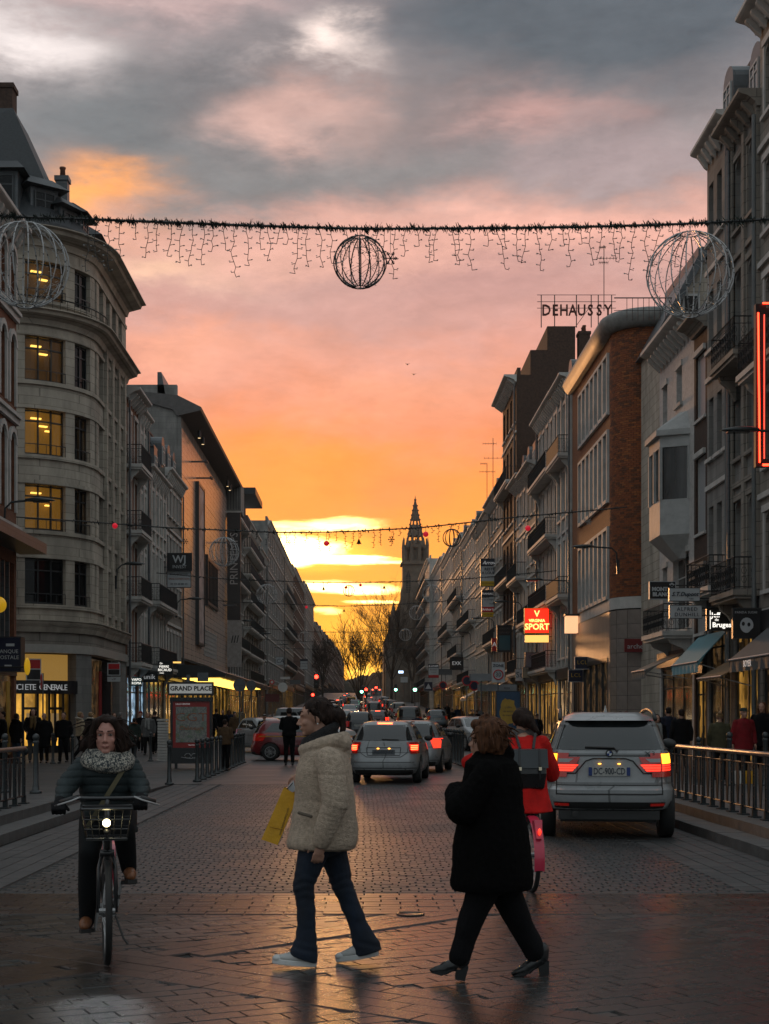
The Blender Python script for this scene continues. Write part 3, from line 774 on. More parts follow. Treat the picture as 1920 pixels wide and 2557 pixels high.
# storey cornices (the two strongly projecting ones)
for (z, out, h) in ((18.25, .75, .55), (21.55, 1.0, .6), (5.55, .35, .5)):
    cb = MB(); sweep(cb, [(0, z-h), (.1, z-h), (.18, z-h*.6), (out*.75, z-h*.35), (out*.8, z-h*.12), (out, z-.04), (out, z), (0.0, z), (-.4, z), (-.4, z-h)], n=18)
    cb.obj('cornice', M_cream, B_)
def arc_window(a0, a1, s_, h_, lit, mull=4):
    n = 4; pts = [bpt(a0+(a1-a0)*i/n, -.22) for i in range(n+1)]
    fb = MB()
    def bar_(a, w_, z0, z1, o0=-.27, o1=-.17): wedge(fb, a-w_, a+w_, o0, o1, z0, z1, 1)
    for z in (s_+.04, h_-.10, h_-.52): wedge(fb, a0, a1, -.26, -.18, z, z+.06)
    for i in range(mull): bar_(a0+(a1-a0)*i/(mull-1), .5, s_, h_)
    wedge(fb, a0, a1, .0, .03, s_+.42, s_+.455)
    for i in range(5): bar_(a0+(a1-a0)*i/4, .15, s_, s_+.45, 0, .02)
    f = fb.obj('window', M_dfr, B_)
    pb = MB(); wedge(pb, a0, a1, -.25, -.22, s_, h_); pb.obj('pane', lit, f)
    return f
M_off = mat('office_room_glow', (.16, .10, .03), .8, var=.3, vscale=.8, emit=(1.0, .46, .06), es=.13)
M_offd = mat('dim_office_room', (.10, .07, .04), .8, var=.3, vscale=.8, emit=(1.0, .45, .10), es=.035)
glasst = mat('clear_window_glass', (.02, .02, .02), .04, var=0, spec=.6, alpha=.22)
for k_, (s_, h_) in enumerate(rows):
    lit = glasst if k_ in (1, 2, 3, 4) else M_glassd
    arc_window(-71, -42, s_, h_, lit); arc_window(-34, -16, s_, h_, glasst if k_ in (1, 2) else M_glassd, 3)
    if k_ in (1, 2, 3, 4):   # rooms behind the glass
        rb = MB(); wedge(rb, -76, -30, -.74, -.72, s_-.1, h_+.1); rb.obj('room_wall', M_off if k_ in (1, 2) else M_offd, B_)
        for (a, z, w_) in ((-61, h_-.32, 4.2), (-55, h_-.62, 3.6), (-50.5, h_-.8, 2.4))[:2 if k_ > 2 else 3]:
            lb = MB(); wedge(lb, a-w_, a+w_, -.66, -.5, z, z+.05); lb.obj('ceiling_light', M_tube, B_)
    for (y0, y1) in ((.35, 1.35), (2.05, 3.0), (3.6, 4.6), (5.3, 6.3)):
        w = y1-y0; ms = win_mesh(w, h_-s_, 'dark'); q = link('window', ms[0], B_, (RAD-.2, y0, s_), (0, 0, R(90))); link('pane', ms[1], q)
mb = MB()
for i in range(19): a = -90+i*5; mb.tube([(*bpt(a, .45), 18.3), (*bpt(a, .45), 18.75)], .012, 3)
mb.tube([(*bpt(a, .45), 18.75) for a in range(-90, 1, 5)], .03, 4); mb.tube([(*bpt(a, .45), 18.5) for a in range(-90, 1, 5)], .012, 4); mb.obj('railing', M_iron, B_)
# slate roof with dormers
rf = MB()
rs = []
for (ins, z) in ((.1, 21.5), (.15, 22.1), (2.2, 25.0), (3.0, 26.0)):
    ring = [(-9, -(RAD-ins)*1.0, z)]
    for i in range(9): a = -90+i*11.25; ring.append((math.cos(R(a))*max(.05, RAD-ins), math.sin(R(a))*max(.05, RAD-ins), z))
    ring.append((RAD-ins, 7.3, z)); ring.append((-9, 7.3, z)); rs.append(ring)
rf.rings(rs); rf.obj('roof', M_slate, B_)
# tall pavilion roof towards the left edge of the picture
rf = MB(); rf.rings([[(-9, -3.3, 21.5), (2.9, -2.0, 21.5), (2.9, 3.5, 21.5), (-9, 3.5, 21.5)], [(-8, -2.4, 23.5), (1.9, -1.7, 23.5), (1.9, 3, 23.5), (-8, 3, 23.5)], [(-6.5, -.8, 27.6), (.05, -.8, 27.6), (.05, 2, 27.6), (-6.5, 2, 27.6)]]); rf.obj('roof', M_slate, B_)
def big_dormer(x, y, z, w, h, ry):
    M = Matrix.Translation((x, y, z)) @ Matrix.Rotation(ry, 4, 'Z')
    mb = MB(); mb.T = M; mb.box(-w/2, w/2, 0, 2.0, 0, h); d = mb.obj('dormer', M_zinc, B_)
    hb = MB(); hb.T = M; hb.rings([[(-w/2-.35, -.4, h), (w/2+.35, -.4, h), (w/2+.35, 2.1, h), (-w/2-.35, 2.1, h)], [(-w/2+.1, .35, h+.55), (w/2-.1, .35, h+.55), (w/2-.1, 2.1, h+.7), (-w/2+.1, 2.1, h+.7)]]); hb.obj('roof', M_slate, d)
    ms = win_mesh(w-.3, h-.25, 'office'); q = link('window', ms[0], d); q.matrix_basis = M @ Matrix.Translation((-w/2+.15, -.08, .1)); link('pane', ms[1], q)
big_dormer(-.35, -3.1, 22.3, 2.3, 1.75, 0)
big_dormer(*bpt(-52, -.75), 22.1, 1.25, 1.55, R(38)); big_dormer(*bpt(-28, -.6), 21.65, 1.1, 1.4, R(62)); big_dormer(*bpt(-5, -.5), 21.65, 1.1, 1.4, R(85))
big_dormer(3.0, 2.6, 21.65, 1.1, 1.4, R(90)); big_dormer(3.0, 5.2, 21.65, 1.1, 1.4, R(90))
chimney(B_, -1.1, -.3, 26, 28.9, 1.0, .8, 0, M_brick_d); chimney(B_, 1.6, .5, 23, 25.2, .5, .5, 1, M_zinc)
# ground floor: stone band, columns, glazed bank
gb = MB(); sweep(gb, [(0, 4.5), (0, 5.3), (-.6, 5.3), (-.6, 4.5)]); gb.obj('wall', M_cream2, B_)
gb = MB(); sweep(gb, [(.12, 4.2), (.12, 4.55), (-.4, 4.55), (-.4, 4.2)]); gb.obj('fascia', mat('pale_metal_fascia', (.33, .31, .28), .5, var=.1), B_)
gb = MB(); wedge(gb, -33, -15, -.5, .05, 0, 4.2); gb.obj('column', M_grey, B_); gb = MB(); gb.box(RAD-.5, RAD+.03, 5.6, 7.5, 0, 4.2); gb.obj('column', M_grey, B_)
gl = MB(); wedge(gl, -78, -36, -.3, -.28, 2.55, 4.15, 6); g_ = gl.obj('upper_window', mat('lit_bank_hall', (.20, .13, .05), .5, var=.15, vscale=.5, emit=(1, .55, .12), es=.16), B_)
fb = MB(); wedge(fb, -78, -33.5, -.2, .16, 1.95+.55, 2.5+.55, 8); fas_sg = fb.obj('fascia', M_blk, B_)
M_bank = shop_mat('bank_lobby_light', (1.0, .50, .07), 1.3, (.8, .8, .45), .45)
gl = MB(); wedge(gl, -78, -36, -.38, -.36, .05, 2.5, 6); gl.obj('pane', M_bank, B_)
db = MB()
for a in (-78, -72, -62, -53.5, -49, -42.5, -37): wedge(db, a-.9, a+.9, -.4, -.1, 0, 2.5, 1)
wedge(db, -72, -62, -.38, -.2, 1.85, 1.95); wedge(db, -52, -43, -.38, -.2, 1.85, 1.95); wedge(db, -78, -36, -.4, -.12, 0, .35, 6); db.obj('door_frame', M_blk, B_)
ab = MB(); wedge(ab, -51, -46, -.3, -.12, .7, 1.7); wedge(ab, -69.5, -65, -.3, -.12, .7, 1.7)
ab.obj('cash_machine', mat('machine_grey', (.2, .19, .17), .5, emit=(1, .6, .2), es=.12), B_)
mb = MB(); wedge(mb, -14, 0, -.4, -.38, .1, 4.1, 3); mb.box(RAD-.4, RAD-.38, 0, 5.6, .1, 4.1); mb.obj('pane', M_dim, B_)
mb = MB(); mb.box(RAD-.38, RAD+.05, 3.1, 3.5, 0, 4.1); mb.obj('door_frame', M_blk, B_)
mb = MB(); mb.box(RAD-.36, RAD-.3, 2.3, 2.8, .2, 3.6); mb.obj('banner', mat('red_banner', (.30, .02, .02), .6), B_)
def on_arc(txt, size, z, a0, a1, m, o=.17):
    n = len(txt)
    for i, ch in enumerate(txt):
        if ch == ' ': continue
        a = a0+(a1-a0)*i/(n-1); p_ = bpt(a, o); text(ch, size, m, fas_sg, (p_[0], p_[1], z), (PI/2, 0, R(a+90)))
M_letw = mat('white_letters', (.75, .75, .75), .5, var=0, emit=(.9, .9, .9), es=.12)
M_letlit = mat('lit_white_letters', (.8, .8, .8), .5, var=0, emit=(1, .95, .85), es=.9)
on_arc('SOCIETE GENERALE', .34, 2.76, -79.8, -43.5, M_letw)
# bank logo box in the upper window
M_red = mat('sign_red', (.45, .012, .015), .5, var=.05); M_black = mat('sign_black', (.008, .008, .009), .45, var=.05); M_whit = mat('sign_white', (.62, .62, .60), .5, var=.05)
lb = MB(); wedge(lb, -70, -59.5, -.2, -.1, 2.95+.1, 3.95, 2); l_ = lb.obj('bank_logo', M_whit, B_)
lb = MB(); wedge(lb, -69.3, -60.2, -.1, -.08, 3.55, 3.9, 2); lb.obj('red_half', M_red, l_); lb = MB(); wedge(lb, -69.3, -60.2, -.1, -.08, 3.1, 3.5, 2); lb.obj('black_half', M_black, l_)
t_ = text('NOCIBÉ', .36, M_letlit, B_, (RAD+.12, 4.3, 3.9), (PI/2, 0, R(90)), name='lettering')

M_bp = mat('dull_balcony_panel', (.022, .026, .028), .9, var=.2, spec=.05)
# C..E: narrow houses before the department store
house(-1, 70.2, 74.0, 'narrow terracotta house with dark balconies stacked beside the cream corner building', 17.6, M_terra, nf=4, nb=2, ww=.9, rh=2.6, dorm=0, bal=(0, 1, 2, 3), chim=((.75, 2),), ornate=True, glass=M_litc, out=.7, seed=1, bpanel=M_bp)
house(-1, 74.0, 76.6, 'slim cream house with paired arched windows next to the terracotta house', 17.3, M_cream, nf=4, nb=2, ww=.55, arch=.25, rh=1.8, dorm=0, chim=(), glass=M_litc, pil=True, seed=2)
house(-1, 76.6, 84.0, 'ornate cream house with a long dark balcony and railed roof terrace', 15.0, M_cream, nf=3, nb=5, ww=.75, arch=.3, rh=2.3, dorm=2, dk='flat', bal=(0, 1), ornate=True, chim=(), glass=M_dim, pil=True, seed=3, bpanel=M_bp)
house(-1, 84.0, 91.4, 'weathered stone house with three round-topped zinc dormers beside the grey blank wall', 16.1, M_cream2, nf=4, nb=5, ww=.7, rh=2.3, dorm=3, chim=(), glass=M_lity, seed=4)

# department store: grey party wall, pale panelled street wall, flying roof
S_ = thing('department_store', 'pale windowless department store wall glowing pink and orange under a flying roof', 'building', (-11.5, 91.4, road_z(91.4)), R(90))
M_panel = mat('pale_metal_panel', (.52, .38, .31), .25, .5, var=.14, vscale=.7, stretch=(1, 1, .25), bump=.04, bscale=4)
Ls = 31.0
mb = MB(); mb.box(.0, .4, .26, 12, 0, 22.2); mb.obj('party_wall', M_grey, S_)
mb = MB(); mb.box(0.02, Ls, 1.0, 12, 0, 21.0); mb.obj('core', M_grey, S_)
nP = 13
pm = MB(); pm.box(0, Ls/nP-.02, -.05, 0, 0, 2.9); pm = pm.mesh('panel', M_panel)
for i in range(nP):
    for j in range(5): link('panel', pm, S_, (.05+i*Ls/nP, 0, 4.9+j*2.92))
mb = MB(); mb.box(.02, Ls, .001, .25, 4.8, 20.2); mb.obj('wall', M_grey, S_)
mb = MB(); mb.prism([(-1.25, 20.55), (-1.3, 20.75), (.2, 21.5), (3, 21.8), (3, 21.3), (.5, 20.6), (.2, 20.2)], -.15, Ls+.4, 'x'); mb.obj('flying_roof', mat('roof_soffit', (.10, .09, .085), .6, var=.2), S_)
mb = MB(); mb.prism([(1.0, 21.6), (1.25, 23.0), (1.5, 23.0), (1.5, 21.4)], .0, 9.5, 'x'); mb.obj('roof_screen', M_zinc, S_)
for u in (4.0, 6.2, 24.0, 26.0):
    mb = MB(); mb.tube([(u, -.7, 20.6), (u, -.7, 20.1)], .015, 4); mb.lathe([(.02, .0), (.13, -.05), (.13, -.5), (.02, -.5)], 8, u, -.7, 20.1); l_ = mb.obj('hanging_spotlight', M_iron, S_)
    mb = MB(); mb.lathe([(.10, 0), (.02, -.02)], 8, u, -.7, 19.58); mb.obj('bulb', mat('spot_bulb', (1, .8, .5), .5, var=0, emit=(1, .7, .35), es=6 if u in (6.2, 26.0) else 1), l_)
for (u, z) in ((5.0, 18.2), (8.0, 17.6), (20.0, 14.6), (27, 10.3)):
    mb = MB(); mb.box(u-.06, u+.06, -1.2, .0, z-.05, z+.05); mb.box(u-.5, u+.5, -1.15, -1.02, z-.04, z+.04); mb.obj('bracket_arm', M_zinc, S_)
mb = MB(); mb.box(7.4, 7.6, -.30, -.0, 6.1, 17.3); mb.box(11.0, 11.2, -.30, 0, 6.1, 17.3); mb.box(7.6, 11.0, -.28, -.18, 17.1, 17.3); mb.box(7.6, 11, -.28, -.18, 6.1, 6.3); o = mb.obj('banner_frame', M_dfr, S_)
mb = MB(); mb.box(7.6, 11.0, -.24, -.20, 6.3, 17.1); mb.obj('banner', mat('pale_banner', (.42, .34, .32), .6, var=.5, vscale=1.2), o)
mb = MB()
for i in range(9): mb.box(13.2+i*.95, 13.3+i*.95, -.25, -.06, 9.6, 12.6)
mb.box(13.0, 21.9, -.25, -.06, 12.6, 12.8); mb.box(13.0, 21.9, -.25, -.06, 9.4, 9.6); mb.box(12.8, 13.0, -.35, -.06, 9.2, 12.9)
o = mb.obj('window', M_dfr, S_); mb = MB(); mb.box(13, 21.9, -.1, -.055, 9.6, 12.6); mb.obj('pane', mat('sky_lit_glass', (.10, .07, .05), .05, .6, var=0, spec=1.0), o)
mb = MB()
for i in range(12): mb.box(13+i*.75, 13.05+i*.75, -.09, -.052, 4.3+1.3, 6.2+1.3)
for j in range(7): mb.box(13, 21.6, -.085, -.052, 5.6+j*.31, 5.63+j*.31)
mb.obj('vent_grille', M_wfr, S_)
# marquee with glowing underside
mb = MB(); mb.prism([(-3.2, 3.55), (-3.3, 3.75), (-2.2, 4.2), (0, 4.35), (0, 3.5)], -4.5, Ls+6, 'x'); o = mb.obj('marquee', M_dfr, S_)
for i in range(12):
    mb = MB(); mb.box(-3.4+i*3, -1.4+i*3, -2.8, -.5, 3.47, 3.5); mb.obj('marquee_light', mat('marquee_glow', (1, .7, .2), .5, var=0, emit=(1, .60, .10), es=2.0), o)
mb = MB(); mb.tube([(-4.5, -3.32, 3.77), (Ls+6, -3.32, 3.77)], .04, 5); mb.obj('marquee_edge', M_zinc, o)
mb = MB(); mb.box(.1, Ls, .05, .08, .2, 3.4); mb.obj('pane', M_lity, S_)
for i in range(11): mb = MB(); mb.box(.1+i*3.0, .45+i*3.0, -.1, .1, 0, 3.5); mb.obj('column', M_dfr, S_)
# vertical projecting sign
V_ = thing('vertical_sign', 'tall dark vertical PRINTEMPS sign projecting from the pale department store wall', 'sign', (px(567, 121), 121.0, road_z(121)), 0)
s = 3600/121; zz = lambda y: pz(y, 121)-road_z(121)
mb = MB(); mb.box(0, 1.12, 0, .35, zz(1548), zz(1280)); mb.obj('sign_panel', mat('sign_charcoal', (.045, .038, .036), .5), V_)
mb = MB(); mb.box(-.1, 1.3, -.05, .4, zz(1280), zz(1276)); mb.obj('sign_cap', M_trim, V_)
text('PRINTEMPS', .95, mat('sign_grey_letters', (.42, .38, .36), .5, var=0), V_, (.60, -.02, zz(1395)), (PI/2, -PI/2, 0), sx=.93)
mb = MB(); mb.box(.0, 1.2, 0, .3, zz(1665), zz(1549)); mb.obj('lower_panel', mat('banner_white', (.33, .30, .28), .6, var=.2), V_)
text('III', .9, M_black, V_, (.60, -.02, zz(1597)), (PI/2, 0, 0), shear=.2)
mb = MB(); mb.box(-.1, 1.1, .6, 4, zz(1276), zz(1203)); mb.obj('glazed_box', M_grey, V_)
for i in range(5): mb = MB(); mb.box(i*.23, .05+i*.23, .55, .6, zz(1270), zz(1215)); mb.obj('mullion', M_dfr, V_)

# further down the left side
h_ = house(-1, 122.6, 139.0, 'dark concrete block with a flat projecting roof slab beyond the store', 22.6, M_grey, nf=6, nb=6, ww=1.2, roof='flat', chim=(), corn=False, glass=M_lity, seed=5, surround=False, bal=(1, 3, 5))
mb = MB(); mb.box(8, 17.2, -1.8, 3, 20.9, 21.5); mb.obj('roof_slab', M_dfr, h_)
house(-1, 139.0, 159.0, 'pale flats with stacked balconies beyond the flat roof slab', 21.0, M_cream2, nf=6, nb=6, ww=1.3, roof='flat', chim=((.5, 2),), glass=M_lity, seed=6, surround=False, bal=(0, 1, 2, 3, 4, 5))
house(-1, 159.0, 172.0, 'sooty brick house in the dip before the tall apartment blocks', 20.2, M_brick_d, nf=5, nb=4, rh=1.6, glass=M_dim, seed=7)
house(-1, 172.0, 206.0, 'tall pale apartment block with flat sunlit top on the left', 25.0, M_grey, nf=7, nb=9, roof='flat', glass=M_dim, seed=8, surround=False, lit=.04, X=11.3)
house(-1, 206.0, 240.0, 'stepped brown apartment block behind the flat-topped one', 25.4, M_cream2, nf=7, nb=9, roof='flat', glass=M_lity, seed=9, surround=False, bal=(1, 3, 5))
house(-1, 240.0, 285.0, 'dark long block with rows of plain windows far down the left side', 26.5, M_brick_d, nf=7, nb=11, roof='flat', glass=M_dim, seed=10, surround=False)
house(-1, 285.0, 340.0, 'far left block topped by a small lantern', 28.0, M_grey, nf=7, nb=10, roof='flat', glass=M_dim, seed=11, surround=False)
for i, (y0, y1, h) in enumerate(((340, 400, 23.5), (400, 480, 25.5), (480, 580, 27.5), (580, 720, 30.5), (720, 900, 34))):
    house(-1, y0, y1, ['hazy left block where the roofs step down', 'hazy left block behind the crown of the bare tree', 'small hazy silhouette house on the left horizon side', 'tiny hazy block near the end of the street, left', 'last hazy block at the left end of the street'][i], h, M_brick_d, nf=5, nb=8, roof='mansard', dorm=4, glass=M_dim, seed=12+i, surround=False, grp='hazy blocks at the end of the street')
# ------------------------------------------------------------------ RIGHT SIDE OF THE STREET
house(1, 24.0, 41.7, 'pinkish brown house with a red neon frame at the right edge', 21.8, M_cream2, nf=5, nb=8, ww=1.1, rh=3.2, dorm=5, dk='gable', bal=(2,), ornate=True, arch=.3, chim=(), ground=4.6, glass=M_dim, seed=20, corn=True, out=.7)
r1b = house(1, 41.7, 44.8, 'grey stone house with arched windows and carved surrounds behind the wire ball', 19.7, M_grey, nf=4, nb=2, ww=.95, rh=2.6, dorm=1, dk='arch', bal=(0, 2), ornate=True, arch=.35, chim=(), ground=5.2, glass=M_lity, seed=21, out=.65, pil=True, trim=M_cream2)
r1a = house(1, 44.8, 48.1, 'tall grey rendered house with bracketed cornice and three plain windows per floor', 20.4, M_grey, nf=4, nb=3, ww=.62, rh=2.4, dorm=1, dk='arch', bal=(0,), ornate=True, chim=(), ground=5.6, glass=M_dim, seed=22, out=.55, surround=False, sill=.9, headgap=.7)
for r_, u in ((r1a, -.08), (r1b, -.1)):
    mb = MB(); mb.tube([(3.2 if r_ is r1a else 3.0, -.15, .2), (3.2 if r_ is r1a else 3.0, -.15, 19.0)], .07, 8); mb.obj('drainpipe', mat('drainpipe_grey', (.12, .13, .13), .5), r_)
# dark brick strip with roller shutters
D_ = thing('town_house', 'narrow dark brick house with white roller shutters beside the drainpipe', 'building', (11.5, 50.0, 0), R(-90))
fl = [dict(z0=0, z1=3.6, wins=[(.2, 1.5, 0, 3.0)])]
for (z0, z1, s_, h_) in ((3.6, 7.6, 4.4, 6.6), (7.6, 11.2, 7.8, 10.4), (11.2, 14.6, 11.7, 13.9)): fl.append(dict(z0=z0, z1=z1, wins=[(.25, 1.4, s_, h_)]))
facade(D_, 1.9, fl, M_brick_d, 14.8)
for f in fl[1:]:
    u, w, s_, h_ = f['wins'][0]; add_window(D_, u, s_, w, h_-s_, 'single', 4, .08)
    mb = MB(); mb.box(u-.1, u+w+.1, -.08, .06, s_-.1, s_-.003); mb.box(u-.05, u+w+.05, -.1, .04, h_+.003, h_+.18); mb.obj('sill', M_trim, D_)
cornice(D_, 1.9, 15.0, M_cream2, .6, .4, False, 0)
shopfront(D_, 1.9, 3.6, M_lity)
# white brick house with the bay window
E_ = thing('town_house', 'white brick house with a projecting timber bay window and carved balcony', 'building', (11.5, 55.8, 0), R(-90))
fl = [dict(z0=0, z1=4.0, wins=[(.3, 5.2, 0, 3.4)]), dict(z0=4.0, z1=8.0, wins=[(.6, .8, 4.9, 7.2), (2.4, 2.6, 4.7, 7.4)]), dict(z0=8.0, z1=11.6, wins=[(.6, .8, 8.6, 10.9)]), dict(z0=11.6, z1=15.2, wins=[(.6, .8, 12.3, 14.1), (3.0, .9, 12.9, 14.2)])]
facade(E_, 5.8, fl, M_brick_w, 15.4)
for f in fl[1:]:
    for (u, w, s_, h_) in f['wins']:
        add_window(E_, u, s_, w, h_-s_, 'cross', 2); mb = MB(); mb.box(u-.12, u+w+.12, -.1, .03, s_-.12, s_-.003); mb.box(u-.1, u+w+.1, -.06, 0, h_+.003, h_+.2); mb.obj('sill', M_trim, E_)
cornice(E_, 5.8, 15.6, M_trim, .75, .6, True, 0)
mb = MB(); mb.prism([(.2, 15.6), (1.6, 17.4), (4.5, 17.8), (9.5, 17.8), (9.5, 15.6)], .01, 5.79, 'x'); mb.obj('roof', M_slate, E_)
bay = MB(); oct_ = [(2.3, 0), (2.75, -.95), (4.65, -.95), (5.1, 0)]
bay.prism([(a, b_) for a, b_ in oct_], 8.0, 9.25, 'z'); bay.prism([(a, b_) for a, b_ in oct_], 11.1, 11.5, 'z')
bay.prism([(2.2, 0), (2.65, -1.1), (4.75, -1.1), (5.2, 0)], 11.5, 11.7, 'z'); bay.rings([[(2.2, 0, 11.7), (2.65, -1.1, 11.7), (4.75, -1.1, 11.7), (5.2, 0, 11.7)], [(2.7, 0, 12.4), (3.0, -.2, 12.4), (4.4, -.2, 12.4), (4.7, 0, 12.4)]])
bay.rings([[(2.9, 0, 7.2), (3.1, -.2, 7.2), (4.3, -.2, 7.2), (4.5, 0, 7.2)], [(2.3, 0, 8.0), (2.75, -.95, 8.0), (4.65, -.95, 8.0), (5.1, 0, 8.0)]])
for (a, b_) in ((2.3, -.02), (2.75, -.93), (3.7, -.95), (4.65, -.93), (5.08, -.02)): bay.box(a-.06, a+.06, b_-.05, b_+.06, 9.25, 11.1)
bo = bay.obj('bay_window', mat('white_timber', (.40, .40, .39), .6, var=.1, dirt=.3), E_)
mb = MB(); mb.prism([(2.36, 0), (2.8, -.88), (4.6, -.88), (5.04, 0)], 9.25, 11.1, 'z'); mb.obj('pane', M_glassc, bo)
balcony(E_, 1.9, 5.5, 4.55, 1.0, True, M_trim, True)
shopfront(E_, 5.8, 4.0, M_dim)
mb = MB(); mb.prism([(-1.6, 0), (-1.6, 0)], 0, 1, 'x') if False else None
# gabled house set back behind the wire ball
G_ = thing('gabled_house', 'pale gabled house rising behind the wire ball, with a dark roof ridge', 'building', (11.4, 58.2, 0), 0)
mb = MB(); mb.prism([(0.6, 0), (.6, 17.0), (2.3, 20.0), (4.2, 20.0), (6.5, 17.5), (6.5, 0)], 0, 6, 'y'); mb.obj('wall', M_cream, G_)
mb = MB(); mb.prism([(.35, 16.8), (2.1, 20.1), (2.1, 20.45), (4.6, 20.45), (4.6, 20.1), (2.45, 20.1), (.6, 16.8)], -.25, 6.2, 'y'); mb.obj('roof', M_zinc, G_)
mb = MB(); mb.box(1.5, 2.2, -.12, .05, 17.2, 18.6); q = mb.obj('window', M_wfr, G_); mb = MB(); mb.box(1.58, 2.12, -.14, -.11, 17.3, 18.5); mb.obj('pane', M_glassc, q)
mb = MB()
for i in range(9): mb.box(-.9+i*.22, -.88+i*.22, -.9, -.88, 17.3, 18.2)
mb.tube([(-1.4, -.9, 18.2), (.9, -.9, 18.2)], .025, 4); mb.tube([(-1.4, -.9, 17.7), (.9, -.9, 17.7)], .012, 4); mb.obj('railing', M_iron, G_)

# the orange brick building with the rounded end
K_ = thing('corner_building', 'orange brick building with rounded corner, rows of white framed windows and stone ground floor', 'building', (10.95, 62.0, 0), 0)
RB = 1.6; HB = 18.6; LB = 13.2
def kpath(o, n=8):
    "outline seen from above, offset o outwards: end wall (facing the camera), round corner, street wall"
    pts = [(12.0, -o), (RB, -o)]
    for i in range(1, n+1): a = R(-90-i*90/n); pts.append((RB+math.cos(a)*(RB+o), RB+math.sin(a)*(RB+o)))
    pts.append((-o, LB)); return pts
def kring(mb, prof, n=8):
    mb.rings([[(p_[0], p_[1], z) for (o, z) in prof for p_ in [kpath(o, n)[i]]] for i in range(n+3)], True, True)
mb = MB()
pts = kpath(0.0)
shell = [(p_[0], p_[1]) for p_ in kpath(-.02)]+[(12.0, LB)]
# end wall + corner solid; street wall pierced
mb.prism([(12, -0.0+.02)]+[q for q in shell[1:10]]+[(-0+.02+.0, RB+.15), (3.0, RB+.15), (3.0, LB), (12, LB)], 6.6, HB, 'z')
krows = [(6.9, 9.9), (11.2, 14.2), (15.1, 17.6)]
mb.obj('wall', M_mort, K_)
mb = MB(); z = 6.6; u0, u1 = RB+.15, LB
for (s_, h_) in krows:
    mb.box(.0, .35, u0, u1, z, s_-.14); mb.box(0, .35, u0, u0+.2, s_-.14, h_+.1); mb.box(0, .35, u1-2.6, u1, s_-.14, h_+.1); z = h_+.1
mb.box(0, .35, u0, u1, z, HB); mb.obj('street_wall', M_brick_o, K_)
mb = MB(); mb.box(.6, 3, u0, LB, 6.6, HB); mb.obj('core', M_dfr, K_)
wu0, wu1 = u0+.2, u1-2.6; nw = 7; pt = (wu1-wu0)/nw
for (s_, h_) in krows:
    for i in range(nw):
        y = wu0+i*pt; fb = MB()
        fb.box(-.12, .22, y, y+.16, s_-.14, h_+.1); fb.box(-.12, .22, y+pt-.14, y+pt-.005, s_-.14, h_+.1); fb.box(-.14, .22, y+.16, y+pt-.14, s_-.14, s_+.02); fb.box(-.12, .22, y+.16, y+pt-.14, h_-.04, h_+.1)
        q = fb.obj('window', M_trim, K_); pb = MB(); pb.box(.16, .18, y+.16, y+pt-.14, s_, h_); pb.obj('pane', M_glassc if (i+int(s_)) % 3 else M_glassd, q)
# bricks of the end wall and rounded corner: the largest ones singly
kp = kpath(0.0, 24); seg = []; acc = 0.0
for i in range(len(kp)-2):
    a, b_ = Vector(kp[i]), Vector(kp[i+1]); seg.append((acc, a, b_)); acc += (b_-a).length
start = 12.0-1.95-RB    # hidden behind the white house beyond this
def kat(s_):
    for (a0, a, b_) in reversed(seg):
        if s_ >= a0: d = (b_-a).normalized(); return a+d*(s_-a0), d
    return Vector(kp[0]), Vector((-1, 0))
bw, bh = .235, .094; bm_ = MB(); bm_.prism([(0, 0), (bw-.012, 0), (bw-.012, bh-.014), (0, bh-.014)], -.028, .01, 'y')
bks = [mat('orange_brick_%s' % nm, c, .8, var=.25, vscale=9, bump=.2, bscale=60) for nm, c in (('mid', (.23, .066, .022)), ('dark', (.125, .044, .020)), ('bright', (.30, .095, .028)))]
singles = [bm_.mesh('brick', q) for q in bks]
nrow = int((HB-6.6)/bh); allb = []; stuff = MB(); cnt = 0
for r_ in range(nrow):
    z = 6.6+r_*bh; s_ = start+(r_ % 2)*bw*.5
    while s_ < acc+.0:
        p_, d = kat(s_+bw/2); ang = math.atan2(d.y, d.x)
        c_ = Matrix.Translation((p_.x, p_.y, z)) @ Matrix.Rotation(ang+PI, 4, 'Z')
        kind = rng.choice(3, p=[.6, .25, .15])
        if 60 <= r_ < 84 and cnt < 300 and s_ < start+3.1:
            o = link('brick', singles[kind], K_); o.matrix_basis = c_ @ Matrix.Translation((-bw/2, -rng.uniform(0, .004), 0)); cnt += 1
        else:
            stuff.cm = int(kind); w2 = bw/2-.006
            vs = [c_ @ Vector(q) for q in ((-w2, -.028, 0), (w2, -.028, 0), (w2, -.028, bh-.014), (-w2, -.028, bh-.014), (-w2, .01, 0), (w2, .01, 0), (w2, .01, bh-.014), (-w2, .01, bh-.014))]
            stuff.add(vs, [(0, 1, 2, 3), (4, 5, 1, 0), (3, 2, 6, 7), (1, 5, 6, 2), (4, 0, 3, 7)])
        s_ += bw
o = stuff.obj('brickwork', bks, K_); o['kind'] = 'stuff'
# rounded metal gutter cornice
gt = MB(); kring(gt, [(0, HB-.25), (.25, HB-.25), (.42, HB-.05), (.52, HB+.2), (.46, HB+.42), (.3, HB+.52), (-.4, HB+.55), (-.4, HB-.25)]); gt.obj('gutter', mat('gutter_metal', (.20, .20, .19), .65, .0, var=.25), K_, True)
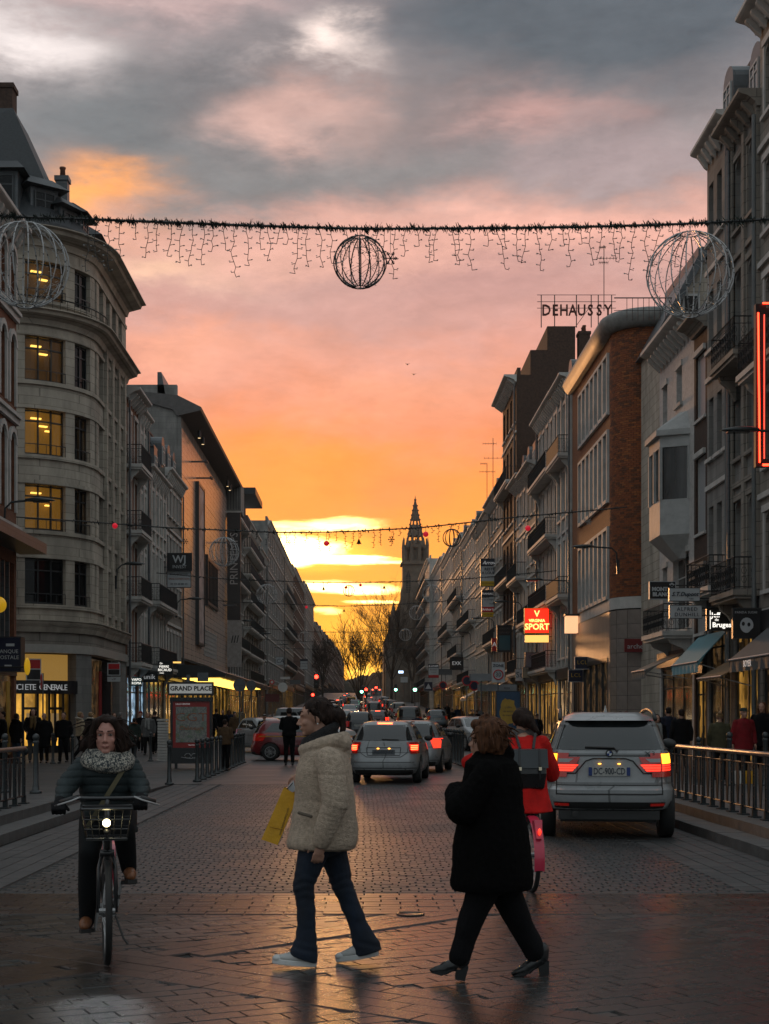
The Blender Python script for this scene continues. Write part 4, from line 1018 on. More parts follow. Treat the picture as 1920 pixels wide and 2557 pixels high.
# stone ground floor
gs = MB(); kring(gs, [(.06, 6.25), (.06, 6.75), (-.4, 6.75), (-.4, 6.25)]); gs.obj('string_course', M_trim, K_)
M_gst = mat('polished_stone_cladding', (.23, .19, .165), .42, var=.2, vscale=1.2, dirt=.4)
gs = MB(); gs.prism([(12, .02)]+[q for q in shell[1:10]]+[(.02, RB+.15), (3.0, RB+.15), (3.0, LB), (12, LB)], 0, 6.25, 'z'); gs.obj('ground_wall', M_joint, K_)
sl_ = 0
kk = acc/(int(acc/.95)); s_ = start
zs = [0, .62, 1.24, 1.86, 2.48, 3.10, 3.72, 4.34, 4.96, 5.58, 6.24]
while s_ < acc-.05:
    p_, d = kat(s_); p2, d2 = kat(min(s_+.62, acc-.001)); v = (p2-p_); ang = math.atan2(v.y, v.x)
    for j in range(10):
        tb = MB(); tb.box(.005, v.length-.007, 0, .05, .006, .612)
        o = tb.obj('stone_slab', M_gst, K_); o.matrix_basis = Matrix.Translation((p_.x, p_.y, zs[j])) @ Matrix.Rotation(ang, 4, 'Z') @ Matrix.Translation((0, rng.uniform(-.004, .0), 0))
    s_ += .62
gs = MB(); gs.box(-.03, .3, u0, u0+.5, 0, 6.25); gs.box(-.03, .3, u0+.5, LB, 4.2, 6.25); gs.box(-.03, .3, 9.2, 10.0, 0, 4.2); gs.box(-.03, .3, 12.4, LB, 0, 4.2); gs.obj('street_cladding', M_gst, K_)
for (a, c) in ((u0+.5, 9.2), (10.0, 12.4)):
    fb = MB(); fb.box(-.05, .1, a, a+.12, 0, 4.2); fb.box(-.05, .1, c-.12, c, 0, 4.2); fb.box(-.05, .1, a+.12, c-.12, 4.0, 4.2)
    for i in range(1, 4): y = a+(c-a)*i/4; fb.box(-.03, .1, y-.05, y+.05, 0, 4.0)
    q = fb.obj('shopfront', M_dfr, K_); pb = MB(); pb.box(.1, .13, a, c, .1, 4.1); pb.obj('pane', M_dim, q)
text('arche', .5, M_letw, None, (0, 0, 0)) if False else None

R4 = house(1, 75.6, 81.0, 'ornate white house with tall narrow windows, carved brackets and one brown screened balcony', 19.6, M_white, X=11.0, nf=4, nb=3, ww=.8, arch=.3, rh=1.5, dorm=1, bal=(1, 3), ornate=True, glass=M_litw, seed=30, out=.7, pil=True, chim=(), bpanel=mat('bamboo_screen', (.16, .09, .04), .8))
house(1, 81.0, 90.0, 'white house with four black iron balconies left of the ornate one', 19.8, M_white, X=11.0, nf=4, nb=5, ww=.85, arch=.25, rh=1.8, dorm=2, bal=(0, 1, 2, 3), ornate=True, glass=M_lity, seed=31, out=.6, chim=())
house(1, 90.0, 96.5, 'slim white house with steep zinc dormers below the tall dark brick block', 17.6, M_cream, X=11.0, nf=4, nb=3, rh=3.0, dorm=2, dk='flat', glass=M_lity, seed=32, out=.8, chim=(), bal=(1,))
house(1, 96.5, 103.0, 'pale house with arched zinc dormer next to the tall dark brick block', 17.9, M_white, X=11.0, nf=4, nb=3, rh=3.0, dorm=2, dk='arch', glass=M_dim, seed=33, out=.8, chim=(), bal=(0, 2), arch=.3)
T_ = house(1, 103.0, 113.0, 'tall sooty brick block with stepped party wall under the rooftop letters', 26.0, M_brick_d, X=11.0, nf=6, nb=4, ww=1.4, roof='flat', glass=M_dim, seed=34, out=.9, chim=(), surround=False, bal=(2, 4))
mb = MB(); L = 10
mb.box(.0, L, 1.0, 2.2, 25.0, 27.2); mb.box(0, L, 2.2, 4.2, 25, 28.9); mb.box(0, L, 0.35, 5, 20, 25.0); mb.obj('stepped_wall', M_brick_d, T_)
for (u, y, h_) in ((L-1.2, 4.5, 28.6), (L-1.2, 5.5, 27.6), (L-1.2, 6.6, 28.2), (L-1.2, 7.7, 27.4)): chimney(T_, u, y, 20, h_, 1.0, .8, 3)
# rooftop letters
Z_ = thing('rooftop_sign', 'rusty rooftop lettering DEHAUSSY on a thin iron frame against the pink sky', 'sign', (px(1440, 104), 104.0, 0), 0)
s = 3600/104; z0 = pz(806, 104)
mb = MB()
hw = 88/s
for xx in (-hw, -hw*.62, -hw*.0, hw*.42, hw*.62, hw): mb.tube([(xx, .15, z0-.3), (xx, .15, pz(735, 104))], .035, 4)
for yy in (735, 752, 768): mb.tube([(-hw-.3, .15, pz(yy, 104)), (hw+.3, .15, pz(yy, 104))], .022, 4)
mb.tube([(-.1, .15, z0-.3), (.9, .15, pz(768, 104))], .02, 4); mb.obj('frame', M_iron, Z_)
M_rust = mat('rusty_letters', (.085, .022, .016), .8, var=.3)
for i, ch in enumerate('DEHAUSSY'):
    text(ch, 1.12, M_rust, Z_, ((-76+i*22.0)/s, .0, pz(776, 104)), ext=.05, sx=.8, bold=.02)
house(1, 113.0, 124.0, 'grey house with two round-topped gables below the aerials', 19.6, M_cream2, X=11.0, nf=5, nb=4, rh=2.4, dorm=2, dk='arch', glass=M_lity, seed=35, out=.7, chim=(), bal=(1,))
house(1, 124.0, 140.0, 'long cream house with many small windows under the television aerials', 19.3, M_cream, X=11.0, nf=5, nb=7, ww=.8, rh=1.6, dorm=3, glass=M_dim, seed=36, out=.6, chim=((.3, 3),))
house(1, 140.0, 158.0, 'cream house behind the ARROW letting board', 20.4, M_white, X=11.0, nf=5, nb=7, ww=.9, rh=1.8, dorm=3, glass=M_lity, seed=37, chim=((.6, 2),), bal=(0, 2))
house(1, 158.0, 176.0, 'brown house whose cornice catches the low sun', 21.6, M_cream2, X=11.0, nf=5, nb=6, rh=1.5, dorm=3, glass=M_lity, seed=38, bal=(1, 3))
house(1, 176.0, 198.0, 'pale row house halfway down the right side', 22.4, M_white, X=11.0, nf=5, nb=8, rh=1.6, dorm=3, glass=M_dim, seed=39, bal=(2,))
house(1, 198.0, 224.0, 'white rendered flats left of the letting board', 23.6, M_white, X=11.0, nf=6, nb=9, roof='flat', glass=M_lity, seed=40, surround=False, chim=())
house(1, 224.0, 262.0, 'white flats with long balconies and sunlit gold edge next to the church', 26.2, M_white, X=10.4, nf=7, nb=9, ww=1.6, roof='flat', glass=M_dim, seed=41, surround=False, bal=(0, 1, 2, 3, 4, 5, 6), chim=())
for i, (y0, y1, h) in enumerate(((345, 400, 22), (400, 470, 23.5), (470, 570, 25.5), (570, 700, 28.5), (700, 900, 32))):
    house(1, y0, y1, ['hazy right block just beyond the church', 'hazy right block behind the bare trees', 'small hazy silhouette house on the right horizon side', 'tiny hazy block near the end of the street, right', 'last hazy block at the right end of the street'][i], h, M_brick_d, X=12.5, nf=5, nb=8, roof='mansard', dorm=4, glass=M_dim, seed=50+i, surround=False, grp='hazy blocks at the end of the street')

# ------------------------------------------------------------------ church
Yc = 300.0; sc_ = F/Yc; zc = road_z(Yc)
C_ = thing('church', 'gothic church with a tall pierced stone spire rising over the right-hand roofs', 'church', (px(1038, Yc), Yc, zc), 0)
def cz(y): return pz(y, Yc)-zc
M_ch = mat('church_stone', (.15, .12, .095), .9, var=.25, vscale=.6, dirt=.4)
mb = MB(); hwid = 2.45
mb.box(-2.9, 2.9, 0, 5.8, 0, cz(1500)); mb.box(-2.7, 2.7, .2, 5.6, cz(1500), cz(1408))
for xx in (-2.9, -.9, .9, 2.9):
    mb.box(xx-.3, xx+.3, -.5, .3, 0, cz(1480)); mb.prism([(xx-.3, cz(1480)), (xx+.3, cz(1480)), (xx, cz(1462))], -.5, .3)
mb.obj('tower', M_ch, C_)
mb = MB(); mb.box(-3.1, 3.1, -.25, 6.05, cz(1409), cz(1404)); mb.box(-2.8, 2.8, -.1, 5.9, cz(1500), cz(1496)); mb.obj('cornice', M_ch, C_)
for xx in (-1.55, 1.55):
    mb = MB(); mb.prism([(xx-.5, cz(1480)), (xx+.5, cz(1480)), (xx+.5, cz(1440)), (xx, cz(1424)), (xx-.5, cz(1440))], .12, .2); o = mb.obj('lancet_window', M_iron, C_)
    mb = MB()
    for j in range(9): mb.box(xx-.5, xx+.5, .04, .14, cz(1478)+j*.36, cz(1478)+j*.36+.1)
    mb.box(xx-.05, xx+.05, .02, .12, cz(1480), cz(1430)); mb.obj('louvre', M_ch, o)
# octagonal belfry
mb = MB()
n8 = lambda r, z: [(r*math.cos(PI/8+PI/4*k), 2.9+r*math.sin(PI/8+PI/4*k), z) for k in range(8)]
zb0, zb1 = cz(1404), cz(1358)
for k in range(8):
    a = PI/8+PI/4*k; mb.T = None
    x, y = 2.1*math.cos(a), 2.9+2.1*math.sin(a); mb.box(x-.3, x+.3, y-.3, y+.3, zb0, zb1)
mb.rings([n8(2.4, zb0), n8(2.4, zb0+.6)]); mb.rings([n8(2.25, zb1-.9), n8(2.1, zb1)]); mb.rings([n8(1.75, zb0), n8(1.75, zb1)])
mb.obj('belfry', M_ch, C_)
for (dx_, dy_) in ((-2.55, .35), (2.55, .35), (-2.55, 5.4), (2.55, 5.4)):
    mb = MB(); mb.box(dx_-.2, dx_+.2, dy_-.2, dy_+.2, zb0, cz(1362)); mb.rings([[(dx_-.24, dy_-.24, cz(1362)), (dx_+.24, dy_-.24, cz(1362)), (dx_+.24, dy_+.24, cz(1362)), (dx_-.24, dy_+.24, cz(1362))], [(dx_-.03, dy_-.03, cz(1340)), (dx_+.03, dy_-.03, cz(1340)), (dx_+.03, dy_+.03, cz(1340)), (dx_-.03, dy_+.03, cz(1340))]]); mb.obj('pinnacle', M_ch, C_)
for k in range(8):
    a = PI/4*k; x, y = 2.35*math.cos(a), 2.9+2.35*math.sin(a)
    mb = MB(); M_ = Matrix.Translation((x, y, 0)) @ Matrix.Rotation(a+PI/2, 4, 'Z'); mb.T = M_; mb.prism([(-.6, zb1-.6), (.6, zb1-.6), (0, cz(1340))], -.15, .15); mb.obj('gable', M_ch, C_)
# spire: eight ribs with thin pierced panels
zt = cz(1246); mb = MB()
def sr(z): return 1.85*(1-(z-zb1)/(zt-zb1))+.12
for k in range(8):
    a = PI/8+PI/4*k
    mb.tube([(sr(zb1)*math.cos(a), 2.9+sr(zb1)*math.sin(a), zb1), (sr(zt)*math.cos(a), 2.9+sr(zt)*math.sin(a), zt)], [.20, .09], 5)
    for j in range(9):
        z = zb1+(zt-zb1)*(j+.5)/9.5; r_ = sr(z)+.16; mb.ell((r_*math.cos(a), 2.9+r_*math.sin(a), z), (.17, .17, .14), 5, 4)
mb.tube([(0, 2.9, zt-.2), (0, 2.9, cz(1232))], [.2, .03], 5); mb.ell((0, 2.9, cz(1243)), (.3, .3, .22), 6, 4)
mb.obj('spire', M_ch, C_)
mb = MB()
for j, (f0, f1) in enumerate(((0, .10), (.20, .46), (.56, .98))):
    za, zb_ = zb1+(zt-zb1)*f0, zb1+(zt-zb1)*f1; mb.rings([n8(sr(za)*.97, za), n8(sr(zb_)*.97, zb_)])
for k in range(8):
    a = PI/8+PI/4*k
    for (f0, f1) in ((.10, .20), (.46, .56)):
        za, zb_ = zb1+(zt-zb1)*f0, zb1+(zt-zb1)*f1
        a2 = a+PI/4; 
        for q in (0, 1):
            c0 = a+(.16 if q == 0 else PI/4-.16)
            aa = a if q == 0 else a2
            mb.add([(sr(za)*.95*math.cos(aa), 2.9+sr(za)*.95*math.sin(aa), za), (sr(za)*.93*math.cos(c0), 2.9+sr(za)*.93*math.sin(c0), za), (sr(zb_)*.93*math.cos(c0), 2.9+sr(zb_)*.93*math.sin(c0), zb_), (sr(zb_)*.95*math.cos(aa), 2.9+sr(zb_)*.95*math.sin(aa), zb_)], [(0, 1, 2, 3)])
mb.obj('pierced_panels', M_ch, C_)
# nave, porch turret and side spirelet
mb = MB(); mb.prism([(-6.5, 0), (-6.5, 13), (-3, 22), (0, 26), (5.5, 18), (5.5, 0)], 6.2, 34, 'y'); mb.obj('nave', M_ch, C_)
mb = MB(); mb.lathe([(1.0, 0), (1.0, cz(1560)), (1.15, cz(1560)), (.03, cz(1500))], 8, -4.6, 1.5, 0); mb.obj('stair_turret', M_ch, C_)
mb = MB(); mb.prism([(-6.3, 0), (-6.3, 9), (-4.8, 14), (-3.2, 9), (-3.2, 0)], -1.5, 6, 'y'); mb.obj('porch', M_ch, C_)

# ------------------------------------------------------------------ bare trees
M_bark = mat('bark', (.055, .042, .032), .9, var=.3, vscale=4)
def tree(label, x, Y, H, spread, seed, trunk_h=3.0, name='bare_tree', grp='bare winter trees down the street', lean=0, twigs=1.0):
    rs = random.Random(seed); z = road_z(Y); root = thing(name, label, 'tree', (x, Y, z), rs.uniform(0, 6), grp)
    tb = MB(); tb.tube([(0, 0, -.2), (0.05, 0, 1), (0, .05, trunk_h+.4)], [.34, .26, .2], 8); tb.obj('trunk', M_bark, root, True)
    cb = MB(); cnt = 0
    stack = []
    for i in range(11):
        a = 2*PI*i/11+rs.uniform(-.3, .3); t = rs.uniform(.12, .58)
        stack.append((Vector((0, 0, trunk_h+rs.uniform(-.8, .6))), Vector((math.cos(a)*t, math.sin(a)*t, 1)).normalized(), H*rs.uniform(.36, .48), .11, 0))
    while stack:
        p, d, L, r_, lv = stack.pop(0); k = 4; pts = [p]
        for i in range(k):
            d = (d+Vector((rs.uniform(-1, 1), rs.uniform(-1, 1), rs.uniform(-.3, .6)))*.13).normalized(); p = p+d*L/k; pts.append(p)
            if lv < 4 and i >= (1 if lv == 0 else 0):
                for _ in range(rs.choice((1, 2, 2) if lv < 3 else (1, 1, 2))):
                    q = Vector((rs.uniform(-1, 1), rs.uniform(-1, 1), rs.uniform(-.25, .8)))
                    nd = (d+q*.75*spread).normalized()
                    stack.append((p, nd, L*rs.uniform(.40, .60), r_*(.5-.06*lv)*(1-.1*i), lv+1))
        rr = [max(.0135, r_*(1-.8*i/k)) for i in range(k+1)]
        cb.tube(pts, rr, 3 if lv > 0 else 5, False); cnt += 1
        if cnt > 3600*twigs: break
    c = cb.obj('crown', M_bark, root); return root
t0 = tree('bare tree with fan shaped crown standing in the middle of the sunset gap', px(897, 215), 215, 17.6, .95, 6, 1.5)
tree('bare tree against the church tower, second from the street middle', px(978, 262), 262, 22.0, 1.0, 5, 5)
tree('bare tree in front of the church porch', px(1030, 285), 285, 15, 1.0, 8, 4)
tree('faint bare tree at the left of the sunset gap', px(806, 330), 330, 15, 1.0, 12, 4)
tree('distant bare tree right of the fan shaped one', px(950, 400), 400, 15, .9, 15, 4)
# wooded rise closing the view
mb = MB(); rs = random.Random(2); zz_ = road_z(1000)
for i in range(900):
    x = rs.uniform(-160, 160); y = rs.uniform(1010, 1060); h = rs.uniform(7, 13)*(1+.25*math.sin(x*.07)); mb.ell((x, y, zz_+h*.3), (rs.uniform(2.5, 5), 3, h*.8), 6, 4)
o = mb.obj('far_wood', mat('far_wood_leaves', (.03, .028, .02), 1, var=.3, vscale=.1)); o['kind'] = 'stuff'; o['label'] = 'dark hazy wood closing the end of the street'
# ================================================================== STREET FURNITURE, SIGNS, DECORATIONS
M_needle = mat('fir_needles', (.012, .020, .014), .8, var=.3, vscale=20)
M_wire = mat('decor_wire', (.018, .018, .018), .5, var=.1)
M_steel = mat('galvanised_wire', (.42, .42, .42), .38, .85, var=.15, vscale=6)
M_led = mat('unlit_light_tip', (.30, .30, .29), .4, var=0)
M_bauble = mat('red_bauble', (.62, .012, .03), .35, var=0, emit=(1, .02, .05), es=.25)
def rope_pts(pts, n=60):
    "smooth polyline through (x_px, y_px) at the rope's own distance"
    xs_ = [p_[0] for p_ in pts]; ys_ = [p_[1] for p_ in pts]
    out = []
    for i in range(n+1):
        x = xs_[0]+(xs_[-1]-xs_[0])*i/n
        out.append((x, float(np.interp(x, xs_, ys_))))
    y = np.array([q[1] for q in out]); yy = y.copy()
    for _ in range(3): yy[1:-1] = (yy[:-2]+yy[1:-1]*2+yy[2:])/4
    return [(out[i][0], yy[i]) for i in range(n+1)]
def garland(label, Y, pts, thick, strands, seed, xs0=None, xs1=None, maxl=.85, n=60, bare=None):
    rs = random.Random(seed); root = thing('fir_garland', label, 'garland', (0, Y, 0), 0, 'garlands strung across the street')
    rp = rope_pts(pts, n); P3 = [(px(x, Y), 0.0, pz(y, Y)) for x, y in rp]
    mb = MB(); mb.tube(P3, thick*.22, 5); mb.obj('cable', M_wire, root)
    mb = MB(); xa, xb = P3[0][0], P3[-1][0]
    if bare: xa, xb = px(bare[0], Y), px(bare[1], Y)
    def zat(x): return float(np.interp(x, [q[0] for q in P3], [q[2] for q in P3]))
    N = int((xb-xa)/.0028 if Y < 40 else (xb-xa)/.03)
    for i in range(N):
        x = xa+(xb-xa)*rs.random(); a = rs.uniform(0, 2*PI); l = thick*rs.uniform(.3, .95)*(1+.25*math.sin(x*9)+.35*math.sin(x*31)+.2*math.sin(x*57)); w = .0105 if Y < 40 else .024
        l *= .8; tx = rs.uniform(-.7, .7)*l; ty = math.cos(a)*l; tz = math.sin(a)*l; z = zat(x)
        mb.add([(x-w, 0, z-w), (x+w, 0, z+w), (x+tx+w*.3, ty, z+tz), (x+tx-w*.3, ty, z+tz-w*.4)], [(0, 1, 2, 3)])
        if i % 3 == 0: mb.add([(x, -w, z), (x, w, z), (x+tx, ty+w*.3, z+tz)], [(0, 1, 2)])
    mb.obj('fir_needles', M_needle, root)
    if strands:
        x = px(xs0, Y); xe = px(xs1, Y)
        while x < xe:
            L = maxl*rs.choice((.35, .5, .65, .8, 1.0))*rs.uniform(.85, 1.05); z = zat(x)-.02; p_ = [(x, 0, z)]; cx_ = x; k = max(3, int(L/.085))
            w = .0068 if Y < 40 else .012
            mb = MB()
            for j in range(k):
                cx_ += rs.uniform(-.035, .035); zz_ = z-L*(j+1)/k; p_.append((cx_, rs.uniform(-.02, .02), zz_))
                sgn = 1 if j % 2 else -1; l = rs.uniform(.05, .09)
                mb.tube([(cx_, 0, zz_), (cx_+sgn*l, .0, zz_+rs.uniform(-.02, .035))], w, 3)
                if Y < 40: mb.cm = 1; mb.tube([(cx_+sgn*l*.75, 0, zz_+.01), (cx_+sgn*l*1.1, 0, zz_+.015)], w*1.3, 3); mb.cm = 0
            mb.tube(p_, w, 3); mb.obj('icicle_light', [M_wire, M_led], root)
            x += rs.uniform(.10, .26) if Y < 40 else rs.uniform(.25, .5)
    return zat
YG = 25.0
zg = garland('fir garland with unlit icicle lights right across the top of the picture', YG, [(-745, 500), (0, 540), (230, 548), (580, 562), (900, 572), (1250, 570), (1500, 566), (1700, 560), (1920, 548), (2556, 505)], .105, True, 1, 215, 1715, .88, 90)
def wire_ball(label, x, y, d, Y, m, ribs=16, leds=True, ztop=None, sq=1.0):
    r_ = d/2*Y/F; cx_, cz_ = px(x, Y), pz(y, Y); root = thing('wire_ball', label, 'wire ball', (cx_, Y, cz_), .1*x, 'wire balls hanging from the garlands')
    t = .011 if Y < 40 else .014
    rm = MB(); rm.tube([(r_*math.sin(PI*i/14)*(1+.03*math.sin(PI*i/14)), 0, -r_*math.cos(PI*i/14)*sq) for i in range(1 if ribs > 8 else 0, 15 if ribs <= 8 else 14)], t, 4)
    me = rm.mesh('rib', m)
    for i in range(ribs): link('rib', me, root, (0, 0, 0), (0, 0, 2*PI*i/ribs))
    hb = MB()
    for s_ in (-1, 1): hb.tube([(r_*.22*math.cos(q*PI/6), r_*.22*math.sin(q*PI/6), s_*r_*.975*sq) for q in range(13)], t*.9, 4)
    hb.tube([(0, 0, r_*sq), (0, 0, (ztop-cz_) if ztop else r_*1.15)], t*.7, 4); hb.obj('hanger', m, root)
    if leds:
        rs = random.Random(int(x)); lb = MB()
        for i in range(ribs):
            a = 2*PI*i/ribs
            for j in range(2, 24):
                th = PI*j/26; q = r_*rs.uniform(.9, 1.03); p0 = (q*math.sin(th)*math.cos(a), q*math.sin(th)*math.sin(a), q*math.cos(th)*sq)
                d_ = (rs.uniform(-.05, .05), rs.uniform(-.05, .05), rs.uniform(-.03, .04)); lb.tube([p0, (p0[0]+d_[0], p0[1]+d_[1], p0[2]+d_[2])], .005, 3)
        for k in range(6):
            a0 = rs.uniform(0, 6.28); pts = []
            for j in range(20): th = PI*j/19; a = a0+.5*math.sin(j*.7); q = r_*.97; pts.append((q*math.sin(th)*math.cos(a), q*math.sin(th)*math.sin(a), q*math.cos(th)))
            lb.tube(pts, .004, 3)
        lb.obj('light_string', M_led, root)
    return root
wire_ball('big steel wire ball hanging in front of the cream corner building', 64, 662, 208, YG, M_steel, 18, ztop=zg(px(64, YG)))
wire_ball('black wire ball hanging in the middle against the pink clouds', 899, 655, 128, YG, M_wire, 16, ztop=zg(px(899, YG)))
wire_ball('big steel wire ball hanging in front of the gabled house', 1723, 686, 208, YG, M_steel, 18, ztop=zg(px(1723, YG)))
def snowflake(label, x, y, d, Y, m, ztop):
    root = thing('snowflake', label, 'decoration', (px(x, Y), Y, pz(y, Y)), 0, 'ornaments hanging from the garlands'); r_ = d/2*Y/F; mb = MB()
    for k in range(6):
        a = PI*k/3; c, s_ = math.cos(a), math.sin(a); mb.tube([(0, 0, 0), (c*r_, 0, s_*r_)], r_*.08, 4)
        for (f, o) in ((.55, .32), (.8, .22)):
            for q in (-1, 1): b_ = a+q*.8; mb.tube([(c*r_*f, 0, s_*r_*f), (c*r_*f+math.cos(b_)*r_*o, 0, s_*r_*f+math.sin(b_)*r_*o)], r_*.06, 4)
    mb.obj('arms', m, root); mb = MB(); mb.tube([(0, 0, r_*.8), (0, 0, ztop-pz(y, Y))], .005, 3); mb.obj('hanger', M_wire, root)
def bauble(label, x, y, d, Y, ztop):
    r_ = d/2*Y/F; root = thing('bauble', label, 'bauble', (px(x, Y), Y, pz(y, Y)), 0, 'ornaments hanging from the garlands')
    mb = MB(); mb.ell((0, 0, 0), (r_, r_, r_), 14, 10); mb.obj('ball', M_bauble, root, True)
    mb = MB(); mb.tube([(0, 0, r_*.9), (0, 0, max(r_*1.3, ztop-pz(y, Y)))], .008, 4); mb.obj('hanger', M_wire, root)
def firtree(label, x, y, d, Y, ztop):
    r_ = d/2*Y/F; root = thing('tree_ornament', label, 'decoration', (px(x, Y), Y, pz(y, Y)), 0, 'ornaments hanging from the garlands'); mb = MB()
    for z0, w, h in ((-.8, .9, .9), (-.3, .65, .8), (.15, .4, .8)): mb.prism([(-w*r_, z0*r_), (w*r_, z0*r_), (0, (z0+h)*r_)], -.03, .03)
    mb.box(-.1*r_, .1*r_, -.02, .02, -1.1*r_, -.8*r_); mb.obj('fir_shape', M_needle, root); mb = MB(); mb.tube([(0, 0, r_*.9), (0, 0, max(r_, ztop-pz(y, Y)))], .008, 4); mb.obj('hanger', M_wire, root)
snowflake('black snowflake ornament beside the middle wire ball', 975, 645, 34, YG, M_wire, zg(px(975, YG)))
Y2 = 55.0; z2 = garland('second garland, thick and dark, crossing the blazing gap in the clouds', Y2, [(-5, 1288), (180, 1300), (420, 1318), (700, 1330), (850, 1328), (1050, 1318), (1300, 1290), (1530, 1270), (1566, 1266)], .11, True, 2, 640, 1200, .75, 70, (180, 1530))
wire_ball('pale wire ball hanging in front of the department store', 560, 1378, 72, Y2, M_steel, 16, True, z2(px(560, Y2)))
wire_ball('dark wire ball hanging by the roofs right of the spire', 1128, 1343, 44, Y2, M_wire, 12, False, z2(px(1128, Y2)))
for lb_, x, y in (('red bauble hanging in front of the cream corner building', 287, 1313), ('orange red bauble against the white gap in the clouds', 815, 1357), ('dark red bauble hanging in front of the church spire', 1063, 1334), ('red bauble in front of the white houses on the right', 1318, 1319)): bauble(lb_, x, y, 14, Y2, z2(px(x, Y2)))
firtree('small fir tree ornament left of the snowflake against the sky', 896, 1352, 16, Y2, z2(px(896, Y2)))
snowflake('snowflake ornament between the fir tree and the spire', 977, 1347, 17, Y2, M_wire, z2(px(977, Y2)))
snowflake('faint snowflake ornament left of the white cloud gap', 721, 1354, 14, Y2, M_wire, z2(px(721, Y2)))
snowflake('pale snowflake ornament on the pink store wall', 463, 1352, 14, Y2, M_wire, z2(px(463, Y2)))
snowflake('white snowflake ornament in front of the orange brickwork', 1470, 1303, 16, Y2, M_led, z2(px(1470, Y2)))
Y3 = 80.0; z3 = garland('third garland, over the long gold cloud bar', Y3, [(385, 1430), (560, 1446), (813, 1455), (1000, 1453), (1160, 1446), (1390, 1425)], .10, False, 3, n=50)
wire_ball('steel wire ball in front of the dark block beyond the store', 666, 1484, 50, Y3, M_steel, 14, False, z3(px(666, Y3)))
wire_ball('small gold rimmed wire ball in the bright cloud bar', 871, 1475, 28, Y3, M_wire, 10, False, z3(px(871, Y3)))
wire_ball('thin wire ball in front of the sunlit gold facade', 1077, 1482, 44, Y3, M_steel, 14, False, z3(px(1077, Y3)))
for lb_, x, y in (('tiny bauble just inside the small wire ball', 864, 1467), ('small orange bauble right of the small wire ball', 900, 1461)): bauble(lb_, x, y, 8, Y3, z3(px(x, Y3)))
firtree('tiny fir tree ornament on the third garland', 808, 1469, 11, Y3, z3(px(808, Y3))); firtree('tiny fir tree ornament near the bare tree tips', 959, 1466, 11, Y3, z3(px(959, Y3)))
Y4 = 100.0; z4 = garland('fourth garland, crossing below the gold cloud bar', Y4, [(505, 1495), (560, 1502), (860, 1514), (1000, 1509), (1160, 1497), (1298, 1482)], .10, False, 4, n=40)
wire_ball('grey wire ball against the church tower, upper one', 1040, 1530, 36, Y4, M_steel, 12, False, z4(px(1040, Y4)))
wire_ball('grey wire ball against the dark left houses', 760, 1592-0, 30, 130, M_steel, 12, False, pz(1573, 130))
firtree('tiny fir tree ornament above the crown of the bare tree', 859, 1524, 8, Y4, z4(px(859, Y4)))
bauble('tiny orange bauble left of the sunset gap', 765, 1516, 7, Y4, z4(px(765, Y4)))
garland('fifth garland, crossing the crown of the bare tree', 130, [(600, 1565), (780, 1578), (900, 1579), (1150, 1560), (1208, 1553)], .09, False, 5, n=30)
wire_ball('grey wire ball against the church tower, lower one', 1012, 1585, 30, 130, M_steel, 12, False, pz(1571, 130))
garland('sixth garland, low over the bare tree', 155, [(648, 1596), (780, 1603), (900, 1604), (1080, 1596), (1158, 1589)], .09, False, 6, n=30)
garland('seventh and lowest garland, across the glowing trunk of the bare tree', 185, [(684, 1617), (800, 1622), (900, 1623), (1010, 1619), (1117, 1608)], .09, False, 7, n=30)
# fairy wire from the store roof
for i, (x, y) in enumerate(((1017, 910), (1034, 928))):
    mb = MB(); q = .16; mb.add([(-q*1.6, 0, .1), (-q*.5, 0, .02), (0, .12, 0), (0, -.15, 0), (q*.5, 0, .02), (q*1.6, 0, .08)], [(0, 1, 3), (0, 2, 1), (1, 2, 3), (3, 2, 4), (4, 2, 5), (4, 5, 3)]); mb.ell((0, 0, 0), (.06, .2, .05), 6, 4)
    tag(mb.obj('bird', M_wire, None, False, (px(x, 120), 120+i, pz(y, 120)), ), 'small dark bird flying high, %s of the pair' % ('upper' if i == 0 else 'lower'), 'bird', 'birds in the sky')

# street lamps on arms
def lamp(label, x_wall, x_head, z, Y, down=True):
    s_ = 1 if x_wall > x_head else -1; root = thing('street_lamp', label, 'street lamp', (x_wall, Y, z), 0 if s_ > 0 else PI, 'street lamps on wall arms')
    L = abs(x_wall-x_head); mb = MB(); mb.tube([(-.05, 0, -.9), (-.1, 0, -.2), (-.3, 0, .0), (-L+.9, 0, .05)], .035, 6); mb.box(-.09, 0.02, -.07, .07, -1.1, -.5); mb.obj('arm', M_dfr, root)
    mb = MB(); n = 10; rs_ = []
    for i in range(n+1):
        t = i/n; w = .17*math.sin(PI*min(1, .12+t*.86))**.6; h = .09*math.sin(PI*min(1, .15+t*.83))**.7
        rs_.append([(-L+.95-t*.95, w*math.cos(2*PI*k/10), .05+h*math.sin(2*PI*k/10)*(1.2 if math.sin(2*PI*k/10) > 0 else .45)) for k in range(10)])
    mb.rings(rs_); hd = mb.obj('head', mat('lamp_head', (.03, .035, .035), .4), root, True)
    mb = MB(); mb.box(-L+.15, -L+.7, -.1, .1, -.01, .02); mb.obj('lens', M_glassc, hd)
lamp('street lamp reaching out from the right edge below the iron balcony', 11.5, 8.95, 8.65, 36)
lamp('street lamp on the rounded brick corner', 10.93, 8.9, 8.75, 61.5)
lamp('street lamp in front of the white houses above the red sports sign', 11.0, 8.5, 8.7, 75.8)
lamp('street lamp over the left edge beside the brick house', -11.5, -9.8, 8.4, 46)
lamp('street lamp between the corner building and the terracotta house', -11.5, -10.1, 8.6, 67)
lamp('street lamp in front of the pale store wall', -11.4, -9.7, 8.7, 88)
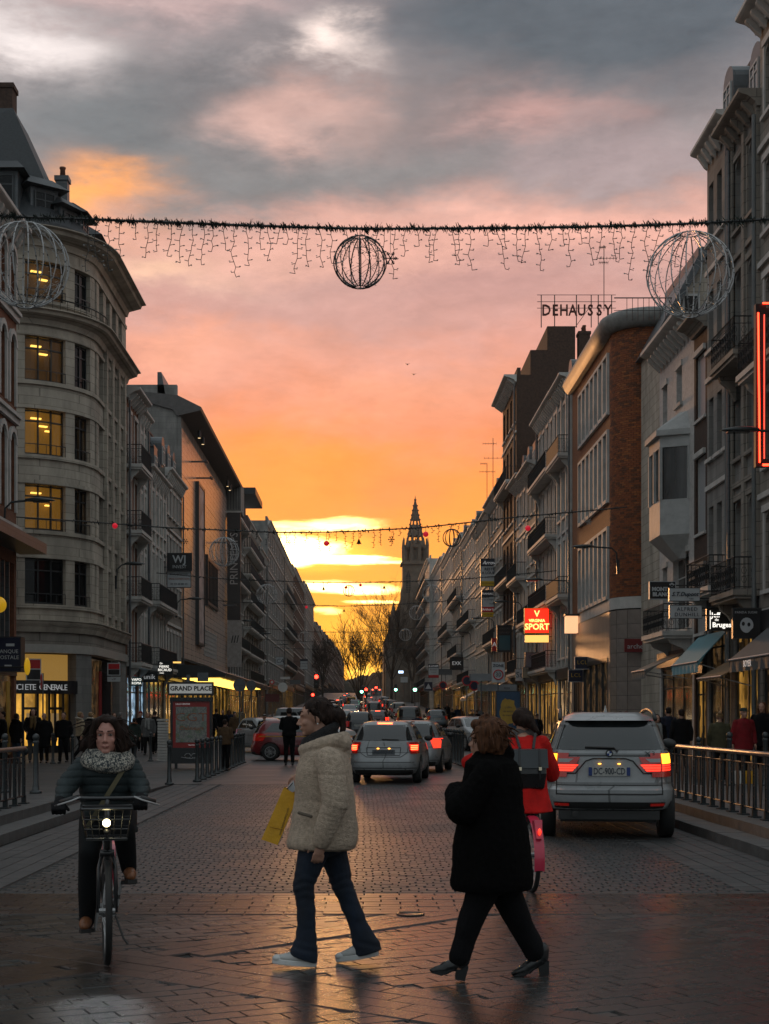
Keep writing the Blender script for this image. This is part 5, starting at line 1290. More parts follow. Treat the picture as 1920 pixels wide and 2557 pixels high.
for i, Y in enumerate((99, 120, 146, 176)): lamp('%s street lamp arm beyond the letting boards, right side' % ('first', 'second', 'third', 'fourth')[i], 11.0, 9.0, 8.9+road_z(Y), Y)
for i, Y in enumerate((124, 150, 185)): lamp('%s street lamp arm beyond the vertical store sign, left side' % ('first', 'second', 'third')[i], -11.5, -9.4, 8.9+road_z(Y), Y)

# bollards
M_boll = mat('bollard_paint', (.030, .036, .038), .38, .2, var=.2, vscale=10)
BO = thing('bollard', 'bollard', 'bollard', (0, 0, 0), 0, 'bollards along the footways')
mb = MB(); mb.lathe([(.10, 0), (.10, .03), (.062, .05), (.058, .12), (.048, .14), (.044, .84), (.055, .86), (.055, .89), (.03, .905)], 14); mb.obj('post', M_boll, BO, True)
mb = MB(); mb.lathe([(.105, 0), (.105, .035), (.08, .05)], 14); mb.obj('foot', M_boll, BO, True)
mb = MB(); mb.ell((0, 0, .955), (.062, .062, .062), 14, 9); mb.obj('ball', M_boll, BO, True)
def gl(x, y, z=0.0): Y = F*(EYE-z)/(y-CY); return (px(x, Y), Y, z)
first = True
def boll(x, Y, z, label, sc__=1.0):
    global first
    if first: BO.location = (x, Y, z); BO['label'] = label; first = False; BO.scale = (1, 1, sc__); return
    copy_tree(BO, (x, Y, z), 0, label, scale=(1, 1, sc__))
boll(-5.55, 24.5, .25, 'bollard just beyond the end of the left railing', 1.0)
boll(-6.15, 24.8, .25, 'bollard behind the left railing at the picture edge')
boll(-7.35, 50, .01, 'lone bollard between the louvred kiosk and the bank')
boll(-10.2, 47.5, .01, 'bollard in front of the man in the black jacket by the bank')
boll(-8.55, 42.5, .01, 'bollard behind the left elbow of the cyclist')
boll(-6.55, 41.5, .01, 'bollard behind the right shoulder of the cyclist')
boll(-4.38, 32.7, .012, 'bollard at the near corner of the map panel, nearest of its row')
for i in range(13): boll(-3.92-.006*i, 34.2+i*1.18, .012, '%s bollard of the row running from the map panel towards the cars' % ('first second third fourth fifth sixth seventh eighth ninth tenth eleventh twelfth thirteenth'.split()[i]))
for i in range(13): boll(3.05-.03*i, 44.6+i*.92-.6, .06, '%s bollard of the row on the right footway beside the waiting cars' % ('first second third fourth fifth sixth seventh eighth ninth tenth eleventh twelfth thirteenth'.split()[i]), 1.08)
boll(7.0, 30, .12, 'bollard in front of the man in the black coat behind the right railing')
boll(6.95, 27.3, .25, 'bollard left of the red parka behind the right railing')
boll(7.6, 27.2, .25, 'bollard right of the red parka at the picture edge')

# railings
M_rail = mat('rail_paint', (.012, .016, .018), .5, .1, var=.2, vscale=8, spec=.3)
M_railtop = mat('worn_handrail', (.16, .12, .105), .45, .2, var=.2, vscale=5)
def railing(label, X, Ya, Yb):
    root = thing('railing', label, 'railing', (X, Ya, .25), 0, 'railings on the raised footways'); L = Yb-Ya
    mb = MB(); mb.tube([(0, 0, .83), (0, L, .83)], .034, 10); mb.obj('top_rail', M_railtop, root, True)
    mb = MB(); mb.tube([(0, 0, .70), (0, L-.05, .70)], .012, 6); mb.obj('upper_rail', M_rail, root); mb = MB(); mb.tube([(0, 0, .12), (0, L-.05, .12)], .014, 6); mb.obj('lower_rail', M_rail, root)
    pb = MB()
    for q in (-.045, .045): pb.box(-.014, .014, q-.009, q+.009, .12, .80)
    for z in (.26, .40, .54, .64): pb.box(-.012, .012, -.045, .045, z, z+.018)
    pb.box(-.03, .03, -.03, .03, .02, .13); pb.box(-.07, .07, -.07, .07, 0, .02); pm = pb.mesh('post', M_rail)
    bb = MB(); bb.add([(0, -.03, .69), (0, .03, .69), (0, .10, .42), (0, .02, .13), (0, -.02, .13), (0, -.10, .42)], [(0, 1, 2, 3, 4, 5)]); 
    bb = MB(); bb.prism([(-.045, .69), (.045, .69), (.085, .50), (.03, .13), (-.03, .13), (-.085, .50)], -.006, .006, 'x'); bm2 = bb.mesh('blade', M_rail)
    k = int(L/.56)
    for i in range(k+1):
        y = L-.06-i*.56
        link('post', pm, root, (0, y, 0))
        if i: link('blade', bm2, root, (0, y+.28, 0), (0, 0, .0))
    mb = MB(); mb.ell((0, L, .78), (.06, .06, .06), 10, 8); mb.tube([(0, L-.02, .83), (0, L+.02, .80)], .03, 8); mb.obj('end_cap', M_rail, root, True)
railing('long low railing with tapered blades on the right kerb beside the silver off-roader', 5.06, 12.0, 23.7)
railing('short railing with a reddish handrail on the left kerb behind the cyclist', -5.06, 12.0, 21.6)

# town map panel
Q_ = thing('map_panel', 'town map panel headed GRAND PLACE in a dark frame with orange graffiti over the map', 'information panel', (px(478, 43), 43, .01), 0)
s = F/43
mb = MB(); mb.box(-.62, .62, -.08, .12, .15, .62); mb.box(-.62, -.55, -.08, .12, .62, 2.0); mb.box(.55, .62, -.08, .12, .62, 2.0); mb.box(-.64, .64, -.1, .14, 2.0, 2.12); mb.box(-.5, -.42, -.03, .07, 0, .15); mb.box(.42, .5, -.03, .07, 0, .15); mb.obj('frame', M_blk, Q_)
mb = MB(); mb.box(-.55, .55, -.05, -.03, .62, 2.0); p2 = mb.obj('red_sheet', mat('map_red', (.30, .015, .012), .4, var=.1), Q_)
mp = bpy.data.materials.new('street_map_print'); mp.use_nodes = True; t = mp.node_tree; k = NB(t); p = t.nodes['Principled BSDF']; tcn = k.n('ShaderNodeTexCoord')
vo = k.n('ShaderNodeTexVoronoi', feature='DISTANCE_TO_EDGE'); vo.inputs['Scale'].default_value = 9; t.links.new(tcn.outputs['Object'], vo.inputs['Vector'])
f1, _ = k.noise(tcn.outputs['Object'], 5, 3)
cc = k.mix(k.ramp(vo.outputs['Distance'], [(.0, 1.0), (.06, 0.0)]), k.ramp(f1, [(.35, (.20, .19, .17)), (.5, (.26, .25, .22)), (.62, (.14, .19, .13)), (.7, (.24, .2, .12))]), (.10, .10, .11))
t.links.new(cc, p.inputs['Base Color']); p.inputs['Roughness'].default_value = .25
mb = MB(); mb.box(-.46, .46, -.062, -.051, .78, 1.84); mb.obj('map', mp, Q_)
text('LILLE CENTRE', .07, M_letw, Q_, (-.25, -.056, 1.92), name='map_heading'); text('VILLE DE LILLE', .045, M_letw, Q_, (0.05, -.056, .70), name='map_heading')
M_graf = mat('graffiti_paint', (.34, .09, .03), .5, var=.3, vscale=20)
text('CGT', .36, M_graf, Q_, (.0, -.068, 1.52), ext=.001, sx=1.35, name='graffiti', bold=-.006); text('Chômeurs', .17, M_graf, Q_, (.0, -.068, 1.20), ext=.001, name='graffiti', shear=.2)
mb = MB(); mb.box(-.68, .66, -.12, .1, 2.18, 2.58); hd_ = mb.obj('header', M_blk, Q_)
mb = MB(); mb.box(-.64, .62, -.13, -.121, 2.24, 2.52); mb.obj('header_plate', mat('plate_white', (.50, .50, .48), .5, emit=(1, 1, .95), es=.10), hd_); text('GRAND PLACE', .185, M_black, Q_, (0, -.133, 2.38), bold=.006)
mb = MB()
for c_ in (-.1, .1): mb.tube([(c_+.09*math.cos(q*.5), -.085, .38+.07*math.sin(q*.5)) for q in range(13)], .008, 4)
mb.tube([(-.3, -.085, .34), (0, -.085, .30), (.3, -.085, .36)], .008, 4); mb.obj('scroll', M_steel, Q_)
mb = MB(); mb.box(-.15, -.05, -.02, .06, 2.58, 2.8); mb.box(.18, .5, -.02, .06, 2.6, 2.86); mb.obj('top_box', M_zinc, Q_)
# louvred kiosk cabinet
U_ = thing('cabinet', 'pale louvred timber cabinet standing between the map panel and the shoppers', 'cabinet', (px(407, 50.5), 50.5, .01), .2)
mb = MB(); mb.box(-.14, .14, .02, .34, .05, 1.38); mb.box(-.2, .2, -.03, .38, 1.40, 1.47); mb.box(-.2, .2, -.03, .38, 0, .05); mb.obj('frame', M_trim, U_)
for i in range(13): mb = MB(); mb.prism([(-.03, .08+i*.1), (.02, .10+i*.1), (.02, .165+i*.1), (-.03, .15+i*.1)], -.19, .19, 'x'); mb.obj('slat', M_trim, U_)

# ------------------------------------------------------------------ shop signs
M_navy = mat('sign_navy', (.006, .008, .03), .4, var=.05); M_pale = mat('sign_pale', (.46, .48, .49), .5, var=.08); M_teal = mat('sign_teal', (.02, .09, .11), .5, var=.1)
M_yel = mat('sign_yellow', (.62, .38, .01), .5, var=.05); M_darkt = mat('dark_letters', (.02, .025, .04), .5, var=0)
M_slit = mat('sign_red_lit', (.6, .01, .005), .5, var=0, emit=(1.0, .022, .008), es=1.25); M_ylit = mat('letters_yellow_lit', (.9, .6, .2), .5, var=0, emit=(1.0, .66, .16), es=1.5)
M_wlit = mat('panel_lit_amber', (.6, .4, .15), .5, var=0, emit=(1.0, .55, .13), es=.9)
def sign(label, x0, x1, y0, y1, Y, bgm, lines, side=1, wall=None, frame=None, name='hanging_sign', depth=.14, arm=True, font_w=1.0, post=None):
    s_ = F/Y; X0, X1 = px(x0, Y), px(x1, Y); Z0, Z1 = pz(y1, Y), pz(y0, Y); w, h = X1-X0, Z1-Z0
    root = thing(name, label, 'sign', ((X0+X1)/2, Y, (Z0+Z1)/2), 0)
    mb = MB(); mb.box(-w/2, w/2, 0, depth, -h/2, h/2); mb.obj('panel', bgm, root)
    if frame is not False:
        fb = MB(); q = min(w, h)*.035
        fb.box(-w/2-q, w/2+q, -q*.5, depth+q*.5, h/2+.001, h/2+q); fb.box(-w/2-q, w/2+q, -q*.5, depth+q*.5, -h/2-q, -h/2-.001); fb.box(-w/2-q, -w/2-.001, -q*.5, depth+q*.5, -h/2, h/2); fb.box(w/2+.001, w/2+q, -q*.5, depth+q*.5, -h/2, h/2)
        fb.obj('frame', frame or M_dfr, root)
    for ln in lines:
        if ln[0] == 'box':
            _, a, b_, c, d, mm = ln; bb = MB(); bb.box(-w/2+a*w, -w/2+b_*w, -.012, -.002, h/2-d*h, h/2-c*h); bb.obj('band', mm, root)
        else:
            tx, sz, xx, yy, mm = ln[:5]; kw = ln[5] if len(ln) > 5 else {}
            text(tx, sz*h, mm, root, (-w/2+xx*w, -.02, h/2-yy*h), **kw)
    if arm:
        W_ = wall if wall is not None else (11.5 if side > 0 else -11.5); ab = MB()
        for zz_ in (h*.3, -h*.3): ab.tube([((w/2 if side > 0 else -w/2), depth/2, zz_), (W_-(X0+X1)/2, depth/2, zz_)], .022, 5)
        ab.obj('bracket', M_iron, root)
    if post is not None: ab = MB(); ab.tube([(0, depth+.03, -h/2), (0, depth+.03, post-(Z0+Z1)/2)], .03, 6); ab.tube([(0, depth+.03, -h/2), (0, depth+.03, h/2)], .03, 6); ab.obj('pole', M_zinc, root)
    return root
# left
sign('square black board reading WJ INVEST over a white letting notice', 418, 478, 1382, 1424, 83.5, M_black, [('WJ', .62, .5, .36, M_pale, dict(bold=.012)), ('INVEST', .26, .5, .80, M_pale)], -1)
sign('white notice with a telephone number under the WJ INVEST board', 418, 476, 1425, 1466, 83.7, M_pale, [('Nous recherchons', .15, .5, .2, M_darkt), ('SANS CONDITION', .15, .5, .5, M_graf), ('03 59 30 80 10', .17, .5, .82, M_darkt)], -1)
sg = sign('square red and black bank sign above a small arrow plate', 268, 301, 1655, 1687, 64.2, M_pale, [('box', .08, .92, .08, .49, M_red), ('box', .08, .92, .53, .92, M_black)], -1, wall=-11.5)
sign('small white arrow plate under the red and black bank sign', 268, 301, 1690, 1702, 64.2, M_pale, [('->', 1.0, .5, .5, M_darkt)], -1)
sign('small teal neon sign reading VAPO', 328, 354, 1691, 1712, 71, M_teal, [('VAPO', .45, .5, .3, M_letlit), ('ROMA', .4, .5, .72, M_letlit)], -1)
sign('black shop board reading unik', 352, 394, 1680, 1703, 75, M_black, [('unik', .75, .5, .45, M_letw)], -1)
sign('black board reading Dr PIERRE RICAUD with yellow lamps behind', 395, 430, 1652, 1684, 75.3, M_black, [('Dr', .2, .22, .15, M_letlit), ('PIERRE', .26, .42, .40, M_letlit), ('RICAUD', .29, .47, .66, M_letlit), ('PARIS', .13, .25, .90, M_letlit)], -1)
sign('glowing yellow strip behind the RICAUD board', 431, 452, 1652, 1656, 82, M_wlit, [], -1)
sign('small white bank sign with blue CA letters', 689, 708, 1641, 1660, 188, M_pale, [('CA', .75, .5, .5, M_navy, dict(shear=.3))], -1)
sign('distant white board with rows of small print', 750, 768, 1646, 1671, 225, M_pale, [('box', 0, 1, 0, .2, M_darkt), ('A VENDRE', .17, .5, .45, M_darkt), ('LOCAL', .17, .5, .7, M_darkt)], -1)
bp = sign('navy bank sign reading BANQUE POSTALE at the left edge', -20, 50, 1592, 1675, 44, M_navy, [('LA', .11, .2, .50, M_pale), ('BANQUE', .16, .56, .42, M_pale), ('POSTALE', .16, .58, .60, M_pale), ('box', .5, .8, .18, .26, M_pale), ('box', .45, .7, .82, .9, M_pale)], -1, depth=.5)
for (lb_, x, y, rx, rz_, Y) in (('round yellow sign standing proud of the navy bank sign', 68, 1664, 6, 22, 43.6), ('yellow globe sign cut by the left edge of the picture', -2, 1510, 18, 20, 44.5)):
    root = thing('round_sign', lb_, 'sign', (px(x, Y), Y, pz(y, Y)), 0); mb = MB(); r_ = rz_*Y/F
    mb.ell((0, 0, 0), (rx*Y/F, r_, r_), 16, 12); mb.obj('disc', mat('yellow_plastic', (.60, .33, .01), .4, var=0, emit=(1, .55, .02), es=.22), root, True)
    mb = MB(); mb.tube([(0, .05, -.02), (-11.5-px(x, Y), .05, -.02)], .03, 6); mb.obj('bracket', M_iron, root)
# right
sign('white letting board headed ARROW reading RESTE A LOUER', 1201, 1243, 1396, 1463, 120, M_pale, [('box', 0, 1, 0, .27, M_darkt), ('Arrow', .19, .5, .14, M_letw, dict(shear=.3)), ('RESTE', .14, .5, .38, M_darkt, dict(bold=.01)), ('A LOUER', .14, .5, .52, M_darkt, dict(bold=.01)), ('640 m²', .12, .5, .68, M_darkt), ('box', 0, 1, .82, 1, M_yel), ('03 20 04 04 04', .09, .5, .91, M_darkt)], 1, 11.0)
sign('letting board with stacked TRANSACTION and Arthur Loyd notices', 1204, 1246, 1475, 1540, 120.5, M_pale, [('box', 0, 1, 0, .24, M_darkt), ('TRANSACTION', .10, .5, .12, M_letw), ('Ici s\'implante', .1, .5, .34, M_darkt, dict(shear=.2)), ('Immo', .1, .6, .5, M_teal), ('box', 0, 1, .62, .82, M_red), ('Arthur Loyd', .13, .5, .72, M_letw), ('box', 0, 1, .83, 1, M_yel), ('03 28 38 38 38', .09, .5, .92, M_darkt)], 1, 11.0)
sign('lit red sign reading V VIRGINIA SPORT in yellow letters', 1311, 1370, 1520, 1580, 83.5, M_slit, [('V', .36, .5, .22, M_ylit, dict(bold=.01)), ('VIRGINIA', .17, .5, .50, M_ylit, dict(bold=.008, sx=.95)), ('SPORT', .36, .5, .76, M_ylit, dict(bold=.012, sx=.95))], 1, 11.0, M_yel, 'lit_sign')
sign('small amber lit panel hanging under the red sports sign', 1311, 1370, 1586, 1604, 83.5, M_wlit, [], 1, 11.0, None, 'lit_sign')
sign('dark board with a teal square, left of the red sports sign', 1242, 1277, 1562, 1627, 105, M_black, [('MAISON', .1, .5, .12, M_steel), ('BENARD', .1, .5, .27, M_steel), ('box', .1, .9, .38, .95, M_teal)], 1, 11.0)
sign('small red square sign left of the dark teal board', 1228, 1241, 1593, 1626, 108, M_red, [('A', .5, .5, .5, M_letw)], 1, 11.0)
sign('grey blue board with dark letters under the amber panel', 1312, 1345, 1630, 1665, 88, mat('sign_greyblue', (.10, .13, .15), .5), [('C L', .35, .5, .3, M_navy)], 1, 11.0)
sign('small white sign with a blue curl beside the tan hairdresser sign', 1287, 1305, 1671, 1700, 96, M_pale, [('St', .7, .5, .5, M_teal)], 1, 11.0)
sign('tan sign reading Jean Louis David', 1306, 1341, 1667, 1693, 89.5, mat('sign_tan', (.26, .22, .16), .6), [('Jean', .3, .4, .2, M_darkt), ('Louis', .3, .5, .5, M_darkt), ('David', .3, .6, .8, M_darkt)], 1, 11.0)
sign('upper navy bank sign reading LCL', 1436, 1471, 1641, 1670, 70, M_navy, [('LCL', .48, .5, .46, M_yel, dict(bold=-.004, spacing=1.15))], 1, 10.95, M_pale)
sign('lower navy bank sign reading LCL', 1420, 1456, 1673, 1702, 71.5, M_navy, [('LCL', .48, .5, .46, M_yel, dict(bold=-.004, spacing=1.15))], 1, 10.95, M_pale)
sign('dark red wall sign reading arche on the stone ground floor', 1560, 1612, 1595, 1628, 61.8, mat('sign_darkred', (.16, .01, .012), .5), [('arche', .52, .5, .58, M_pale, dict(sx=1.05))], 1, arm=False, frame=False, depth=.18)
mb_ = sign('black sign reading MONT BLANC with a white star', 1623, 1686, 1453, 1495, 47.5, M_black, [('MONT', .31, .38, .44, M_pale, dict(bold=.010)), ('BLANC', .31, .43, .75, M_pale, dict(bold=.010)), ('*', .6, .86, .34, M_pale, dict(bold=.02))], 1, frame=M_pale)
sign('pale sign with slanted script S.T. Dupont', 1672, 1747, 1469, 1500, 44.7, M_pale, [('S.T.Dupont', .46, .5, .48, M_darkt, dict(shear=.35, bold=.004)), ('PARIS', .14, .72, .84, M_darkt)], 1)
sign('pale sign reading ALFRED DUNHILL in spaced capitals', 1673, 1752, 1512, 1543, 44.5, M_pale, [('ALFRED', .42, .54, .3, M_darkt, dict(spacing=1.2)), ('DUNHILL', .42, .53, .74, M_darkt, dict(spacing=1.2))], 1)
jd = sign('black sign with lit cream letters Jeff de Bruges', 1766, 1830, 1522, 1573, 44.6, M_black, [('Jeff', .34, .32, .28, M_letlit, dict(bold=.004)), ('de', .2, .36, .50, M_letlit), ('Bruges', .34, .56, .76, M_letlit, dict(bold=.004)), ('box', .10, .125, .05, .95, M_letlit)], 1, name='lit_sign')
pn_ = sign('black square sign reading PANDA SUSHI with a white panda head', 1832, 1899, 1520, 1592, 41.2, M_black, [('PANDA SUSHI', .115, .45, .13, M_pale, dict(spacing=1.1))], 1)
mb = MB(); r_ = .19; mb.T = Matrix.Translation((-.02, -.02, -.06)); mb.prism([(math.cos(2*PI*i/18)*r_*(1 if i not in (14, 15, 16) else .75), math.sin(2*PI*i/18)*r_*1.15) for i in range(18)], -.01, .0); mb.obj('emblem', M_pale, pn_)
for (a, c) in ((-.10, .02), (.06, 0.0)):
    mb = MB(); mb.T = Matrix.Translation((a-.02, -.034, c-.04)); mb.prism([(math.cos(2*PI*i/12)*.045, math.sin(2*PI*i/12)*.06) for i in range(12)], -.005, .0); mb.obj('emblem_patch', M_black, pn_)
sign('black shop board reading EXK', 1124, 1156, 1641, 1672, 150, M_black, [('EXK', .4, .5, .5, M_letw)], 1, 11.0)
sign('white A LOUER letting board far down the right side', 1070, 1095, 1659, 1692, 176, M_pale, [('box', 0, 1, 0, .25, M_darkt), ('A LOUER', .18, .5, .13, M_letw), ('Bureaux', .16, .5, .4, M_darkt), ('110 m²', .14, .5, .6, M_darkt), ('box', 0, 1, .8, 1, M_red)], 1, 11.0)
sign('tiny blue lit sign in the shade under the church', 995, 1007, 1675, 1681, 230, mat('blue_lit', (.5, .6, 1), .5, var=0, emit=(.5, .7, 1), es=2.0), [], 1, 10.4, False)
# traffic signs on poles
def disc_sign(label, x, y, r_px, Y, mats, zb=0.05, face=0.0, nm='road_sign', bar=False, sq=1.0):
    root = thing(nm, label, 'road sign', (px(x, Y), Y, zb), face); z = pz(y, Y)-zb; r_ = r_px*Y/F
    mb = MB(); mb.tube([(0, .06, 0), (0, .06, z+r_)], .03, 6); mb.obj('pole', M_zinc, root)
    for i, (f, m_) in enumerate(mats):
        mb = MB(); mb.rings([[(r_*f*math.cos(2*PI*k/20), .02-.012*i-q, z+r_*f*math.sin(2*PI*k/20)) for k in range(20)] for q in (0, .011)]); mb.obj('disc', m_, root)
    if bar: mb = MB(); mb.box(-r_*.6, r_*.6, -.04, -.03, z-r_*.14, z+r_*.14); mb.obj('bar', M_pale, root)
disc_sign('red no-entry disc seen edge-on in front of the bank', 103, 1702, 21, 52, [(1.0, M_pale), (.93, M_red)], .01, R(-70), bar=True)
disc_sign('grey back of a round road sign on a pole near the marquee', 598, 1711, 16, 66, [(1.0, M_zinc)], .1)
disc_sign('second grey round sign back, thinner, right of the first', 627, 1712, 13, 72, [(1.0, M_zinc)], .2)
disc_sign('white octagonal sign back beside the parked cars', 706, 1716, 12, 92, [(1.0, M_pale)], .4)
disc_sign('small round sign with red rim above the parked cars', 679, 1703, 6, 110, [(1.0, M_red), (.6, M_pale)], .6)
disc_sign('round blue no-parking sign with red rim on the right', 1106, 1711, 10, 112, [(1.0, M_red), (.75, M_navy)], .6)
z30 = sign('white zone 30 speed sign with a red ring on a black pole', 1229, 1259, 1654, 1703, 64, M_pale, [('ZONE', .2, .5, .17, M_darkt, dict(bold=.004)), ('30', .3, .5, .63, M_darkt)], 1, arm=False, frame=M_trim, name='road_sign', depth=.03, post=.08)
mb = MB(); mb.tube([(.21*math.cos(2*PI*k/20), -.02, -.11+.21*math.sin(2*PI*k/20)) for k in range(21)], .028, 5); mb.obj('ring', M_red, z30)
sign('grey arrow shaped direction board left of the zone sign', 1172, 1232, 1682, 1700, 66, mat('direction_grey', (.20, .21, .22), .5), [('box', 0, .04, 0, 1, M_zinc)], 1, arm=False, frame=False, name='direction_sign', depth=.04, post=.08)
sign('second grey direction board behind the zone sign', 1192, 1290, 1709, 1726, 66.5, mat('direction_grey', (.20, .21, .22), .5), [('nos', .6, .75, .5, M_darkt)], 1, arm=False, frame=False, name='direction_sign', depth=.04, post=.08)
disc_sign('round blue and red sign half hidden by the grey arrow board', 1166, 1700, 13, 67, [(1.0, M_red), (.75, M_navy)], .08)
disc_sign('lower round blue and red sign beside the grey arrow board', 1184, 1712, 13, 68, [(1.0, M_red), (.75, M_navy)], .08)
cw = sign('blue square crossing sign with a white triangle', 1059, 1080, 1703, 1725, 115, M_navy, [], 1, arm=False, frame=M_trim, name='road_sign', depth=.03, post=.6)
mb = MB(); mb.prism([(-.24, -.2), (.24, -.2), (0, .24)], -.02, -.01); mb.obj('triangle', M_pale, cw)
bs = sign('blue street poster with a yellow splash behind the red coat cyclist', 1240, 1298, 1727, 1825, 60, mat('poster_blue', (.012, .05, .11), .35, var=.2), [('L\'offre', .07, .5, .40, M_darkt), ('de saison', .07, .5, .50, M_darkt), ('du marché', .07, .5, .60, M_darkt)], 1, arm=False, name='poster_stand', depth=.2, post=.08)
mb = MB(); rs = random.Random(4); mb.prism([(math.cos(2*PI*i/22)*.36*rs.uniform(.8, 1.1), -.0+math.sin(2*PI*i/22)*.56*rs.uniform(.85, 1.08)) for i in range(22)], -.016, -.006); mb.obj('yellow_splash', mat('poster_yellow', (.42, .25, .03), .5), bs)
for lb_, x0, x1, y0, y1, Y, m_ in (('dark red poster case beside the parked cars on the left', 662, 697, 1733, 1752, 84, mat('poster_darkred', (.10, .012, .01), .5)), ('blue grey direction board far left of the traffic', 700, 724, 1690, 1696, 100, M_pale), ('dark direction board next to the pale one', 724, 750, 1698, 1708, 104, M_zinc), ('pale street board above the traffic on the right', 1000, 1018, 1690, 1704, 140, M_pale), ('grey green street board on the right beyond the crossing sign', 1096, 1128, 1671, 1684, 150, M_zinc)):
    sign(lb_, x0, x1, y0, y1, Y, m_, [], 1, arm=False, name='street_board', depth=.06, post=road_z(Y))
def signal(label, x, y, Y, c, es=12, r_=.13, post=True):
    root = thing('traffic_light', label, 'traffic light', (px(x, Y), Y, road_z(Y)), 0, 'traffic lights'); z = pz(y, Y)-road_z(Y)
    mb = MB(); mb.tube([(0, .12, 0), (0, .12, z+.2)], .05, 6); mb.obj('pole', M_dfr, root)
    off = {'r': -.0, 'g': .56, 'w': .3}[c]; mb = MB(); mb.box(-.16, .16, -.08, .1, z-.75+off, z+.2+off); hb_ = mb.obj('housing', M_black, root)
    for k_, cc_ in (('r', (1, .02, .01)), ('w', (1, .35, .02)), ('g', (.25, 1, .6))):
        zz_ = z+off-{'r': 0, 'w': .28, 'g': .56}[k_]; mb = MB(); mb.ell((0, -.08, zz_), (r_, .05, r_), 10, 6)
        mb.obj('lamp', mat('signal_%s_%s' % (k_, 'on' if k_ == c else 'off'), cc_ if k_ == c else (.03, .03, .03), .4, var=0, emit=cc_ if k_ == c else None, es=es if k_ == c else 0), root, True)
signal('red traffic light low on the left of the traffic', 790, 1690, 96, 'r'); signal('small red traffic light under the first on the left', 781, 1735, 130, 'r')
signal('distant red traffic light in the middle of the street', 914, 1722, 210, 'r', 14, .22); signal('tiny red traffic light by the far bus', 1042-103, 1717, 260, 'r', 14, .22)
signal('green traffic light below the church', 1036, 1722, 160, 'g', 7, .2); signal('small green traffic light in the middle distance', 903, 1727, 190, 'g', 7, .2); signal('green light on the far right of the traffic', 988, 1722, 200, 'g', 5, .2)
# neon frame
N_ = thing('neon_frame', 'tall glowing red neon bracket at the right edge above the iron balcony', 'neon sign', (10.43, 38, 0), 0)
M_neon = mat('red_neon', (1, .05, .02), .4, var=0, emit=(1.0, .035, .012), es=6.0); M_neon2 = mat('dim_neon', (.7, .1, .08), .4, var=0, emit=(1, .1, .06), es=1.0)
z0, z1 = pz(1155, 38), pz(757, 38)
mb = MB(); mb.tube([(0, 0, z1-.25), (0.04, 0, z0)], .022, 8); mb.tube([(0.12, .0, z0-.06), (1.0, .0, z0-.06)], .03, 8); mb.tube([(.12, 0, z1), (1.0, 0, z1)], .022, 8); mb.obj('tube', M_neon, N_, True)
mb = MB(); mb.tube([(.16, 0, z1-.3), (.16, 0, z0+.1)], .018, 8); mb.obj('inner_tube', M_neon2, N_, True)
mb = MB(); mb.box(-.05, .22, .05, .25, z0-.1, z1); mb.box(.2, 1.07, .08, .2, z0-.1, z0+.1); mb.box(.2, 1.07, .08, .2, z1-.3, z1-.1); mb.obj('casing', M_black, N_)

# awnings
def awning(label, Ya, Yb, z1, z0, outX, m, val=.35, X=11.5, txt=None, stripes=None):
    root = thing('awning', label, 'awning', (X, Yb, 0), R(-90)); L = Yb-Ya; D = X-outX
    mb = MB(); mb.prism([(0, z1), (-D, z0), (-D, z0-.03), (0, z1-.04)], 0, L, 'x'); mb.obj('canvas', m, root)
    n = 14
    vb = MB()
    for i in range(n): u0_, u1_ = L*i/n, L*(i+1)/n; vb.add([(u0_, -D+.01, z0-.02), (u1_, -D+.01, z0-.02), (u1_, -D-.02+.03*(i % 2), z0-val), (u0_, -D+.01-.03*(i % 2), z0-val)], [(0, 1, 2, 3)])
    for (u_,) in ((0,), (L,)): vb.add([(u_, 0, z1-.04), (u_, -D, z0-.03), (u_, -D, z0-val*.6), (u_, -D*.75, z0+(z1-z0)*.2)], [(0, 1, 2, 3)])
    v = vb.obj('valance', m, root)
    ab = MB()
    for u_ in (.3, L-.3): ab.tube([(u_, -.05, z0-.3), (u_, -D+.05, z0-.05)], .02, 5)
    ab.tube([(0, -D, z0-.01), (L, -D, z0-.01)], .03, 6); ab.obj('arm', M_steel, root)
    if txt: text(txt, val*.7, M_letw, root, (L*.4, -D-.03, z0-val*.5))
    return root
M_aw = mat('teal_canvas', (.10, .26, .30), .8, var=.1, vscale=6, sheen=.2)
awning('teal canvas awning over the chocolate shop', 45.4, 49.2, 4.3, 3.30, 10.55, M_aw, .34)
awning('dark grey awning cut by the right edge, under the panda sign', 35.5, 40.5, 4.15, 3.15, 10.3, mat('charcoal_canvas', (.075, .08, .082), .8, var=.15), .36, txt='BOYER')
awning('brown lit awning below the dark grey one', 42.0, 45.0, 3.35, 2.75, 10.45, mat('brown_canvas', (.16, .10, .05), .8, var=.1), .10)
awning('small faded awning beside the stone ground floor', 50.5, 53, 3.9, 3.2, 9.9, mat('faded_canvas', (.13, .13, .12), .8, var=.15), .30)
awning('pale awning far down the right side', 128, 136, 4.3, 3.3, 9.2, mat('pale_canvas', (.35, .32, .28), .8), .30, 11.0)
for i, (y0_, y1_) in enumerate(((100, 104), (112, 118), (142, 148), (160, 168))): awning('%s striped awning beyond the red sports sign' % ('first', 'second', 'third', 'fourth')[i], y0_, y1_, 4.0+road_z(y0_), 3.3+road_z(y0_), 9.6, mat('dull_canvas', (.20, .14, .10), .8), .25, 11.0)
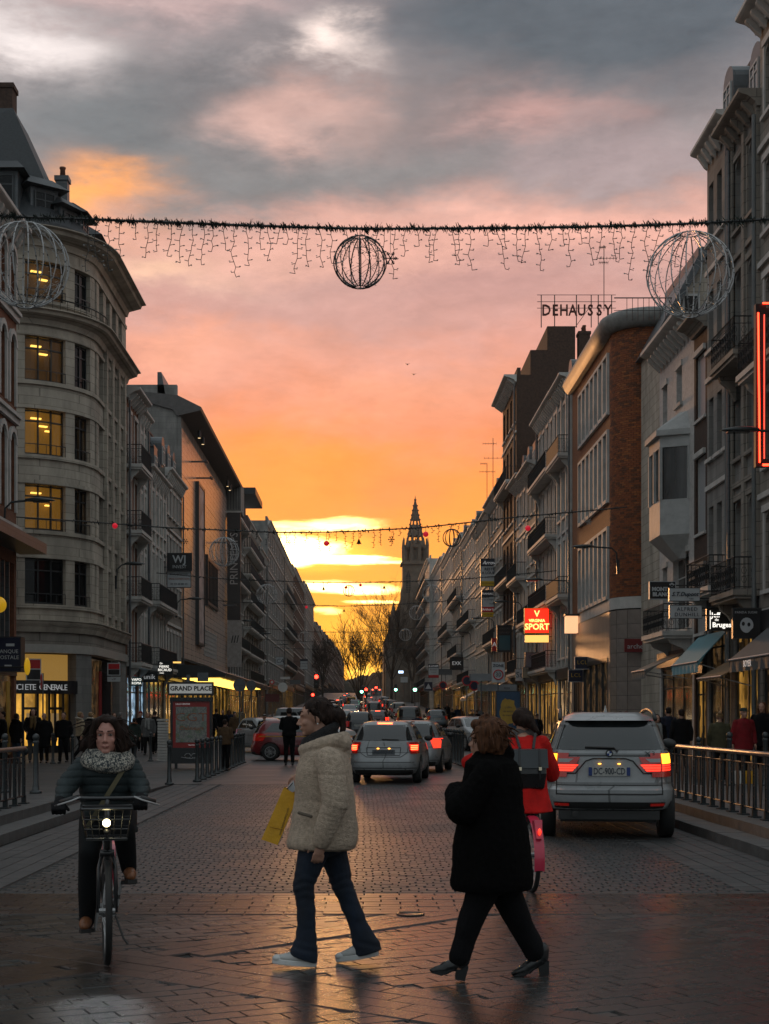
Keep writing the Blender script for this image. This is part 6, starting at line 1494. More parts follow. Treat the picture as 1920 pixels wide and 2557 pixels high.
# lantern on the right facade and planter ledge
l_ = thing('wall_lantern', 'warm lit square lantern box on the ornate white house', 'lantern', (10.5, 72.5, pz(1560, 72.5)), 0)
mb = MB(); mb.box(-.3, .3, -.3, .3, -.42, .42); mb.obj('glass_box', mat('lantern_glow', (.8, .5, .3), .5, var=0, emit=(1, .52, .26), es=.75), l_); mb = MB(); mb.box(-.36, .36, -.36, .36, .43, .52); mb.tube([(.2, 0, .48), (.5, 0, .48)], .03, 5); mb.obj('cap', M_dfr, l_)
def aerial(label, x, y0, y1, Y, arms):
    root = thing('aerial', label, 'aerial', (px(x, Y), Y, pz(y1, Y)), 0, 'rooftop aerials'); s_ = F/Y; h = (y1-y0)/s_; mb = MB(); mb.tube([(0, 0, -1.2), (0, 0, h)], .03, 5); mb.obj('mast', M_iron, root); ab = MB()
    for (yy, l, r_) in arms:
        z = (y1-yy)/s_; ab.tube([(-l/s_, 0, z), (r_/s_, 0, z)], .02, 4)
        k = 6
        for i in range(k): u = (-l+(l+r_)*i/(k-1))/s_; ab.tube([(u, -.25, z), (u, .25, z+.02)], .012, 3); ab.tube([(u, 0, z-.12), (u, 0, z+.12)], .012, 3)
    ab.obj('antenna', M_iron, root)
aerial('tall aerial rising above the DEHAUSSY letters', 1508, 612, 735, 104, [(618, 12, 4), (645, 10, 32), (656, 12, 10)])
aerial('tall rooftop aerial left of the white houses', 1231, 1094, 1240, 133, [(1108, 25, 8), (1144, 22, 32)])
aerial('shorter rooftop aerial beside the tall one', 1216, 1158, 1250, 136, [(1158, 16, 0), (1178, 18, 20)])
# ================================================================== CARS
M_tyre = mat('tyre', (.012, .012, .012), .75, var=.1)
M_rim = mat('alloy_rim', (.30, .30, .30), .35, .8, var=.1)
M_silver = mat('silver_paint', (.27, .28, .285), .28, .6, var=.08, vscale=4, coat=.6, bump=.02, bscale=300, dirt=.25)
M_cglass = mat('car_glass', (.012, .015, .016), .05, var=0, spec=.9)
M_plast = mat('black_plastic', (.016, .016, .016), .5, var=.1)
M_tl = mat('tail_lamp_lit', (.5, .01, .005), .2, var=0, emit=(1.0, .035, .015), es=1.7, coat=.5)
M_tlh = mat('tail_lamp_hot', (.6, .02, .01), .2, var=0, emit=(1.0, .07, .02), es=10.0)
M_tld = mat('tail_lamp_dark', (.16, .006, .004), .18, var=0, coat=1.0, emit=(1, .02, .01), es=.06)
M_amb = mat('amber_indicator', (.8, .3, .02), .2, var=0, emit=(1.0, .33, .02), es=3.0)
M_plate = mat('number_plate', (.36, .36, .34), .4, var=.1); M_eu = mat('plate_blue', (.01, .03, .14), .4, var=0)
M_head = mat('headlamp_on', (.9, .8, .6), .2, var=0, emit=(1.0, .72, .40), es=14.0); M_heado = mat('headlamp_off', (.32, .32, .32), .12, .3, var=0)
PAINT = {'silver': M_silver, 'black': mat('black_paint', (.012, .013, .015), .25, .2, var=.1, coat=.8), 'red': mat('red_paint', (.17, .008, .012), .28, .1, var=.15, coat=.7), 'white': mat('white_paint', (.42, .42, .41), .35, 0, var=.08, coat=.5, dirt=.2),
         'blue': mat('blue_grey_paint', (.10, .14, .16), .3, .4, var=.1, coat=.6), 'grey': mat('dark_grey_paint', (.07, .075, .08), .3, .4, var=.1, coat=.6), 'brown': mat('dark_red_paint', (.08, .02, .018), .3, .2, var=.1, coat=.6), 'yellow': mat('yellow_paint', (.5, .28, .02), .4, var=.1)}
SHAPES = {  # z, half width, rear y, front y
    'hatch': dict(L=4.0, lv=[(.19, .70, .18, 3.75), (.24, .78, .06, 3.92), (.36, .83, .0, 4.0), (.52, .845, -.01, 4.02), (.60, .84, .03, 4.0), (.72, .835, .07, 3.9), (.88, .815, .10, 3.45), (.96, .79, .12, 3.05), (1.0, .76, .14, 2.9), (1.2, .68, .26, 2.45), (1.34, .61, .38, 2.1), (1.41, .54, .48, 1.9), (1.45, .40, .7, 1.6)],
                  rw=(1.0, 1.36, .66, .53), sw=(1.0, 1.33), wr=.31, wy=(.72, 3.2), track=.76, lamp=(.70, .96, .53, .80), plate=(.73, 0)),
    'suv': dict(L=4.5, lv=[(.36, .70, .16, 4.3), (.40, .79, .05, 4.45), (.50, .845, 0, 4.5), (.64, .85, -.01, 4.52), (.68, .835, .05, 4.5), (.80, .83, .07, 4.45), (1.0, .815, .08, 4.2), (1.10, .79, .09, 3.6), (1.14, .755, .11, 3.3), (1.3, .695, .18, 3.0), (1.46, .635, .27, 2.7), (1.55, .57, .36, 2.5), (1.61, .42, .6, 2.2)],
                rw=(1.14, 1.50, .655, .535), sw=(1.14, 1.47), wr=.36, wy=(.85, 3.65), track=.78, lamp=(.80, 1.10, .50, .80), plate=(.87, 0)),
    'van': dict(L=4.3, lv=[(.22, .74, .12, 4.1), (.30, .83, .02, 4.25), (.6, .86, 0, 4.3), (.9, .855, .02, 4.1), (1.05, .83, .03, 3.4), (1.3, .79, .06, 3.1), (1.6, .74, .10, 2.8), (1.74, .68, .16, 2.6), (1.80, .5, .35, 2.3)],
                rw=(1.1, 1.6, .66, .6), sw=(1.1, 1.55), wr=.31, wy=(.75, 3.4), track=.76, lamp=(.75, 1.1, .68, .83), plate=(.55, 0)),
    'estate': dict(L=4.6, lv=[(.2, .72, .15, 4.4), (.28, .82, .02, 4.55), (.5, .86, 0, 4.6), (.75, .85, .04, 4.4), (.92, .83, .07, 3.9), (1.0, .78, .1, 3.4), (1.2, .71, .22, 2.95), (1.38, .62, .4, 2.5), (1.46, .45, .7, 2.1)],
                rw=(1.0, 1.36, .66, .55), sw=(1.0, 1.34), wr=.32, wy=(.85, 3.65), track=.78, lamp=(.68, .95, .55, .82), plate=(.72, 0)),
}
def wheel_mesh(r_, w=.2, spokes=0):
    key = ('wheel', r_, spokes)
    if key in WC: return WC[key]
    mb = MB(); ax = [(-w/2, r_*.62), (-w/2, r_*.93), (-w*.38, r_), (w*.38, r_), (w/2, r_*.93), (w/2, r_*.62)]
    mb.rings([[(x, q*math.cos(2*PI*k/24), q*math.sin(2*PI*k/24)) for k in range(24)] for x, q in ax])
    t = mb.mesh('tyre', M_tyre, True)
    mb = MB()
    for sx in (-1, 1):
        mb.tube([(sx*w*.44, r_*.6*math.cos(2*PI*k/24), r_*.6*math.sin(2*PI*k/24)) for k in range(25)], r_*.05, 5, False)
        n = 6
        for k in range(n):
            a = 2*PI*k/n; c, s_ = math.cos(a), math.sin(a)
            mb.add([(sx*w*.5, q*c-o*s_, q*s_+o*c) for q, o in ((r_*.1, -.03), (r_*.1, .03), (r_*.6, .055), (r_*.6, -.055))], [(0, 1, 2, 3)])
        mb.ell((sx*w*.46, 0, 0), (.02, r_*.17, r_*.17), 10, 4)
    rm = mb.mesh('rim', M_rim, False); WC[key] = (t, rm); return WC[key]
class Car:
    def __init__(s, kind, paint, cut=True):
        s.S = SHAPES[kind]; s.n = 6.0; s.kind = kind
        lv = s.S['lv']; s.z = [q[0] for q in lv]; s.w = [q[1] for q in lv]; s.r = [q[2] for q in lv]; s.f = [q[3] for q in lv]
    def at(s, z): return (np.interp(z, s.z, s.w), np.interp(z, s.z, s.r), np.interp(z, s.z, s.f))
    def rear(s, x, z, off=0.0):
        w, r_, f = s.at(z); yc, l = (r_+f)/2, (f-r_)/2; q = min(.9995, abs(x/w)); return (x, yc-l*(1-q**s.n)**(1/s.n)-off, z)
    def front(s, x, z, off=0.0):
        w, r_, f = s.at(z); yc, l = (r_+f)/2, (f-r_)/2; q = min(.9995, abs(x/w)); return (x, yc+l*(1-q**s.n)**(1/s.n)+off, z)
    def side(s, y, z, sg, off=0.0):
        w, r_, f = s.at(z); yc, l = (r_+f)/2, (f-r_)/2; q = min(.9999, abs((y-yc)/l)); return (sg*(w*(1-q**s.n)**(1/s.n)+off), y, z)
    def body(s, cut=True):
        key = ('body', s.kind, cut)
        if key in WC: return WC[key]
        zs_ = []
        for a, c in zip(s.z[:-1], s.z[1:]):
            k = max(1, int((c-a)/.06)); zs_ += [a+(c-a)*i/k for i in range(k)]
        zs_.append(s.z[-1]); rs = []; N = 64
        for z in zs_:
            w, r_, f = s.at(z); yc, l = (r_+f)/2, (f-r_)/2; ring = []
            for k in range(N):
                t = 2*PI*k/N; c, q = math.cos(t), math.sin(t); e = 2/s.n
                ring.append((w*math.copysign(abs(c)**e, c), yc+l*math.copysign(abs(q)**e, q), z))
            rs.append(ring)
        mb = MB(); mb.rings(rs); mb.f[-1], top = mb.f[-1], None
        me = mb.mesh('body', M_silver, True); o = bpy.data.objects.new('tmp', me); COL.objects.link(o); bm = bmesh.new(); bm.from_mesh(me); bmesh.ops.recalc_face_normals(bm, faces=bm.faces); bm.to_mesh(me); bm.free()
        cb = MB(); R_ = s.S['wr']+.05
        for y in s.S['wy']:
            for sg in (-1, 1): cb.rings([[(sg*x, y+R_*math.cos(2*PI*k/28), s.S['wr']+R_*math.sin(2*PI*k/28)) for k in range(28)] for x in (.45, 1.1)])
        co = cb.obj('tmpc', M_silver); fixn(co)
        md = o.modifiers.new('b', 'BOOLEAN'); md.operation = 'DIFFERENCE'; md.object = co; md.solver = 'EXACT'
        dg = bpy.context.evaluated_depsgraph_get(); out = bpy.data.meshes.new_from_object(o.evaluated_get(dg)); out.name = 'body'
        bpy.data.objects.remove(o); bpy.data.objects.remove(co)
        out.materials.clear(); out.materials.append(M_silver); out.polygons.foreach_set('use_smooth', [True]*len(out.polygons)); out.set_sharp_from_angle(angle=R(38))
        WC[key] = out; return out
    def patch(s, fn, u0a, u1a, u0b, u1b, z0, z1, off, nu=10, nv=6):
        mb = MB(); mb.grid(lambda u, v: fn((u0a+(u0b-u0a)*v)+((u1a+(u1b-u1a)*v)-(u0a+(u0b-u0a)*v))*u, z0+(z1-z0)*v, off), nu, nv); return mb
def build_car(kind, paint, label, X, Y, rz, facing=1, lit=True, brake=False, hero=False, plate=None, head=False, group='cars in the street', cat='car', name='car', z=None, scale=1.0):
    """root at the rear (facing=+1: drives away).  rz turns clockwise when negative"""
    c = Car(kind, paint); S = c.S
    root = thing(name, label, cat, (X, Y, road_z(Y) if z is None else z), rz if facing > 0 else rz+PI, group)
    root.scale = (scale, scale, scale)
    o = link('body', c.body(), root)
    o.material_slots[0].link = 'OBJECT'; o.material_slots[0].material = PAINT[paint]
    def part_(key, fn, mm, nm, sm=True):
        k_ = ('p', kind, key)
        if k_ not in WC: WC[k_] = fn().mesh(nm, mm, sm)
        q = link(nm, WC[k_], root); return q
    z0, z1, wa, wb_ = S['rw']
    part_('rw', lambda: c.patch(c.rear, -wa, wa, -wb_, wb_, z0, z1, .010, 16, 6), M_cglass, 'rear_window')
    part_('ws', lambda: c.patch(c.front, -wa*1.02, wa*1.02, -wb_, wb_, z0, z1, .010, 16, 6), M_cglass, 'windscreen')
    a, b_ = S['sw']
    for sg in (-1, 1):
        r0, r1 = c.at(a)[1], c.at(b_)[1]; f0, f1 = c.at(a)[2], c.at(b_)[2]
        m0, m1 = (r0+f0)/2-.05, (r1+f1)/2-.1
        for i, (u0, u1, v0, v1) in enumerate(((r0+.38, m0-.04, r1+.42, m1-.04), (m0+.04, f0-.35, m1+.04, f1-.38))):
            part_('s%d%d' % (sg, i), lambda: c.patch(lambda u, zz_, off: c.side(u, zz_, sg, off), u0, u1, v0, v1, a+.02, b_, .009, 8, 6), M_cglass, 'side_window')
        part_('m%d' % sg, lambda: MB().ell((sg*(c.at(1.02)[0]+.14), f0-.62, a+.03), (.11, .07, .075), 10, 7), M_plast, 'mirror')
        l0, l1, xa, xb = S['lamp']
        mt = M_tl if lit else M_tld
        k_ = ('lamp', kind, sg)
        if k_ not in WC:
            mb = MB(); mb.grid(lambda u, v: c.rear(sg*(xa+(xb-xa)*u+(0 if sg else 0)+.10*(1-u)*(1-v) * (1 if kind == 'hatch' else .3)), l0+(l1-l0)*v, .024), 14, 8); WC[k_] = mb.mesh('tail_lamp', M_tld, True)
        q = link('tail_lamp', WC[k_], root); q.material_slots[0].link = 'OBJECT'; q.material_slots[0].material = M_tld if hero else mt
        hl = part_('h%d' % sg, lambda: c.patch(c.front, sg*.45, sg*.76, sg*.50, sg*.74, S['lamp'][0]-.06, S['lamp'][0]+.10, .014, 6, 4), M_heado, 'headlamp')
        if head: hl.material_slots[0].link = 'OBJECT'; hl.material_slots[0].material = M_head
        for y in S['wy']:
            tm, rm = wheel_mesh(S['wr'], .19); w_ = link('wheel', tm, root, (sg*(S['track']-.03), y, S['wr'])); link('rim', rm, w_)
    if brake: q = part_('hb', lambda: MB().box(-.17, .17, c.at(S['rw'][1]+.045)[1]-.03, c.at(S['rw'][1]+.045)[1]+.05, S['rw'][1]+.02, S['rw'][1]+.055), M_tlh, 'brake_light', False)
    part_('pl', lambda: MB().box(-.26, .26, c.rear(0, S['plate'][0])[1]-.018, c.rear(0, S['plate'][0])[1]+.03, S['plate'][0]-.055, S['plate'][0]+.055), M_plate, 'number_plate', False)
    part_('und', lambda: MB().box(-.60, .60, .35, S['L']-.3, S['wr']*.62, S['wr']*1.1), M_plast, 'underbody', False)
    part_('bmp', lambda: c.patch(c.rear, -.74, .74, -.78, .78, S['lv'][0][0]+.01, S['lv'][0][0]+.13, .012, 16, 3), M_plast, 'lower_bumper')
    return root, c
# ---- the silver off-roader on the right
X3, c = build_car('suv', 'silver', 'large silver off-roader with amber indicators lit, number DC-900-CD, at the right kerb', px(1522, 17.9), 17.9, R(-7.0), lit=True, hero=True, group=None, name='off_road_car')
def add(nm, mb, m, par=X3, sm=False): return mb.obj(nm, m, par, sm)
for sg in (-1, 1):
    q = add('indicator', c.patch(c.rear, sg*.655, sg*.79, sg*.64, sg*.775, .965, 1.09, .034, 5, 4), M_amb, sm=True)
    for z_ in (.885, .915, .945): add('lamp_bar', c.patch(c.rear, sg*.655, sg*.795, sg*.655, sg*.795, z_-.011, z_+.011, .034, 5, 1), M_tl); add('lamp_bar', c.patch(c.rear, sg*(.40+(.945-z_)*.9), sg*.635, sg*(.38+(.945-z_)*.9), sg*.635, z_-.011, z_+.011, .034, 5, 1), M_tl)
    add('inner_lamp', c.patch(c.rear, sg*.46, sg*.64, sg*.36, sg*.64,   .86, 1.05, .028, 5, 4), M_tld, sm=True)
    add('reversing_lamp', c.patch(c.rear, sg*.50, sg*.63, sg*.44, sg*.63, .985, 1.03, .034, 5, 1), M_heado)
    add('reflector', c.patch(c.rear, sg*.50, sg*.68, sg*.50, sg*.68, .44, .475, .03, 5, 1), M_tl if False else M_tld)
    rl = MB(); pts = []
    for i in range(13): t = i/12; y = .55+t*2.4; pts.append((sg*(.60-.03*t), y, 1.52+.13*math.sin(PI*min(1, t*1.0))**.5)); 
    rl.tube(pts, .026, 8); add('roof_rail', rl, M_plast, sm=True)
# tailgate seams and recess
seam = MB()
def sline(pts, w=.006, off=.006):
    q = [c.rear(a[0]+(e[0]-a[0])*i/8, a[1]+(e[1]-a[1])*i/8, off) for a, e in zip(pts[:-1], pts[1:]) for i in range(9)]; seam.tube([p_ for i, p_ in enumerate(q) if i == 0 or i % 9], w, 4)
sline([(-.645, 1.12), (-.65, .80), (-.655, .58)]); sline([(.645, 1.12), (.65, .80), (.655, .58)]); sline([(-.65, 1.065), (-.3, 1.065), (.3, 1.065), (.65, 1.065)]); sline([(-.66, .70), (0, .70), (.66, .70)]); sline([(-.655, .59), (0, .59), (.655, .59)], .009)
sline([(-.62, .845), (-.42, .845), (-.29, 1.0), (-.2, 1.03), (.2, 1.03), (.29, 1.0), (.42, .845), (.62, .845)], .008)
add('panel_seams', seam, M_plast)
pb = MB(); y_ = c.rear(0, .87)[1]; pb.box(-.262, .262, y_-.022, y_, .815, .925); pl = add('plate_sheet', pb, M_plate)
tx = text('DC-900-CD', .118, M_darkt, pl, (0, y_-.030, .870), ext=.001, sx=.66, bold=.001, name='plate_number')
for q in (-1, 1): pb = MB(); pb.box(q*.257-.0+(0 if q < 0 else -.045), q*.257+(.045 if q < 0 else 0), y_-.027, y_-.02, .818, .922); pb.obj('blue_band', M_eu, pl)
pb = MB(); pb.ell((-.12, c.rear(0, .965)[1]-.02, .965), (.022, .012, .008), 8, 5); pb.ell((.12, c.rear(0, .965)[1]-.02, .965), (.022, .012, .008), 8, 5); add('plate_lamps', pb, mat('plate_lamp', (1, .5, .1), .4, var=0, emit=(1, .4, .05), es=3))
yb = c.rear(0, 1.093)[1]
bd = MB(); bd.rings([[(.046*math.cos(2*PI*k/20), yb-q, 1.095+.046*math.sin(2*PI*k/20)) for k in range(20)] for q in (-.01, .018)]); bdo = add('badge', bd, M_plast)
for k_ in range(4):
    bb_ = MB(); bb_.add([(0, yb-.021, 1.095)]+[(.031*math.cos(PI/2*k_+PI/2*j/5), yb-.021, 1.095+.031*math.sin(PI/2*k_+PI/2*j/5)) for j in range(6)], [(0, 1+j, 2+j) for j in range(5)]); bb_.obj('badge_quarter', M_pale if k_ % 2 else M_eu, bdo)
text('X3', .075, M_rim, X3, (.50, c.rear(.5, 1.09)[1]-.014, 1.093), ext=.004, sx=1.5, name='model_lettering')
wp = MB(); wp.tube([c.rear(-.30, 1.175, .03), c.rear(.06, 1.165, .035), c.rear(.10, 1.12, .03)], .012, 5); add('wiper', wp, M_plast)
add('spoiler', MB().grid(lambda u, v: (lambda p_: (p_[0], p_[1]-.10*(1-v)-.02, p_[2]))(c.rear(-.56+1.12*u, 1.505+.05*v, 0)), 14, 2), PAINT['silver'], sm=True)
an = MB(); an.rings([[(-.025, 1.15, 1.60), (.025, 1.15, 1.60), (.02, 1.4, 1.60), (-.02, 1.4, 1.60)], [(-.006, 1.17, 1.70), (.006, 1.17, 1.70), (.004, 1.24, 1.69), (-.004, 1.24, 1.69)]]); add('aerial_fin', an, PAINT['silver'])
ex = MB(); ex.rings([[(-.42+.045*math.cos(2*PI*k/12), y, .34+.04*math.sin(2*PI*k/12)) for k in range(12)] for y in (.05, .35)]); add('exhaust', ex, M_plast)
sl_ = MB(); sl_.box(-.62, .62, .1, .6, .27, .38); add('rear_valance', sl_, M_plast)
for sg in (-1, 1):
    pb = MB(); pb.tube([c.side(.32, 1.14, sg, .012)]+[c.side(.32+i*.3, 1.145, sg, .012) for i in range(1, 9)], .012, 4); add('window_trim', pb, M_plast)
# ---- the silver hatchback in the middle
H2, c = build_car('hatch', 'silver', 'silver hatchback with bright tail lamps in the middle of the road, number AC-032-YZ', px(957, 33.4)-.0, 33.4, R(-6.5), lit=True, brake=True, group=None, hero=True)
for sg in (-1, 1):
    k_ = MB(); k_.grid(lambda u, v: c.rear(sg*(.60+.18*u+.05*(1-u)*(1-v)), .76+.15*v, .032), 10, 4); add('lamp_glow', k_, M_tl, H2, True)
    for z_ in (.80, .84, .88): add('lamp_bar', c.patch(c.rear, sg*.63, sg*.775, sg*.63, sg*.775, z_-.008, z_+.008, .040, 5, 1), M_tlh, H2)
y_ = c.rear(0, .73)[1]; pb = MB(); pb.box(-.262, .262, y_-.022, y_, .675, .785); pl = add('plate_sheet', pb, M_zinc, H2)
text('AC-032-YZ', .10, M_darkt, pl, (0, y_-.028, .730), ext=.001, sx=.95, name='plate_number')
pb = MB(); pb.ell((-.13, c.rear(0, .81)[1]-.02, .815), (.03, .012, .014), 8, 5); pb.ell((.13, c.rear(0, .81)[1]-.02, .815), (.03, .012, .014), 8, 5); add('plate_lamps', pb, MATS['plate_lamp'], H2)
seam = MB(); sline([(-.58, .97), (-.55, .72), (-.40, .62), (.40, .62), (.55, .72), (.58, .97)]); sline([(-.40, .835), (-.38, .66), (.38, .66), (.40, .835), (-.40, .835)], .007); sline([(-.80, .50), (0, .50), (.80, .50)], .007); sline([(-.80, .36), (0, .36), (.80, .36)], .005); add('panel_seams', seam, M_plast, H2)
pb = MB(); pb.tube([c.rear(-.05, 1.03, .03), c.rear(.35, 1.02, .03)], .012, 4); add('wiper', pb, M_plast, H2); pb = MB(); pb.tube([(0, 1.0, 1.45), (0, .8, 1.60)], .006, 4); pb.ell((0, 1.0, 1.455), (.03, .05, .02), 6, 4); add('aerial', pb, M_plast, H2)
pb = MB(); pb.tube([c.rear(-.03, .93, .012), c.rear(0, .96, .012), c.rear(.03, .93, .012), c.rear(0, .90, .012), c.rear(.03, .88, .012)], .006, 4); add('badge', pb, M_rim, H2)
for sg in (-1, 1): pb = MB(); pb.tube([(sg*.56, .9+i*.2, 1.42+.015*math.sin(i*.5)) for i in range(7)], .014, 5); add('roof_rail', pb, M_rim, H2)
# ---- red hatchback standing across the road
RC, c = build_car('hatch', 'red', 'dark red hatchback with a yellow stripe standing across the road on the left', -3.97, 51.6, R(-90), lit=False, group=None)
for sg in (1, -1):
    pb = MB(); pb.grid(lambda u, v: c.side(.15+3.5*u, .845+.035*v, sg, .012), 20, 1); pb.obj('stripe', mat('yellow_stripe', (.5, .22, .02), .5, var=0), RC)
    pb = MB(); pb.grid(lambda u, v: c.side(1.2+1.5*u, .50+.05*v, sg, .014), 12, 1); pb.obj('rubbing_strip', M_plast, RC)
    pb = MB(); pb.tube([c.side(1.35, z_, sg, .004) for z_ in (.32, .6, .98)], .006, 4); pb.tube([c.side(2.55, z_, sg, .004) for z_ in (.32, .6, .98)], .006, 4); pb.obj('door_seam', M_plast, RC)
# ---- the rest of the traffic: kind, paint, label, x_px, Y, rz deg, facing, lit, brake, headlamps
T = [('hatch', 'silver', 'silver hatchback half hidden behind the one with the bright lamps', 1024, 39.5, -9, 1, True, False, 0),
     ('suv', 'black', 'black car with a wide tailgate waiting ahead of the silver hatchback', 896, 76, -2, 1, False, False, 0),
     ('estate', 'brown', 'dark car with a glowing red brake light strip', 943, 104, -1, 1, True, True, 0),
     ('hatch', 'white', 'white car coming with bright headlamps', 858, 108, 0, -1, False, False, 1),
     ('van', 'white', 'white van in the middle of the traffic', 934, 163, 0, 1, False, False, 0),
     ('van', 'grey', 'grey van left of the oncoming white car', 826, 122, 4, 1, False, False, 0),
     ('van', 'white', 'white van behind the grey one on the left', 821, 150, 3, 1, False, False, 0),
     ('hatch', 'blue', 'small bluish car next to the oncoming headlamps', 886, 168, 0, 1, False, False, 0),
     ('van', 'grey', 'tall grey van right of the red brake lights', 1021, 94, -3, 1, False, False, 0),
     ('hatch', 'white', 'pale car behind the tall grey van', 1008, 128, -2, 1, False, False, 0),
     ('hatch', 'blue', 'blue grey hatchback parked on the right beyond the bollards', 1093, 110, 2, 1, False, False, 0),
     ('estate', 'silver', 'silver estate facing the camera behind the right-hand bollards', 1150, 66, 12, -1, False, False, 0),
     ('hatch', 'silver', 'silver blue car parked nose out at the left, nearest of the parked ones', 622, 62, 28, -1, False, False, 0),
     ('estate', 'white', 'white estate parked behind the nose-out car', 668, 68, 62, -1, False, False, 0),
     ('van', 'silver', 'pale van parked behind the white estate', 690, 78, 75, -1, False, False, 0),
     ('hatch', 'white', 'white car seen between the standing man and the parked van', 748, 88, 10, 1, False, False, 0),
     ('van', 'yellow', 'small yellow van far down the street', 877, 245, 0, 1, False, False, 0)]
for (kd, pt_, lb_, x, Y, rz_, fc, lt, bk, hd) in T:
    build_car(kd, pt_, lb_, px(x, Y)+(0), Y, R(rz_), fc, lt, bk, head=bool(hd))
rs = random.Random(11); words = ['first', 'second', 'third', 'fourth', 'fifth', 'sixth', 'seventh', 'eighth']; cnt_ = {}
for (lane, xs_, fc) in (('left', -3.6, 1), ('centre left', -1.0, -1), ('centre right', 1.4, 1), ('right', 3.9, 1)):
    Y = 134 if lane != 'centre left' else 128; k_ = 0
    while Y < 330 and k_ < 8:
        Y += rs.uniform(9, 17)*(1+Y/250)*.8
        if any(abs(px(t_[3], t_[4])-xs_) < 1.9 and abs(t_[4]-Y) < 6 for t_ in T): continue
        pt_ = rs.choice(('white', 'silver', 'black', 'grey', 'blue', 'silver', 'white', 'brown')); kd = rs.choice(('hatch', 'estate', 'suv', 'van', 'hatch'))
        build_car(kd, pt_, '%s %s car of the %s lane in the distant traffic' % (words[k_], {'brown': 'dark red'}.get(pt_, pt_), lane), xs_+rs.uniform(-.3, .3), Y, R(rs.uniform(-2, 2)), fc, rs.random() < .35 and fc > 0, rs.random() < .2, head=(fc < 0 and rs.random() < .5)); k_ += 1
bus = thing('bus', 'pale bus with two red lamps at the far end of the traffic', 'bus', (px(939, 290), 290, road_z(290)), 0)
mb = MB(); mb.box(-1.2, 1.2, 0, 11, .35, 2.95); mb.obj('body', PAINT['white'], bus); mb = MB(); mb.box(-1.05, 1.05, -.03, .0, 1.5, 2.5); mb.obj('rear_window', M_cglass, bus)
for sg in (-1, 1):
    mb = MB(); mb.box(sg*.95-.14, sg*.95+.14, -.05, 0, .9, 1.2); mb.obj('tail_lamp', M_tlh, bus); mb = MB(); mb.box(sg*.7-.1, sg*.7+.1, -.05, 0, 2.65, 2.8); mb.obj('marker_lamp', M_tlh, bus)
    for y in (2, 8.5): mb = MB(); mb.rings([[(sg*x, y+.48*math.cos(2*PI*k/16), .48+.48*math.sin(2*PI*k/16)) for k in range(16)] for x in (.9, 1.18)]); mb.obj('wheel', M_tyre, bus)
# ================================================================== PEOPLE AND BICYCLES
M_skin = mat('skin', (.36, .19, .13), .55, var=.08, vscale=8); M_skinp = mat('flushed_skin', (.42, .20, .155), .5, var=.1, vscale=12)
M_hairb = mat('dark_brown_hair', (.020, .010, .007), .7, var=.5, vscale=60, stretch=(1, 1, .12), spec=.2, bump=.5, bscale=90); M_hairc = mat('copper_brown_hair', (.085, .034, .015), .7, var=.55, vscale=60, stretch=(1, 1, .12), spec=.2, bump=.5, bscale=90); M_hairf = mat('fair_hair', (.24, .14, .06), .6, var=.3, vscale=25, stretch=(1, 1, .2)); M_hairg = mat('grey_hair', (.16, .15, .14), .6, var=.3, vscale=20)
M_clblack = mat('black_cloth', (.006, .006, .007), .95, var=.3, vscale=12, bump=.4, bscale=120, spec=.15)
M_lea = mat('black_leather', (.010, .010, .011), .28, var=.2, vscale=10)
def cloth(name, c, **k): return mat(name, c, k.pop('rough', .9), var=.22, vscale=9, bump=.35, bscale=110, spec=.2, **k)
def eye(par, x, y, z, r_=.012, fwd=(0, -1, 0)):
    mb = MB(); mb.ell((x, y, z), (r_*1.15, r_*.8, r_*.62), 10, 7); e = mb.obj('eye', mat('eye_white', (.17, .14, .13), .3, var=0), par, True)
    mb = MB(); mb.ell((x, y-r_*.62, z), (r_*.5, r_*.3, r_*.5), 8, 6); mb.obj('iris', mat('eye_iris', (.015, .008, .005), .2, var=0), e, True)
def head_prims(mb, c, T=None, jaw=1.0, detailed=True):
    "c = centre of the skull; the face looks along -Y"
    old = mb.T
    mb.T = (Matrix.Translation(c) @ T) if T is not None else Matrix.Translation(c)
    mb.ell((0, .012, .020), (.074, .094, .090), 18, 12); mb.ell((0, -.034, -.045), (.056*jaw, .060, .078), 14, 10); mb.ell((0, -.074, -.100), (.026, .021, .020), 10, 7)
    mb.ell((0, -.048, .020), (.060, .040, .045), 12, 8)
    if detailed:
        mb.cap((0, -.086, .004), (0, -.112, -.036), .0068, .0115, 8); mb.ell((.012, -.098, -.043), (.009, .010, .007), 8, 5); mb.ell((-.012, -.098, -.043), (.009, .010, .007), 8, 5)
        mb.ell((0, -.094, -.065), (.021, .012, .0055), 10, 5); mb.ell((0, -.092, -.075), (.019, .012, .0065), 10, 5)
        for s_ in (-1, 1): mb.ell((s_*.036, -.062, -.035), (.022, .024, .022), 10, 7); mb.cap((s_*.012, -.089, .014), (s_*.045, -.078, .016), .0075, .006, 6); mb.ell((s_*.075, .012, -.020), (.010, .020, .031), 10, 7)
    mb.T = old
